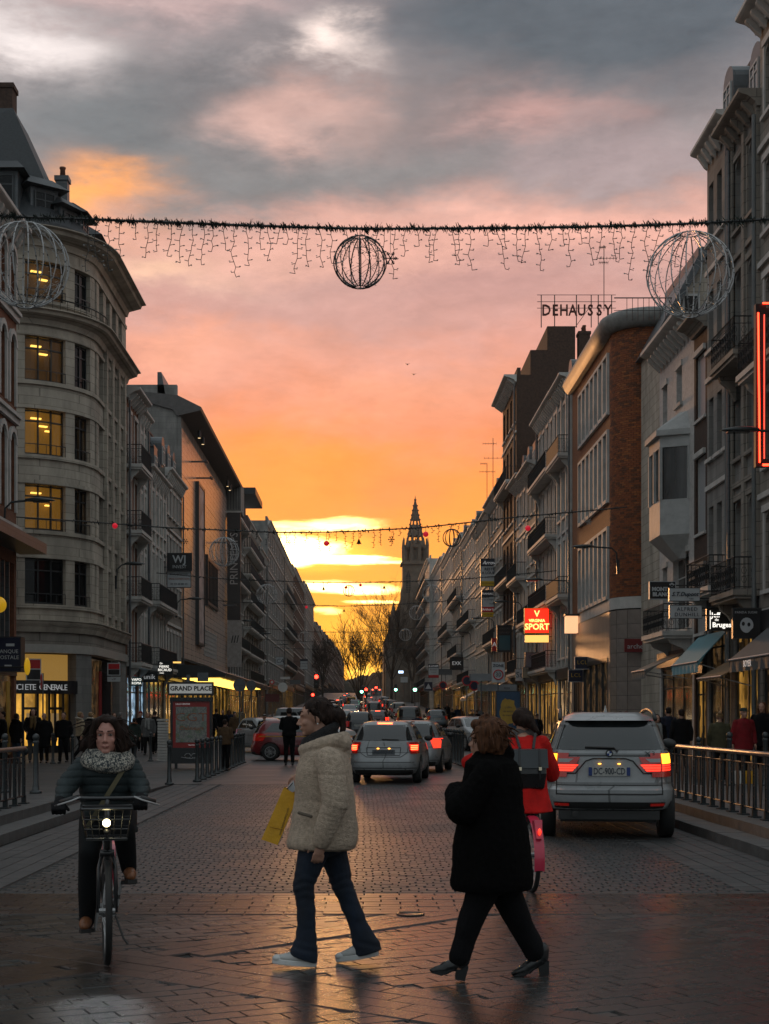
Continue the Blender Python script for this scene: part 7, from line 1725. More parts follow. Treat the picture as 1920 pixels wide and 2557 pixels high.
def hand_prims(mb, M, curl=.9, s_=1.0):
    "palm runs along +Y of M, thumb on +X side, palm side faces -Z"
    old = mb.T; mb.T = (old @ M) if old is not None else M
    mb.cap((0, 0, 0), (0, .06*s_, 0), .027*s_, .034*s_, 10, .5, (0, 0, 1))
    for i, (x, L) in enumerate(((-.030, .062), (-.010, .074), (.010, .078), (.029, .070))):
        p_ = Vector((x*s_, .082*s_, 0)); d = Vector((x*.9, 1, 0)).normalized(); a = 0; L *= s_
        for j, (f, rr) in enumerate(((.45, .0088), (.30, .0080), (.25, .0072))):
            a -= curl*(.55 if j == 0 else .75); dd = Vector((d.x, math.cos(a), math.sin(a))).normalized(); q = p_+dd*L*f; mb.cap(p_, q, rr*s_, rr*.93*s_, 7); p_ = q
    p_ = Vector((.026*s_, .018*s_, -.004)); q = p_+Vector((.030, .030, -.016))*s_; mb.cap(p_, q, .0125*s_, .0105*s_, 7); mb.cap(q, q+Vector((.006, .030, -.014))*s_, .0100*s_, .0085*s_, 7)
    mb.T = old
def strands(par, c, n, r_, tail, m, seed, T=None, L=.12):
    "loose locks standing off the hair mass"
    rs = random.Random(seed); mb = MB(); mb.T = T; c = Vector(c)
    for i in range(n):
        a = rs.uniform(-2.6, 2.6)+PI/2; h = rs.uniform(-.5, 1.1); p_ = c+Vector((math.cos(a)*r_*.95*math.cos(h*.7), math.sin(a)*r_*1.1*math.cos(h*.7), r_*.9*math.sin(h)))
        d = Vector((math.cos(a)*.5+rs.uniform(-.3, .3), math.sin(a)*.5+.15, rs.uniform(-1.2, .1))).normalized(); l = L*rs.uniform(.4, 1.1); q = p_+d*l*.5; e_ = q+(d+Vector((rs.uniform(-.6, .6), rs.uniform(-.3, .5), -.5)))*l*.35
        mb.tube([p_, q, e_], [.0055, .004, .0012], 4)
    mb.obj('loose_locks', m, par, True)
def sect(mb, ss, n=24):
    "stack of elliptical sections (cx, cy, z, rx, ry)"
    mb.rings([[(cx_+rx*math.cos(2*PI*k/n), cy_+ry*math.sin(2*PI*k/n), z) for k in range(n)] for (cx_, cy_, z, rx, ry) in ss])
def prt(name, mb, vox, m, par, smooth=3, disp=None): return link(name, remeshed(mb, vox, smooth, .5, m, name, disp), par)

# ---------------- walker in the cream fleece jacket (pixel-measured, 9 m away)
Yw = 9.0; sw = F/Yw
W1 = thing('person', 'walking woman in a cream fleece jacket and blue jeans, dark hair tied back', 'person', (px(790, Yw), Yw, 0), R(-90))
def q1(x, y, lat=0.0): return (lat, (x-790)/400.0, (2410-y)/400.0)
mb = MB(); head_prims(mb, (0, -.008, 1.555), Matrix.Rotation(R(7), 4, 'X')); mb.cap((0, .02, 1.50), (0, .04, 1.34), .052, .062, 12)
mb.cap((0, .05, 1.30), (0, .05, .85), .12, .12, 12)
mb.cap((.17, .07, 1.28), (.24, .13, 1.0), .05, .042, 10); mb.cap((.24, .13, 1.0), (.22, .045, .80), .042, .028, 10); mb.cap((-.17, .03, 1.28), (-.24, -.0, 1.04), .05, .042, 10); mb.cap((-.24, 0, 1.04), (-.13, -.105, 1.135), .042, .028, 10)
mb.cap((.09, .03, .85), (.09, -.07, .5), .075, .055, 10); mb.cap((.09, -.07, .5), (.09, -.07, .1), .05, .04, 10); mb.cap((-.09, .09, .85), (-.09, .15, .48), .075, .055, 10); mb.cap((-.09, .15, .48), (-.09, .31, .1), .05, .04, 10)
hand_prims(mb, Matrix.Translation((.222, .035, .79)) @ Matrix.Rotation(R(-100), 4, 'X') @ Matrix.Rotation(R(80), 4, 'Y'), .6, 1.0)
hand_prims(mb, Matrix.Translation((-.10, -.105, 1.185)) @ Matrix.Rotation(R(-108), 4, 'X') @ Matrix.Rotation(R(100), 4, 'Y'), 1.3, 1.0)
prt('body', mb, .0062, M_skin, W1, 2)
for s_ in (-1, 1): eye(W1, s_*.029, -.078, 1.560, .0125)
mb = MB()
for s_ in (-1, 1): mb.cap((s_*.016, -.102, 1.583), (s_*.046, -.086, 1.585), .004, .003, 6)
mb.obj('eyebrow', M_hairb, W1, True)
mb = MB(); mb.ell((0, .014, 1.592), (.0805, .0985, .0865), 20, 14); mb.ell((0, .062, 1.560), (.077, .068, .072), 14, 10)
for s_ in (-1, 1): mb.cap((s_*.068, -.012, 1.585), (s_*.066, .04, 1.54), .022, .022, 8)
mb.ell((0, .140, 1.555), (.044, .048, .050), 12, 9); mb.cap((0, .150, 1.56), (.01, .170, 1.47), .034, .018, 10); mb.cap((.01, .165, 1.5), (0.02, .155, 1.41), .02, .008, 8)
prt('hair', mb, .007, M_hairb, W1, 2, lambda co, nn: wob(co*np.array([1, 1, .35]), 150, 3)*.0035)
mb = MB()
for i in range(14):
    a = 2*PI*i/14; a2 = 2*PI*(i+1)/14
    for (z, rx, ry, rr, tl) in ((1.395, .085, .098, .036, .05), (1.445, .075, .088, .032, .10)):
        f = lambda t: (rx*math.cos(t), .028+ry*math.sin(t), z+tl*.5*math.sin(t))
        mb.cap(f(a), f(a2), rr, rr, 8)
prt('scarf', mb, .009, mat('black_knit_scarf', (.012, .012, .013), .95, var=.3, vscale=20, bump=.8, bscale=90), W1, 3, lambda co, nn: wob(co, 60, 5)*.004)
M_fleece = mat('cream_fleece', (.54, .42, .315), .95, var=.2, vscale=40, bump=1.0, bscale=150, spec=.1, sheen=.15)
mb = MB()
sect(mb, [(0, .045, 1.395, .07, .06), (0, .05, 1.375, .13, .11), (0, .052, 1.32, .185, .147), (0, .05, 1.225, .215, .172), (0, .052, 1.1, .205, .185), (0, .053, 1.025, .205, .190), (0, .046, .875, .225, .209), (0, .032, .77, .25, .22), (0, .030, .735, .235, .21), (0, .03, .725, .18, .16)])
mb.cap((-.20, .045, 1.29), (-.255, -.0, 1.06), .095, .085, 14); mb.cap((-.255, 0, 1.06), (-.15, -.085, 1.12), .082, .06, 14)
for i in range(16):
    a, a2 = 2*PI*i/16, 2*PI*(i+1)/16; f = lambda t: (.125*math.cos(t), .052+.128*math.sin(t), 1.385+.042*math.sin(t)); mb.cap(f(a), f(a2), .040, .040, 8)
mb.cap((-.06, .165, 1.39), (.06, .165, 1.39), .06, .06, 10); mb.cap((0, .17, 1.40), (0, .165, 1.30), .06, .05, 10)
def fold1(co, nn):
    f = wob(co, 14, 8)*.010+wob(co, 230, 9, 2)*.0028
    # creases at the elbow and soft sag lines
    el_ = np.exp(-((co[:, 2]-1.02)/.06)**2)*(co[:, 0] > .15)*np.sin(co[:, 2]*90+co[:, 1]*30)*.0015
    seam = -np.exp(-((co[:, 2]-1.20-.0*co[:, 0])/.008)**2)*(co[:, 0] > .2)*.004
    frontseam = -np.exp(-((co[:, 1]+.05)/.010)**2)*(co[:, 0] > .10)*(co[:, 2] < .98)*.006
    return f+el_+seam+frontseam
prt('jacket', mb, .0085, M_fleece, W1, 4, fold1)
mb = MB(); mb.cap((.185, .085, 1.275), (.262, .125, 1.03), .092, .086, 14); mb.cap((.262, .125, 1.03), (.245, .05, .84), .086, .068, 14); mb.cap((.245, .055, .84), (.238, .04, .80), .068, .062, 12)
prt('sleeve', mb, .008, M_fleece, W1, 3, fold1)
strands(W1, (0, .01, 1.59), 26, .084, (.06, .17, 1.44), M_hairb, 5)
mb = MB(); mb.cap((.205, -.10, .965), (.232, -.025, .945), .010, .010, 8); mb.obj('pocket_shade', mat('painted_pocket_shade', (.10, .08, .06), .9), W1, True)  # dark strip coloured as the shade in the jacket's pocket opening
M_denim = mat('blue_denim', (.006, .013, .027), .85, var=.45, vscale=7, bump=.4, bscale=220, stretch=(1, 1, .5))
mb = MB(); mb.ell((0, .05, .80), (.165, .13, .13), 16, 10)
def leg(mb, pts, flat=1.0):
    for (a, ra), (c_, rc) in zip(pts[:-1], pts[1:]): mb.cap(a, c_, ra, rc, 16)
leg(mb, [((.085, .03, .82), .10), ((.09, -.035, .66), .086), ((.09, -.078, .51), .068), ((.09, -.062, .38), .058), ((.09, -.058, .26), .060)])
mb.rings([[(.09+rx*math.cos(2*PI*k/20), cy_+ry*math.sin(2*PI*k/20), z+tl*math.sin(2*PI*k/20)) for k in range(20)] for (cy_, z, rx, ry, tl) in ((-.058, .28, .055, .058, 0), (-.062, .18, .062, .068, 0), (-.072, .11, .068, .082, -.01), (-.078, .055, .070, .086, -.03), (-.07, .05, .05, .06, -.02))])
leg(mb, [((-.085, .08, .82), .10), ((-.09, .115, .66), .088), ((-.09, .155, .50), .068), ((-.09, .205, .38), .060), ((-.09, .25, .27), .060)])
mb.rings([[(-.09+rx*math.cos(2*PI*k/20), cy_+ry*math.sin(2*PI*k/20)*math.cos(.35), z+ry*math.sin(2*PI*k/20)*math.sin(.25)) for k in range(20)] for (cy_, z, rx, ry) in ((.245, .28, .055, .058), (.285, .18, .062, .070), (.315, .10, .070, .094), (.325, .062, .070, .098), (.32, .06, .05, .06))])
prt('jeans', mb, .0085, M_denim, W1, 3, lambda co, nn: wob(co*np.array([1, 1, 1.8]), 26, 12)*.005+np.sin(co[:, 2]*120+3*np.sin(co[:, 1]*25))*.0028*np.exp(-((co[:, 2]-.50)/.09)**2)+np.sin(co[:, 2]*110+co[:, 1]*30)*.003*np.exp(-((co[:, 2]-.12)/.05)**2))
M_canvas = mat('pale_canvas_shoe', (.42, .42, .41), .8, var=.15, bump=.2, bscale=150); M_rub = mat('white_rubber', (.55, .55, .54), .6, var=.1)
def sneaker(par, x, yt, yh, zt, zh, L=.27):
    M = Matrix.Translation((x, yh, zh)); a = math.atan2(zt-zh, -(yt-yh)); M = M @ Matrix.Rotation(-a, 4, 'X')
    def out(w, l0, l1, z, n=20): return [(w*math.cos(2*PI*k/n)*(1-.12*(math.sin(2*PI*k/n) > .2)), (l0+l1)/2+(l1-l0)/2*math.sin(2*PI*k/n), z) for k in range(n)]
    sb = MB(); sb.T = M; sb.rings([out(.044, -L, 0, 0), out(.047, -L-.003, .003, .006), out(.047, -L-.003, .003, .030), out(.045, -L, 0, .033)]); sh = sb.obj('shoe', M_rub, par, False)
    ub = MB(); ub.T = M; ub.rings([out(.042, -L+.005, -.005, .03), out(.042, -L+.02, -.005, .052), out(.036, -L+.09, -.008, .075), out(.034, -L+.14, -.012, .10), out(.03, -L+.17, -.02, .105)]); ub.obj('upper', M_canvas, sh, True)
    tb = MB(); tb.T = M; tb.ell((0, -L+.03, .036), (.036, .034, .022), 12, 6); tb.obj('toe_cap', M_rub, sh, True)
    lb = MB(); lb.T = M
    for i in range(5): y = -L+.075+i*.018; z = .068+i*.0075; lb.tube([(-.022, y, z), (.022, y, z+.002)], .0035, 4)
    lb.obj('lace', M_rub, sh)
sneaker(W1, .09, -.275, 0.0, .028, .004); sneaker(W1, -.09, .125, .39, .004, .045)
mb = MB(); mb.ell((.078, .010, 1.508), (.006, .006, .006), 8, 6); mb.obj('earring', mat('pearl', (.6, .6, .58), .2, var=0), W1, True)
# yellow paper bag held in front
BG = thing('shopping_bag', 'yellow paper shopping bag hanging from the hand of the cream jacket walker', 'bag', W1.location, R(-90))
A_, B2, C2, D2 = q1(707, 1968), q1(744, 1987), q1(692, 2112), q1(651, 2098)
def lat(p_, x): return (x, p_[1], p_[2])
mb = MB(); mb.add([lat(A_, -.06), lat(B2, -.06), lat(C2, -.055), lat(D2, -.055), lat(A_, -.17), lat(B2, -.17), lat(C2, -.175), lat(D2, -.175)], [(0, 3, 2, 1), (4, 5, 6, 7), (0, 4, 7, 3), (3, 7, 6, 2)]); mb.obj('paper_bag', mat('yellow_paper', (.66, .34, .012), .6, var=.12, vscale=8, bump=.4, bscale=14), BG)
mb = MB(); mb.add([lat(B2, -.061), lat(B2, -.169), lat(C2, -.174), lat(C2, -.056)], [(0, 1, 2, 3)]); mb.obj('gusset', mat('grey_blue_paper', (.20, .24, .28), .7, var=.15), BG)
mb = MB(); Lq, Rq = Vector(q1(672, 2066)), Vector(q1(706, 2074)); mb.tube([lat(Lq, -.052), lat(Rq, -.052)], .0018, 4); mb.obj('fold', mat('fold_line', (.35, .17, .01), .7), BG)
t_ = text('www.kenjewellery.com', .019, M_black, BG, lat(Vector(q1(708, 2052)), -.0525), (PI/2, 0, PI/2), ext=.0005); t_.rotation_euler = (PI/2, R(-72), PI/2)
mb = MB(); P4 = [q1(716, 1966), q1(731, 1950), q1(738, 1975), q1(722, 1984)]; mb.add([lat(p_, -.09) for p_ in P4]+[lat(p_, -.14) for p_ in P4], [(0, 1, 2, 3), (7, 6, 5, 4), (0, 4, 5, 1), (1, 5, 6, 2), (2, 6, 7, 3), (3, 7, 4, 0)]); mb.obj('leaflet', mat('white_leaflet', (.5, .52, .55), .5), BG)
mb = MB(); mb.tube([lat(q1(714, 1973), -.065), lat(q1(728, 1958), -.09), lat(q1(737, 1951), -.10), lat(q1(737, 1962), -.09), lat(q1(738, 1984), -.065)], .0028, 5); mb.obj('handle', M_black, BG)

# ---------------- walker in the black coat
Yb = 8.53
W2 = thing('person', 'walking woman with copper brown hair, long black coat, black trousers and heeled ankle boots', 'person', (px(1230, Yb), Yb, 0), R(-90))
def q2(x, y, lat=0.0): return (lat, (x-1230)/422.0, (2445-y)/422.0)
mb = MB(); HR = Matrix.Rotation(R(-32), 4, 'Z'); head_prims(mb, (0, -.035, 1.42), HR); mb.cap((0, -.02, 1.36), (0, 0, 1.22), .055, .062, 12); mb.cap((0, 0, 1.2), (0, 0, .75), .13, .13, 12)
mb.cap((.15, -.05, 1.18), (.17, -.2, 1.0), .045, .04, 10); mb.cap((.17, -.2, 1.0), (.03, -.22, 1.12), .04, .028, 10); mb.cap((-.15, -.05, 1.18), (-.2, -.12, .98), .045, .04, 10); mb.cap((-.2, -.12, .98), (-.06, -.2, 1.1), .04, .028, 10)
mb.cap((.09, -.03, .7), (.09, -.125, .39), .08, .055, 10); mb.cap((.09, -.125, .39), (.09, -.21, .10), .05, .04, 10); mb.cap((-.09, .03, .7), (-.09, .14, .38), .08, .055, 10); mb.cap((-.09, .14, .38), (-.09, .27, .10), .05, .04, 10)
hand_prims(mb, Matrix.Translation((.02, -.225, 1.13)) @ Matrix.Rotation(R(60), 4, 'X') @ Matrix.Rotation(R(90), 4, 'Z'), 1.2); hand_prims(mb, Matrix.Translation((-.05, -.205, 1.11)) @ Matrix.Rotation(R(60), 4, 'X') @ Matrix.Rotation(R(-90), 4, 'Z'), 1.2)
prt('body', mb, .0065, M_skin, W2, 2)
HM = Matrix.Translation((0, -.035, 1.42)) @ HR
mb = MB(); mb.T = HM
mb.ell((0, .030, .045), (.094, .100, .092), 18, 12); mb.ell((0, .055, -.02), (.092, .078, .085), 16, 10); mb.ell((0, -.045, .085), (.07, .055, .035), 14, 8)
for s_ in (-1, 1): mb.cap((s_*.075, -.01, .05), (s_*.078, .02, -.065), .032, .026, 10)
mb.cap((0, .085, -.03), (0, .072, -.105), .055, .035, 12); mb.cap((0, -.02, .12), (.03, .02, .145), .02, .012, 8); mb.cap((-.03, -.05, .11), (-.05, -.075, .13), .018, .008, 8)
prt('hair', mb, .007, M_hairc, W2, 2, lambda co, nn: wob(co*np.array([1, 1, .2]), 130, 21)*.009)
strands(W2, (0, .03, .03), 70, .097, None, M_hairc, 19, HM, .09)
mb = MB(); mb.T = HM; mb.tube([(.05, -.085, .005), (.078, -.02, .004)], .0022, 4)
for s_ in (-1, 1): mb.tube([(s_*.031+.022*math.cos(2*PI*k/12), -.094, .0+.016*math.sin(2*PI*k/12)) for k in range(13)], .002, 4)
mb.obj('glasses', M_wire, W2)
M_boucle = mat('black_boucle', (.005, .0048, .005), 1.0, var=.4, vscale=40, bump=1.0, bscale=160, spec=.08)
mb = MB(); sect(mb, [(0, -.02, 1.335, .065, .065), (0, -.02, 1.32, .10, .10), (0, -.012, 1.28, .19, .155), (0, -.008, 1.15, .235, .182), (0, -.006, .96, .25, .20), (0, -.005, .77, .275, .229), (0, -.007, .58, .285, .247), (0, -.007, .535, .27, .235), (0, 0, .53, .2, .17)])
mb.cap((.17, -.04, 1.22), (.20, -.19, 1.02), .09, .10, 14); mb.cap((.20, -.20, 1.02), (.06, -.215, 1.11), .095, .072, 14)
mb.cap((-.17, -.04, 1.22), (-.22, -.13, 1.0), .09, .09, 14); mb.cap((-.22, -.13, 1.0), (-.08, -.2, 1.08), .09, .075, 14); mb.cap((0, .06, 1.33), (0, -.06, 1.31), .07, .06, 12)
prt('coat', mb, .0085, M_boucle, W2, 4, lambda co, nn: wob(co, 12, 31)*.012+wob(co, 140, 32)*.003)
mb = MB(); mb.tube([(.06, -.232, .56), (.09, -.205, .75), (.09, -.195, .92)], .004, 5); mb.box(.05, .068, -.245, -.235, .535, .565); mb.obj('zip', M_rail, W2)
mb = MB(); mb.ell((0, 0, .62), (.17, .15, .13), 14, 9)
leg(mb, [((.09, -.03, .62), .105), ((.09, -.08, .50), .092), ((.09, -.125, .386), .078), ((.09, -.175, .24), .066), ((.09, -.205, .145), .066)]); leg(mb, [((-.09, .03, .62), .108), ((-.09, .09, .50), .098), ((-.09, .142, .375), .082), ((-.09, .21, .24), .070), ((-.09, .262, .145), .066)])
prt('trousers', mb, .0085, M_clblack, W2, 3, lambda co, nn: wob(co*np.array([1, 1, 1.5]), 22, 14)*.006)
def ankle_boot(par, x, yt, zt, yh, zh):
    a = math.atan2(zt-zh, -(yt-yh)); M = Matrix.Translation((x, yh, zh)) @ Matrix.Rotation(-a, 4, 'X'); L = math.hypot(yt-yh, zt-zh)
    b_ = MB(); b_.T = M; b_.cap((0, -.045, .11), (0, -.04, .16), .042, .040, 12); b_.cap((0, -.05, .095), (0, -.13, .055), .040, .036, 12); b_.cap((0, -.13, .045), (0, -L+.045, .024), .036, .026, 12); b_.cap((0, -L+.05, .022), (0, -L+.012, .016), .024, .011, 10)
    o = link('boot', remeshed(b_, .006, 2, .5, M_lea, 'boot'), par)
    h_ = MB(); h_.T = M; h_.prism([(-.005, .09), (-.075, .085), (-.065, 0), (-.008, 0)], -.026, .026, 'x'); h_.obj('heel', M_lea, o)
    s_ = MB(); s_.T = M; s_.prism([(-.075, .06), (-.13, .018), (-L+.08, .002), (-L+.015, .004), (-L+.02, .010), (-.14, .035), (-.08, .085)], -.032, .032, 'x'); s_.obj('sole', M_lea, o)
ankle_boot(W2, .09, -.385, .055, -.165, .004); ankle_boot(W2, -.09, .115, .0, .350, .006)

# ---------------- bicycles
def bicycle(label, X, Y, rz, steer=0.0, fender=None):
    root = thing('bicycle', label, 'bicycle', (X, Y, 0), rz); M_fr = mat('bike_frame_black', (.015, .016, .018), .35, .2, var=.1, coat=.4); M_pink = mat('bike_fender_red', (.50, .02, .06), .35, var=.05, coat=.5)
    r_ = .325; ty = MB(); N = 40
    ty.rings([[(q[0], q[1]*math.cos(2*PI*k/N), q[1]*math.sin(2*PI*k/N)) for q in ((.021, r_-.012), (.012, r_+.002), (-.012, r_+.002), (-.021, r_-.012), (-.014, r_-.034), (.014, r_-.034))] for k in range(N+1)], True, False)
    tm = ty.mesh('wheel', M_tyre, True)
    rb = MB(); rb.tube([(0, (r_-.038)*math.cos(2*PI*k/N), (r_-.038)*math.sin(2*PI*k/N)) for k in range(N+1)], .010, 6, False); rim = rb.mesh('rim', M_rim, True)
    sp = MB()
    for k in range(28): a = 2*PI*k/28; a2 = a+.5*(1 if k % 2 else -1); sx = .03 if k % 4 < 2 else -.03; sp.tube([(sx, .03*math.cos(a2), .03*math.sin(a2)), (0, (r_-.045)*math.cos(a), (r_-.045)*math.sin(a))], .0013, 3)
    sp.tube([(-.05, 0, 0), (.05, 0, 0)], .028, 10); spm = sp.mesh('spokes', M_steel)
    for y in (0, 1.07): w_ = link('wheel', tm, root, (0, y, r_)); w_.rotation_euler = (0, 0, steer if y == 0 else 0); link('rim', rim, w_); link('spokes', spm, w_)
    f = MB(); f.tube([(-.055, .0, r_), (-.052, .06, .60), (-.03, .085, .69)], .013, 8); f.tube([(.055, 0, r_), (.052, .06, .60), (.03, .085, .69)], .013, 8); f.tube([(-.045, .083, .69), (.045, .083, .69)], .022, 8); f.tube([(0, .085, .69), (0, .155, .98)], .019, 8); f.obj('fork', M_fr, root, True)
    f = MB(); f.tube([(0, .11, .78), (0, .22, .50), (0, .47, .30), (0, .55, .30)], [.03, .032, .032, .03], 10); f.tube([(0, .55, .28), (0, .72, .82)], .021, 8); f.tube([(0, .14, .87), (0, .30, .62), (0, .60, .48)], .020, 8)
    for s_ in (-1, 1): f.tube([(s_*.01, .55, .29), (s_*.06, 1.07, r_)], .012, 6); f.tube([(s_*.01, .70, .70), (s_*.06, 1.07, r_)], .010, 6)
    f.obj('frame', M_fr, root, True)
    f = MB(); f.tube([(0, .155, .98), (0, .19, 1.03)], .016, 8); f.tube([(-.29, .27, 1.0), (-.20, .20, 1.03), (0, .18, 1.03), (.20, .20, 1.03), (.29, .27, 1.0)], .0125, 8); hb_ = f.obj('handlebar', M_fr, root, True)
    for s_ in (-1, 1):
        f = MB(); f.tube([(s_*.21, .205, 1.03), (s_*.30, .28, 1.0)], .018, 8); f.obj('grip', M_plast, hb_, True); f = MB(); f.tube([(s_*.17, .165, 1.04), (s_*.22, .13, 1.02), (s_*.33, .16, .985)], .006, 6); f.obj('brake_lever', M_steel, hb_, True)
    # front basket
    f = MB(); z0, z1 = .80, .985
    def ringb(z, w, d0, d1): return [(-w, d0, z), (w, d0, z), (w, d1, z), (-w, d1, z), (-w, d0, z)]
    for z, w, d0, d1, t in ((z1, .155, -.19, .10, .009), (.92, .145, -.18, .09, .004), (.86, .135, -.17, .085, .004), (z0, .125, -.16, .08, .006)): f.tube(ringb(z, w, d0, d1), t, 5)
    for i in range(7): u = -1+2*i/6; f.tube([(u*.155, -.19, z1), (u*.125, -.16, z0)], .004, 4); f.tube([(u*.125, -.16, z0), (u*.125, .08, z0)], .004, 4)
    for i in range(5):
        v = i/4
        for s_ in (-1, 1): f.tube([(s_*.155, -.19+.29*v, z1), (s_*.125, -.16+.24*v, z0)], .004, 4)
    bk = f.obj('basket', M_fr, root)
    for s_ in (-1, 1): f = MB(); f.add([(s_*.157, -.15, z1-.01), (s_*.160, .06, z1-.01), (s_*.135, .05, .86), (s_*.133, -.10, .86)], [(0, 1, 2, 3)]); f.obj('side_plate', M_pink, bk)
    f = MB(); f.box(-.125, .125, -.16, .08, z0-.012, z0-.006); f.tube([(0, .0, z0-.01), (0, .1, .78)], .012, 5); f.obj('basket_floor', M_plast, bk)
    f = MB(); f.ell((0, -.20, .90), (.024, .03, .024), 12, 8); f.obj('lamp_lens', mat('bike_lamp_on', (1, .9, .7), .3, var=0, emit=(1.0, .82, .42), es=22 if fender != 'rear' else .2), root, True)
    f = MB(); f.ell((0, -.17, .895), (.032, .035, .045), 10, 8); f.ell((0, -.185, .845), (.02, .02, .02), 8, 6); f.obj('lamp_body', M_plast, root, True)
    # mudguard, saddle, cranks
    f = MB(); n = 14; rs_ = []
    for i in range(n+1):
        a = R(-15+i*150/n); q = r_+.035; rs_.append([(x, 1.07+q*math.cos(a)*1.0+0, r_+q*math.sin(a)-(abs(x)*.35)) for x in (-.045, -.02, .02, .045)])
    f.rings(rs_, False, False); f.obj('rear_mudguard', M_pink, root, True)
    f = MB(); f.rings([[(-.03, 1.34, .50), (.03, 1.34, .50), (.045, 1.30, .64), (-.045, 1.30, .64)], [(-.025, 1.42, .50), (.025, 1.42, .50), (.035, 1.36, .66), (-.035, 1.36, .66)]]); f.obj('lamp_housing', M_pink, root); f = MB(); f.ell((0, 1.425, .56), (.015, .012, .03), 8, 6); f.obj('rear_lamp', M_tl, root, True)
    f = MB(); f.ell((0, .80, .86), (.085, .10, .035), 14, 8); f.cap((0, .76, .865), (0, .62, .86), .05, .022, 10); link('saddle', remeshed(f, .01, 3, .5, M_plast, 'saddle'), root); f = MB(); f.tube([(0, .72, .82), (0, .73, .85)], .014, 6); f.obj('seat_post', M_steel, root)
    f = MB(); f.tube([(.06, .52, .30), (.085, .47, .46)], .010, 6); f.tube([(-.06, .52, .30), (-.085, .57, .14)], .010, 6); f.tube([(-.07, .52, .30), (.07, .52, .30)], .018, 8); f.obj('crank', M_steel, root)
    f = MB(); f.box(.085, .185, .42, .51, .45, .475); f.obj('pedal', M_plast, root); f = MB(); f.box(-.185, -.085, .53, .62, .125, .15); f.obj('pedal', M_plast, root)
    f = MB(); f.lathe([(.001, 0), (.085, 0), (.085, .006), (.001, .006)], 20); o = f.obj('chainring', M_steel, root); o.location = (.045, .52, .30); o.rotation_euler = (0, PI/2, 0)
    f = MB(); f.tube([(.04, .50, .26), (.10, .42, .10), (.13, .40, .06)], .008, 6); f.obj('kickstand', M_plast, root)
    return root
BX, BY, BR = -1.60, 9.03, R(9.3)
bicycle('black hire bicycle with a front basket and a shining lamp, ridden towards the camera', BX, BY, BR, R(3))
C1 = thing('person', 'woman cycling towards the camera in a dark green quilted jacket, speckled snood and brown boots', 'person', (BX, BY, 0), BR)
def qb(x, y, v, O=(BX, BY), th=BR):
    "bike-local point seen at photo pixel (x, y) at distance v behind the front axle"
    u = 0.0
    for _ in range(6):
        Yw_ = O[1]+u*math.sin(th)+v*math.cos(th); Xw = px(x, Yw_); u = ((Xw-O[0])+v*math.sin(th))/math.cos(th)
    return (u, v, pz(y, O[1]+u*math.sin(th)+v*math.cos(th)))
hv = .50
hc = Vector(qb(266, 1832, hv-.02)); HTm = Matrix.Rotation(R(-4), 4, 'Z') @ Matrix.Rotation(R(3), 4, 'X') @ Matrix.Scale(1.10, 4)
Ls, Rs = Vector(qb(323, 1915, .56)), Vector(qb(210, 1915, .56)); Le, Re = Vector(qb(350, 1965, .50)), Vector(qb(168, 1960, .50)); Lh, Rh = Vector(qb(350, 1998, .30)), Vector(qb(148, 2008, .30))
Lk, Rk = Vector(qb(309, 2075, .36)), Vector(qb(222, 2130, .42)); La, Ra = Vector(qb(322, 2170, .50)), Vector(qb(217, 2300, .56)); hip = Vector((0, .78, .90))
mb = MB(); head_prims(mb, hc, HTm, 1.08); mb.cap(hc+Vector((0, .02, -.06)), hc+Vector((0, .06, -.2)), .055, .062, 12)
tc_ = (Ls+Rs)/2
mb.cap(tc_+Vector((0, .0, -.06)), hip, .11, .13, 12)
for (a, c_, d_) in ((Ls, Le, Lh), (Rs, Re, Rh)): mb.cap(a, c_, .05, .042, 10); mb.cap(c_, d_, .042, .028, 10)
for (s_, k_, a_) in ((.09, Lk, La), (-.09, Rk, Ra)): mb.cap(hip+Vector((s_, 0, 0)), k_, .085, .058, 10); mb.cap(k_, a_, .052, .04, 10)
prt('body', mb, .0062, M_skinp, C1, 2)
old = None
for s_ in (-1, 1):
    p_ = hc+HTm @ Vector((s_*.0295, -.0795, -.002)); eye(C1, p_.x, p_.y, p_.z, .0125)
    mb = MB(); mb.T = Matrix.Translation(hc) @ HTm; mb.cap((s_*.015, -.099, .021), (s_*.046, -.086, .023), .0036, .0026, 6); mb.obj('eyebrow', M_hairb, C1, True)
mb = MB(); mb.T = Matrix.Translation(hc) @ HTm; mb.ell((0, -.0975, -.0705), (.020, .006, .0065), 10, 6); mb.obj('lips', mat('lips', (.20, .045, .04), .5, var=0), C1, True)
mb = MB(); mb.T = Matrix.Translation(hc) @ HTm
mb.ell((0, .030, .035), (.082, .088, .078), 16, 12); mb.ell((0, -.02, .082), (.062, .056, .028), 14, 8)
for s_ in (-1, 1):
    mb.cap((s_*.05, -.055, .075), (s_*.078, -.03, .0), .026, .028, 10); mb.cap((s_*.076, -.03, .01), (s_*.088, -.01, -.085), .028, .034, 10); mb.cap((s_*.085, .03, .02), (s_*.11, .02, -.08), .042, .034, 10)
mb.cap((-.13, .0, -.06), (-.155, 0, -.10), .03, .012, 8); mb.cap((.12, .02, -.06), (.165, .02, -.07), .03, .010, 8); mb.cap((-.1, .0, .05), (-.135, .0, .0), .025, .012, 8); mb.cap((.08, .02, .08), (.12, .02, .04), .02, .01, 8)
prt('hair', mb, .007, M_hairb, C1, 2, lambda co, nn: wob(co*np.array([1, 1, .25]), 110, 41)*.011)
strands(C1, (0, .02, .0), 60, .10, None, M_hairb, 9, Matrix.Translation(hc) @ HTm, .16)
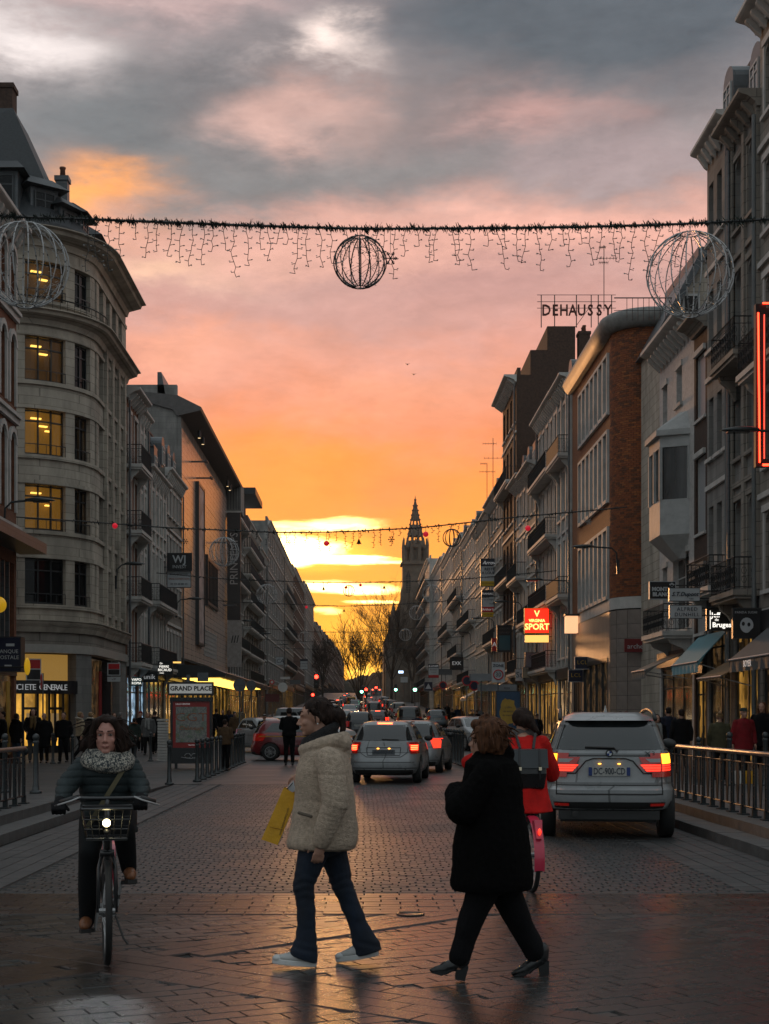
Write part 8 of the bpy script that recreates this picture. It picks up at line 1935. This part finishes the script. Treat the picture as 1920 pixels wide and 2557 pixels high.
# speckled snood
mb = MB()
for (dz, rx, ry, rr, ph) in ((-.135, .115, .105, .045, 0), (-.185, .135, .12, .05, .8), (-.160, .125, .115, .04, 2)):
    for i in range(16):
        f = lambda t: hc+Vector((rx*math.cos(t)+.006, .045+ry*math.sin(t), dz+.02*math.sin(t)+.012*math.sin(2*t+ph))); mb.cap(f(2*PI*i/16), f(2*PI*(i+1)/16), rr, rr, 8)
ms = bpy.data.materials.new('speckled_knit'); ms.use_nodes = True; t = ms.node_tree; k = NB(t); p = t.nodes['Principled BSDF']; tcn = k.n('ShaderNodeTexCoord'); f1, _ = k.noise(tcn.outputs['Object'], 75, 3, .6, .8)
t.links.new(k.ramp(f1, [(.46, (.035, .045, .05)), (.56, (.42, .39, .33))]), p.inputs['Base Color']); p.inputs['Roughness'].default_value = .95
bn = k.n('ShaderNodeBump'); bn.inputs['Strength'].default_value = 1; bn.inputs['Distance'].default_value = .01; t.links.new(f1, bn.inputs['Height']); t.links.new(bn.outputs[0], p.inputs['Normal'])
prt('snood', mb, .009, ms, C1, 2, lambda co, nn: wob(co, 45, 51)*.006)
M_quilt = mat('dark_green_quilt', (.026, .036, .038), .7, var=.15, vscale=8, bump=.2, bscale=90, spec=.25)
mb = MB(); cy = tc_.y
sect(mb, [(tc_.x, cy+.0, tc_.z+.055, .09, .08), (tc_.x, cy, tc_.z+.03, .16, .12), (tc_.x, cy+.02, tc_.z-.05, .195, .15), (tc_.x*.9, cy+.06, tc_.z-.16, .185, .155), (tc_.x*.6, cy+.11, tc_.z-.26, .180, .16), (tc_.x*.3, cy+.16, tc_.z-.36, .19, .165), (0, cy+.19, tc_.z-.44, .20, .17), (0, cy+.2, tc_.z-.48, .17, .14)])
for (a, c_, d_) in ((Ls, Le, Lh), (Rs, Re, Rh)): mb.cap(a, c_, .080, .070, 14); e_ = c_+(d_-c_)*.72; mb.cap(c_, e_, .070, .048, 14)
def quilt(co, nn):
    q = np.abs(np.sin(co[:, 2]*PI/.052+co[:, 1]*6)); return -.010*(1-q)**3+wob(co, 25, 61)*.006
prt('jacket', mb, .0085, M_quilt, C1, 3, quilt)
mb = MB(); a_ = Vector((tc_.x+.115, cy-.105, tc_.z-.0)); mid = Vector((tc_.x+.0, cy-.125, tc_.z-.19)); e_ = Vector((tc_.x-.13, cy-.055+.0, tc_.z-.40))
pts = []
for i in range(15):
    t_ = i/14; p_ = a_*(1-t_)**2+mid*2*t_*(1-t_)+e_*t_**2; pts.append(p_+Vector((0, -.035-.015*math.sin(PI*t_), 0)))
rs_ = [[tuple(p_+Vector((dx_, dy_, dz_))) for (dx_, dy_, dz_) in ((-.012, -.003, .009), (.012, -.003, -.009), (.012, .006, -.009), (-.012, .006, .009))] for p_ in pts]; mb.rings(rs_); mb.obj('bag_strap', mat('olive_strap', (.10, .085, .045), .8), C1)
M_glove = cloth('black_gloves', (.008, .008, .009))
mb = MB()
for (h_, s_) in ((Lh, 1), (Rh, -1)):
    e_ = (Le if s_ > 0 else Re); d_ = (h_-e_).normalized(); mb.cap(h_-d_*.08, h_, .036, .040, 12); mb.cap(h_, h_+Vector((s_*.01, -.03, -.03)), .040, .036, 12)
    for i in range(4): b_ = h_+Vector((s_*(-.035+.024*i), -.045, .0)); mb.cap(b_, b_+Vector((0, -.030, -.030)), .0135, .0125, 8); mb.cap(b_+Vector((0, -.030, -.030)), b_+Vector((0, -.008, -.055)), .0125, .011, 8)
    mb.cap(h_+Vector((-s_*.04, -.02, -.015)), h_+Vector((-s_*.06, -.045, -.035)), .014, .011, 8)
prt('gloves', mb, .006, M_glove, C1, 2)
mb = MB(); mb.ell(tuple(hip+Vector((0, -.02, .0))), (.17, .15, .12), 14, 9)
leg(mb, [(tuple(hip+Vector((.09, -.03, 0))), .105), (tuple((hip+Vector((.09, 0, 0))+Lk)/2), .095), (tuple(Lk), .075), (tuple((Lk+La)/2), .066), (tuple(La), .052)]); leg(mb, [(tuple(hip+Vector((-.09, -.03, 0))), .105), (tuple((hip+Vector((-.09, 0, 0))+Rk)/2), .09), (tuple(Rk), .068), (tuple((Rk+Ra)/2), .066), (tuple(Ra), .052)])
prt('leggings', mb, .009, mat('black_leggings', (.006, .007, .008), .85, var=.2, vscale=10, spec=.2), C1, 3)
M_bboot = mat('tan_leather', (.17, .062, .022), .45, var=.25, vscale=14, bump=.2, bscale=60)
for (a_, s_) in ((La, 1), (Ra, -1)):
    fz = .48 if s_ > 0 else .155; x0 = a_.x
    b_ = MB(); b_.cap((x0, a_.y+.01, a_.z+.03), (x0, a_.y+.0, fz+.07), .050, .044, 12); b_.cap((x0, a_.y+.02, fz+.045), (x0+s_*.01, a_.y-.13, fz+.04), .042, .040, 12); b_.cap((x0+s_*.01, a_.y-.11, fz+.04), (x0+s_*.012, a_.y-.17, fz+.032), .04, .03, 12)
    o = link('boot', remeshed(b_, .007, 3, .5, M_bboot, 'boot'), C1); s2 = MB(); s2.prism([(x0-.036+s_*.005, a_.y+.05), (x0+.036+s_*.005, a_.y+.05), (x0+.042+s_*.012, a_.y-.18), (x0-.02+s_*.012, a_.y-.2), (x0-.036+s_*.012, a_.y-.17)], fz-.012, fz+.014, 'z'); s2.obj('sole', M_plast, o)

# ---------------- the red-coat cyclist riding away
B2X, B2Y, B2R = px(1324, 12.75)-.06, 12.75+1.07, PI+R(4)
bicycle('hire bicycle with a glowing red mudguard ridden away behind the black coat walker', B2X, B2Y, B2R, 0, 'rear')
C3 = thing('person', 'cyclist in a bright red coat with a black leather rucksack riding away from the camera', 'person', (B2X, B2Y, 0), B2R)
def qc(x, y, v): return Vector(qb(x, y, v, (B2X, B2Y), B2R))
hc = qc(1304, 1800, .62); mb = MB(); head_prims(mb, hc, Matrix.Rotation(R(-20), 4, 'Z')); mb.cap(hc, hc+Vector((0, .06, -.2)), .055, .06, 12)
Sa, Sb = qc(1262, 1862, .72), qc(1352, 1858, .72); Ea, Eb = qc(1172, 1905, .55), qc(1378, 1935, .55); Ha, Hb = Vector((.25, .26, 1.03)), Vector((-.25, .26, 1.03)); hip = Vector((0, .80, .92))
mid = (Sa+Sb)/2
mb.cap(mid, hip, .11, .13, 12)
for a, c_, d_ in ((Sa, Ea, Ha), (Sb, Eb, Hb)):
    mb.cap(a, c_, .05, .04, 10); mb.cap(c_, d_, .04, .03, 10); mb.cap(d_, d_+Vector((0, -.05, -.02)), .032, .03, 8)
for s_, kz, ky, az_ in ((.1, .62, .40, .14), (-.1, .78, .32, .47)): mb.cap(hip+Vector((s_, 0, 0)), (s_*1.1, ky, kz), .085, .058, 10); mb.cap((s_*1.1, ky, kz), (s_*1.3, .55, az_+.08), .05, .04, 10)
prt('body', mb, .010, M_skin, C3, 2)
mb = MB(); mb.ell(tuple(hc+Vector((0, .02, .03))), (.10, .105, .095), 16, 10); mb.ell(tuple(hc+Vector((-.02, .10, .0))), (.07, .06, .06), 12, 8); mb.cap(hc+Vector((-.05, .1, -.02)), hc+Vector((-.11, .12, -.09)), .05, .03, 10)
prt('hair', mb, .009, M_hairb, C3, 2, lambda co, nn: wob(co, 70, 71)*.007)
M_redc = cloth('red_wool', (.50, .012, .010))
mb = MB(); sect(mb, [(mid.x, mid.y-.02, mid.z+.085, .08, .08), (mid.x, mid.y, mid.z+.05, .14, .12), (mid.x, mid.y+.02, mid.z-.04, .19, .15), (mid.x*.9, mid.y+.04, mid.z-.2, .19, .16), (mid.x*.6, .80, mid.z-.38, .20, .18), (0.0, .82, .80, .215, .20), (0, .84, .70, .235, .215), (0, .84, .69, .2, .18)])
for a, c_, d_ in ((Sa, Ea, Ha), (Sb, Eb, Hb)): mb.cap(a, c_, .085, .075, 12); mb.cap(c_, c_+(d_-c_)*.85, .072, .05, 12)
prt('coat', mb, .010, M_redc, C3, 3, lambda co, nn: wob(co, 16, 72)*.009)
mb = MB(); mb.ell((0, .8, .8), (.16, .15, .12), 12, 8)
for s_, kz, ky, az_ in ((.1, .62, .40, .14), (-.1, .78, .32, .47)): leg(mb, [(tuple(hip+Vector((s_, 0, -.04))), .10), ((s_*1.1, ky, kz), .07), ((s_*1.3, .55, az_+.1), .05)])
prt('trousers', mb, .011, M_clblack, C3, 2)
for s_, z in ((.13, .155), (-.13, .48)): mb = MB(); mb.cap((s_, .60, z+.04), (s_, .44, z+.035), .042, .034, 12); mb.cap((s_, .57, z+.05), (s_, .56, z+.13), .04, .042, 10); link('shoe', remeshed(mb, .009, 2, .5, M_lea, 'shoe'), C3)
mb = MB(); mb.cap((mid.x-.06, mid.y-.06, mid.z+.10), (mid.x+.07, mid.y-.04, mid.z+.10), .05, .05, 10); prt('scarf', mb, .01, cloth('grey_scarf', (.10, .09, .085)), C3, 2)
KP = thing('rucksack', 'black leather rucksack with buckled straps on the back of the red coat', 'bag', (B2X, B2Y, 0), B2R)
bx = mid.x; by = mid.y+.155; bz = mid.z-.20
mb = MB(); mb.rings([[(bx-.15, by, bz-.20), (bx+.15, by, bz-.20), (bx+.14, by+.11, bz-.19), (bx-.14, by+.11, bz-.19)], [(bx-.165, by, bz-.05), (bx+.165, by, bz-.05), (bx+.155, by+.15, bz-.05), (bx-.155, by+.15, bz-.05)], [(bx-.16, by, bz+.16), (bx+.16, by, bz+.16), (bx+.15, by+.12, bz+.15), (bx-.15, by+.12, bz+.15)]]); bagm = mb.obj('bag_body', M_lea, KP)
md = bagm.modifiers.new('b', 'BEVEL'); md.width = .02; md.segments = 3
mb = MB(); mb.add([(bx-.162, by-.01, bz+.17), (bx+.162, by-.01, bz+.17), (bx+.162, by+.135, bz+.165), (bx-.162, by+.135, bz+.165), (bx-.166, by+.165, bz+.0), (bx+.166, by+.165, bz+.0)], [(0, 1, 2, 3), (3, 2, 5, 4)]); mb.obj('flap', mat('worn_leather', (.030, .036, .040), .35, var=.2), KP)
for s_ in (-1, 1):
    mb = MB(); mb.tube([(bx+s_*.09, by+.135, bz+.17), (bx+s_*.09, by+.172, bz+.02), (bx+s_*.09, by+.165, bz-.10)], .010, 5, flat=.4); mb.obj('strap', M_lea, KP)
    mb = MB(); mb.box(bx+s_*.09-.012, bx+s_*.09+.012, by+.165, by+.185, bz-.02, bz+.01); mb.obj('buckle', mat('brass_buckle', (.8, .7, .5), .2, .9, var=0), KP)
    mb = MB(); mb.tube([(bx+s_*.06, by+.0, bz+.17), (bx+s_*.09, by-.06, bz+.30), (bx+s_*.10, by-.2, bz+.26)], .014, 6); mb.obj('shoulder_strap', M_lea, KP)

# ---------------- bystanders
PC = {}
def proto_person(pose, coat, hairk):
    "meshes of a bystander 1.72 m tall looking along -Y"
    key = (pose, coat, hairk)
    if key in PC: return PC[key]
    v = .016; out = []
    L = {'stand': ((.09, 0, .50), (.10, -.02, .08), (-.09, 0, .50), (-.10, .03, .08)), 'walk': ((.08, -.13, .50), (.08, -.22, .09), (-.08, .03, .48), (-.08, .26, .14)), 'walk2': ((.08, -.02, .50), (.08, .12, .12), (-.08, -.12, .50), (-.08, -.17, .09))}[pose.split('_')[0]]
    if 'pocket' in pose: arms = (((.25, .06, 1.13), (.20, -.10, .98)), ((-.25, .06, 1.13), (-.20, -.10, .98)))
    elif 'hold' in pose: arms = (((.24, -.0, 1.12), (.10, -.20, 1.18)), ((-.24, .0, 1.12), (-.08, -.20, 1.16)))
    else: arms = (((.25, .03, 1.14), (.25, -.05, .88)), ((-.25, .03, 1.14), (-.25, .06, .88)))
    b_ = MB(); head_prims(b_, (0, -.01, 1.60)); b_.cap((0, .01, 1.54), (0, .02, 1.40), .052, .06, 10); b_.cap((0, .01, 1.3), (0, .01, .9), .13, .13, 10)
    for s_, (k_, a_) in ((1, L[:2]), (-1, L[2:])): b_.cap((s_*.09, .01, .9), k_, .08, .055, 8); b_.cap(k_, a_, .05, .036, 8)
    for s_, (e_, w_) in zip((1, -1), arms):
        b_.cap((s_*.18, .01, 1.38), e_, .05, .042, 8); b_.cap(e_, w_, .04, .028, 8)
        d_ = (Vector(w_)-Vector(e_)).normalized(); q = Vector(w_)
        b_.cap(q, q+d_*.07, .028, .03, 8)
        for i in range(4): b_.cap(q+d_*.07+Vector((0, (-.03+.02*i), 0)), q+d_*.15+Vector((0, (-.032+.021*i), 0)), .0095, .008, 6)
        b_.cap(q+d_*.03+Vector((0, -.03, 0)), q+d_*.09+Vector((0, -.055, 0)), .011, .009, 6)
    out.append(('body', remeshed(b_, .011, 2, .5, M_skin, 'body')))
    c_ = MB(); hem = {'long': .52, 'mid': .72, 'short': .86}[coat]
    sect(c_, [(0, .0, 1.47, .07, .07), (0, 0, 1.44, .13, .10), (0, 0, 1.36, .205, .135), (0, 0, 1.2, .215, .15), (0, .0, 1.02, .20, .15), (0, .0, .86, .22, .17), (0, 0, hem+.02, .235 if coat != 'short' else .215, .18 if coat != 'short' else .165), (0, 0, hem, .18, .14)], 18)
    for s_, (e_, w_) in zip((1, -1), arms): c_.cap((s_*.185, .01, 1.37), e_, .075, .066, 10); ee = Vector(e_)+(Vector(w_)-Vector(e_))*.9; c_.cap(e_, ee, .066, .05, 10)
    if hairk == 'hood': c_.cap((-.05, .10, 1.46), (.05, .10, 1.46), .07, .07, 10)
    out.append(('coat', remeshed(c_, v, 3, .5, M_clblack, 'coat', lambda co, nn: wob(co, 15, 5)*.009)))
    t_ = MB(); t_.ell((0, .01, .88), (.16, .13, .12), 12, 8)
    for s_, (k_, a_) in ((1, L[:2]), (-1, L[2:])): leg(t_, [((s_*.09, .01, .86), .10), (k_, .072), (tuple(Vector(a_)+Vector((0, 0, .03))), .055)])
    out.append(('trousers', remeshed(t_, v, 2, .5, M_clblack, 'trousers', lambda co, nn: wob(co, 22, 6)*.006)))
    s2 = MB()
    for (k_, a_) in (L[:2], L[2:]): z = max(.0, a_[2]-.085); s2.cap((a_[0], a_[1]+.03, z+.04), (a_[0], a_[1]-.17, z+.035), .042, .034, 10); s2.cap((a_[0], a_[1], z+.05), (a_[0], a_[1], z+.11), .042, .042, 8)
    out.append(('shoes', remeshed(s2, .012, 2, .5, M_lea, 'shoes')))
    h_ = MB()
    if hairk in ('short', 'hood'): h_.ell((0, .02, 1.645), (.083, .092, .078), 14, 9); h_.ell((0, .045, 1.60), (.08, .07, .07), 12, 8)
    elif hairk == 'long':
        h_.ell((0, .025, 1.645), (.09, .095, .08), 14, 9); h_.cap((0, .07, 1.60), (0, .09, 1.42), .08, .06, 12)
        for s_ in (-1, 1): h_.cap((s_*.08, .0, 1.62), (s_*.095, .02, 1.44), .032, .03, 8)
    elif hairk == 'bald':
        for s_ in (-1, 1): h_.cap((s_*.076, .03, 1.60), (s_*.04, .085, 1.58), .014, .016, 8)
        h_.cap((-.04, .085, 1.58), (.04, .085, 1.58), .016, .016, 8)
    elif hairk == 'hat': h_.ell((0, .012, 1.665), (.088, .10, .075), 14, 9); h_.lathe([(.088, 0), (.092, .03), (.085, .04)], 16, 0, .01, 1.62)
    elif hairk == 'cap': h_.ell((0, .012, 1.665), (.09, .10, .055), 14, 9); h_.cap((-.05, -.09, 1.64), (.05, -.09, 1.64), .03, .03, 8, .4)
    elif hairk == 'bun': h_.ell((0, .02, 1.64), (.083, .092, .078), 14, 9); h_.ell((0, .09, 1.70), (.05, .05, .05), 10, 7)
    out.append(('hair' if hairk not in ('hat', 'cap') else 'hat', remeshed(h_, .010, 2, .5, M_hairb, 'hair', lambda co, nn: wob(co, 70, 7)*.004)))
    if hairk == 'hood':
        f_ = MB()
        for i in range(12): g_ = lambda t: (.12*math.cos(t), .05+.10*math.sin(t), 1.47+.03*math.sin(t)); f_.cap(g_(2*PI*i/12), g_(2*PI*(i+1)/12), .038, .038, 8)
        out.append(('fur_collar', remeshed(f_, .012, 1, .5, M_hairf, 'fur_collar', lambda co, nn: wob(co, 120, 8)*.008)))
    PC[key] = out; return out
CC = {'black': M_clblack, 'navy': cloth('navy_cloth', (.012, .016, .03)), 'brown': cloth('brown_cloth', (.085, .050, .026)), 'olive': cloth('olive_cloth', (.060, .055, .030)), 'red': cloth('crimson_parka', (.17, .010, .014)), 'grey': cloth('grey_cloth', (.09, .09, .09)), 'cream': cloth('cream_cloth', (.33, .26, .17)), 'green': cloth('dark_green_cloth', (.025, .035, .03)), 'denim': cloth('denim_cloth', (.03, .045, .07)), 'pale': cloth('pale_grey_cloth', (.22, .22, .21)), 'wine': cloth('wine_knit', (.14, .012, .012))}
HC = {'dark': M_hairb, 'brown': M_hairc, 'fair': M_hairf, 'grey': M_hairg, 'black': M_lea, 'wine': CC['wine'], 'cap': CC['green']}
M_furw = mat('pale_fur', (.34, .30, .24), .95, var=.3, vscale=30); M_furb = mat('rust_fur', (.20, .06, .02), .95, var=.3, vscale=30)
def person(label, x, Y, h, rz, pose='stand', coat='mid', hair='short', cc='black', tc2='black', hc_='dark', z=None, fur=None, grp='people on the footways', scarf=None, skin=None):
    zz_ = road_z(Y)+.01 if z is None else z; root = thing('person', label, 'person', (px(x, Y), Y, zz_), rz, grp); s_ = h/1.745; root.scale = (s_*1.02, s_*1.02, s_)
    for nm, me in proto_person(pose, coat, hair):
        o = link(nm, me, root); m_ = {'coat': CC[cc], 'trousers': CC[tc2], 'hair': HC[hc_], 'hat': HC[hc_], 'fur_collar': fur or M_furw}.get(nm)
        if m_: o.material_slots[0].link = 'OBJECT'; o.material_slots[0].material = m_
        if nm == 'shoes': pass
    if scarf:
        key = ('scarf',)
        if key not in PC:
            f_ = MB()
            for i in range(12): g_ = lambda t: (.085*math.cos(t), .015+.085*math.sin(t), 1.46+.02*math.sin(t)); f_.cap(g_(2*PI*i/12), g_(2*PI*(i+1)/12), .04, .04, 8)
            f_.cap((.05, -.12, 1.42), (.06, -.17, 1.05), .05, .045, 10); f_.cap((-.05, -.12, 1.42), (-.06, -.17, 1.12), .05, .045, 10); PC[key] = remeshed(f_, .014, 2, .5, M_furw, 'scarf')
        o = link('scarf', PC[key], root); o.material_slots[0].link = 'OBJECT'; o.material_slots[0].material = scarf
    return root
AW = PI  # seen from behind
person('man in dark clothes standing with his back to us in front of the red car', 722, 45.8, 1.86, AW+.1, 'stand_hold', 'short', 'short', 'black', 'black')
person('short woman in a brown jacket and ankle boots standing by the bollard row', 562, 41.2, 1.50, AW-.3, 'stand_hold', 'short', 'short', 'brown', 'black')
person('bystander in black cut by the left edge of the picture', 6, 46, 1.74, R(-60), 'stand', 'mid', 'short', 'black', 'black')
person('person with a black hood and bag strap at the left edge', 42, 47, 1.68, R(150), 'stand', 'mid', 'hood', 'black', 'denim', 'dark', fur=CC['black'])
person('bearded man in a black coat and mustard scarf beside the bank', 83, 48.5, 1.85, R(12), 'stand_pocket', 'mid', 'long', 'black', 'grey', 'dark', scarf=mat('mustard_scarf', (.12, .07, .02), .9))
person('bald man in a long black overcoat in front of the cash machine', 110, 48, 1.70, R(4), 'stand', 'long', 'bald', 'black', 'black', 'grey')
person('man in a black zipped jacket and glasses standing by the lit bank door', 159, 47.5, 1.72, R(-4), 'walk2', 'short', 'short', 'black', 'black')
person('shopper in a cream fleece with a pale fur hood walking off', 201, 50, 1.75, R(120), 'walk', 'short', 'hood', 'cream', 'black', 'fair')
person('shopper with a white fur collar on a black coat next to the cream fleece', 227, 50.5, 1.74, R(170), 'walk', 'mid', 'hood', 'black', 'black', 'fair')
person('woman in a dark quilted coat with a rust fur collar seen from behind', 335, 55, 1.52, AW, 'walk', 'mid', 'hood', 'green', 'black', 'dark', fur=M_furb)
person('woman in a black coat and pale hat walking this way', 351, 60, 1.74, R(5), 'walk', 'mid', 'hat', 'black', 'black', 'wine')
person('woman with fair hair and a grey scarf in front of the lit shops', 370, 57, 1.74, R(-5), 'walk2', 'mid', 'long', 'grey', 'black', 'fair', scarf=CC['pale'])
person('tall figure in black walking away with a case', 386, 58, 1.80, AW, 'walk', 'long', 'short', 'black', 'black')
person('dark figure between the cyclist and the shop banner', 300, 62, 1.7, AW, 'walk', 'mid', 'short', 'grey', 'black', 'grey')
person('shopper passing behind the cyclist on her left', 285, 60, 1.68, R(30), 'walk', 'mid', 'long', 'black', 'black', 'brown')
for i, (x, Y, h) in enumerate(((556, 74, 1.72), (572, 80, 1.7), (586, 69, 1.66), (540, 78, 1.75), (600, 95, 1.7), (526, 70, 1.68))):
    person(['dark shopper under the marquee, nearest the map panel', 'dark shopper under the marquee beside the round sign back', 'small shopper in brown under the marquee', 'tall shopper under the marquee edge', 'distant shopper beyond the round sign backs', 'shopper just right of the map panel'][i], x, Y, h, [0, AW, .5, AW+.4, 0, AW][i], ['walk', 'stand', 'walk2'][i % 3], 'mid', ['short', 'long', 'hat'][i % 3], ['black', 'navy', 'brown', 'black', 'grey', 'black'][i], 'black', ['dark', 'brown', 'black'][i % 3])
# right footway
zr = .12
person('old man in a crimson parka and flat cap behind the right railing', 1857, 32, 1.66, R(10), 'stand', 'mid', 'cap', 'red', 'black', 'cap', z=zr, fur=None)
person('woman with tied fair hair and an olive coat seen from behind beside the parka', 1797, 34, 1.62, AW-.2, 'stand', 'mid', 'bun', 'olive', 'black', 'fair', z=.06)
person('curly haired woman in black at the right edge of the picture', 1903, 33, 1.80, R(-30), 'walk', 'mid', 'long', 'black', 'black', 'brown', z=zr)
person('man in a black overcoat walking away past the yellow doorway', 1701, 38, 1.72, AW, 'walk', 'mid', 'short', 'black', 'black', z=.06)
person('taller man in black just beyond the overcoat man', 1668, 42, 1.80, AW+.3, 'walk', 'mid', 'short', 'navy', 'black', z=.06)
person('woman with a broad pale grey scarf looking down beside the off-roader', 1640, 36, 1.58, R(12), 'stand', 'mid', 'long', 'black', 'black', z=.06, scarf=CC['pale'])
person('young woman in a dark coat looking down at the rear corner of the off-roader', 1590, 35, 1.60, R(-8), 'stand', 'mid', 'short', 'grey', 'black', z=.06)
person('person in a dark red knitted hat behind the roof of the off-roader', 1564, 44, 1.66, R(20), 'walk', 'mid', 'hat', 'grey', 'black', 'wine', z=.06)
for i, (x, Y, h) in enumerate(((1452, 55, 1.75), (1489, 50, 1.66), (1517, 52, 1.64), (1548, 48, 1.7), (1312, 62, 1.74), (1325, 58, 1.7), (1340, 66, 1.66), (1300, 70, 1.7))):
    person(['head and shoulders just above the roof of the off-roader, leftmost', 'second dark head above the roof of the off-roader', 'third dark head above the roof of the off-roader', 'hooded head above the roof rail of the off-roader', 'passer-by between the poster and the off-roader', 'brown haired passer-by beside the red coat cyclist', 'dark passer-by in front of the lit shop doorway', 'passer-by just behind the zone sign pole'][i], x, Y, h, [0, AW, .4, AW, .2, 0, AW, .5][i], ['stand', 'walk', 'walk2'][i % 3], 'mid', ['short', 'long', 'hat', 'hood'][i % 4], ['black', 'navy', 'black', 'grey'][i % 4], 'black', ['dark', 'brown', 'black', 'dark'][i % 4], z=.06)
for i in range(12):
    Y = 74+i*6.5; x = CX+F*(7.4+.9*math.sin(i*2.1))/Y
    person('%s small figure of the crowd on the right footway beyond the bollards' % 'first second third fourth fifth sixth seventh eighth ninth tenth eleventh twelfth'.split()[i], x, Y, 1.62+.12*math.sin(i*3.3), [0, AW, .3, AW][i % 4], ['walk', 'walk2', 'stand'][i % 3], 'mid', ['short', 'long', 'hat'][i % 3], ['black', 'navy', 'brown', 'black', 'grey'][i % 5], 'black', ['dark', 'brown', 'black'][i % 3])
person('dark figure standing among the cars on the right', 1043, 60, 1.72, AW, 'stand_hold', 'mid', 'short', 'navy', 'black')
person('man in a cap riding between the parked cars on the left', 660, 56, 1.66, R(200), 'stand_hold', 'short', 'cap', 'black', 'black', 'black')
# shopping bags held behind the right railing
for lb_, x, y, w, h, m_ in (('white paper carrier bag behind the right railing', 1848, 1925, .18, .30, M_whit), ('yellow carrier bag behind the right railing', 1873, 1925, .16, .34, MATS['yellow_paper'])):
    r_ = thing('carrier_bag', lb_, 'bag', (px(x, 31.6), 31.6, pz(y, 31.6)), .2); mb = MB(); mb.prism([(-w/2, 0), (w/2, 0), (w/2*.8, -h), (-w/2*.8, -h)], 0, .09); mb.obj('paper_bag', m_, r_); mb = MB(); mb.tube([(-.04, .04, 0), (0, .04, .1), (.04, .04, 0)], .006, 4); mb.obj('handle', M_plast, r_)
# the bicycle's own headlamp throws a pool of light on the wet stones
ld = bpy.data.lights.new('bicycle_headlamp', 'SPOT'); ld.energy = 60; ld.color = (.95, .96, 1.0); ld.spot_size = R(30); ld.spot_blend = 1.0; ld.shadow_soft_size = .02
lo = bpy.data.objects.new('bicycle_headlamp', ld); COL.objects.link(lo); lo.location = (BX+.035, BY-.24, .90); lo.rotation_euler = (Vector((.13, -1.12, -.86))).to_track_quat('-Z', 'Y').to_euler()
# ------------------------------------------------------------------ thin evening haze
mb = MB(); mb.box(-500, 500, -8, 1100, -3, 62); hz_ = mb.obj('haze', None if False else bpy.data.materials.new('evening_haze')); hz_['kind'] = 'stuff'
m = hz_.data.materials[0]; m.use_nodes = True; t = m.node_tree; t.nodes.clear(); k = NB(t)
pv = k.n('ShaderNodeVolumePrincipled'); pv.inputs['Color'].default_value = (.9, .88, .85, 1); pv.inputs['Density'].default_value = .00010; pv.inputs['Anisotropy'].default_value = .35
mo = k.n('ShaderNodeOutputMaterial'); t.links.new(pv.outputs[0], mo.inputs['Volume'])
# ================================================================== lettering curves become meshes
dg = bpy.context.evaluated_depsgraph_get(); done = {}
for o in [o for o in COL.objects if o.type == 'FONT']:
    me = bpy.data.meshes.new_from_object(o.evaluated_get(dg)); me.name = o.name.split('.')[0]
    n_ = bpy.data.objects.new(o.name, me); nm = o.name; par = o.parent; mw = o.matrix_basis.copy()
    bpy.data.objects.remove(o); n_.name = nm; COL.objects.link(n_); n_.parent = par; n_.matrix_basis = mw
for me in bpy.data.meshes:
    if me.users == 0: bpy.data.meshes.remove(me)
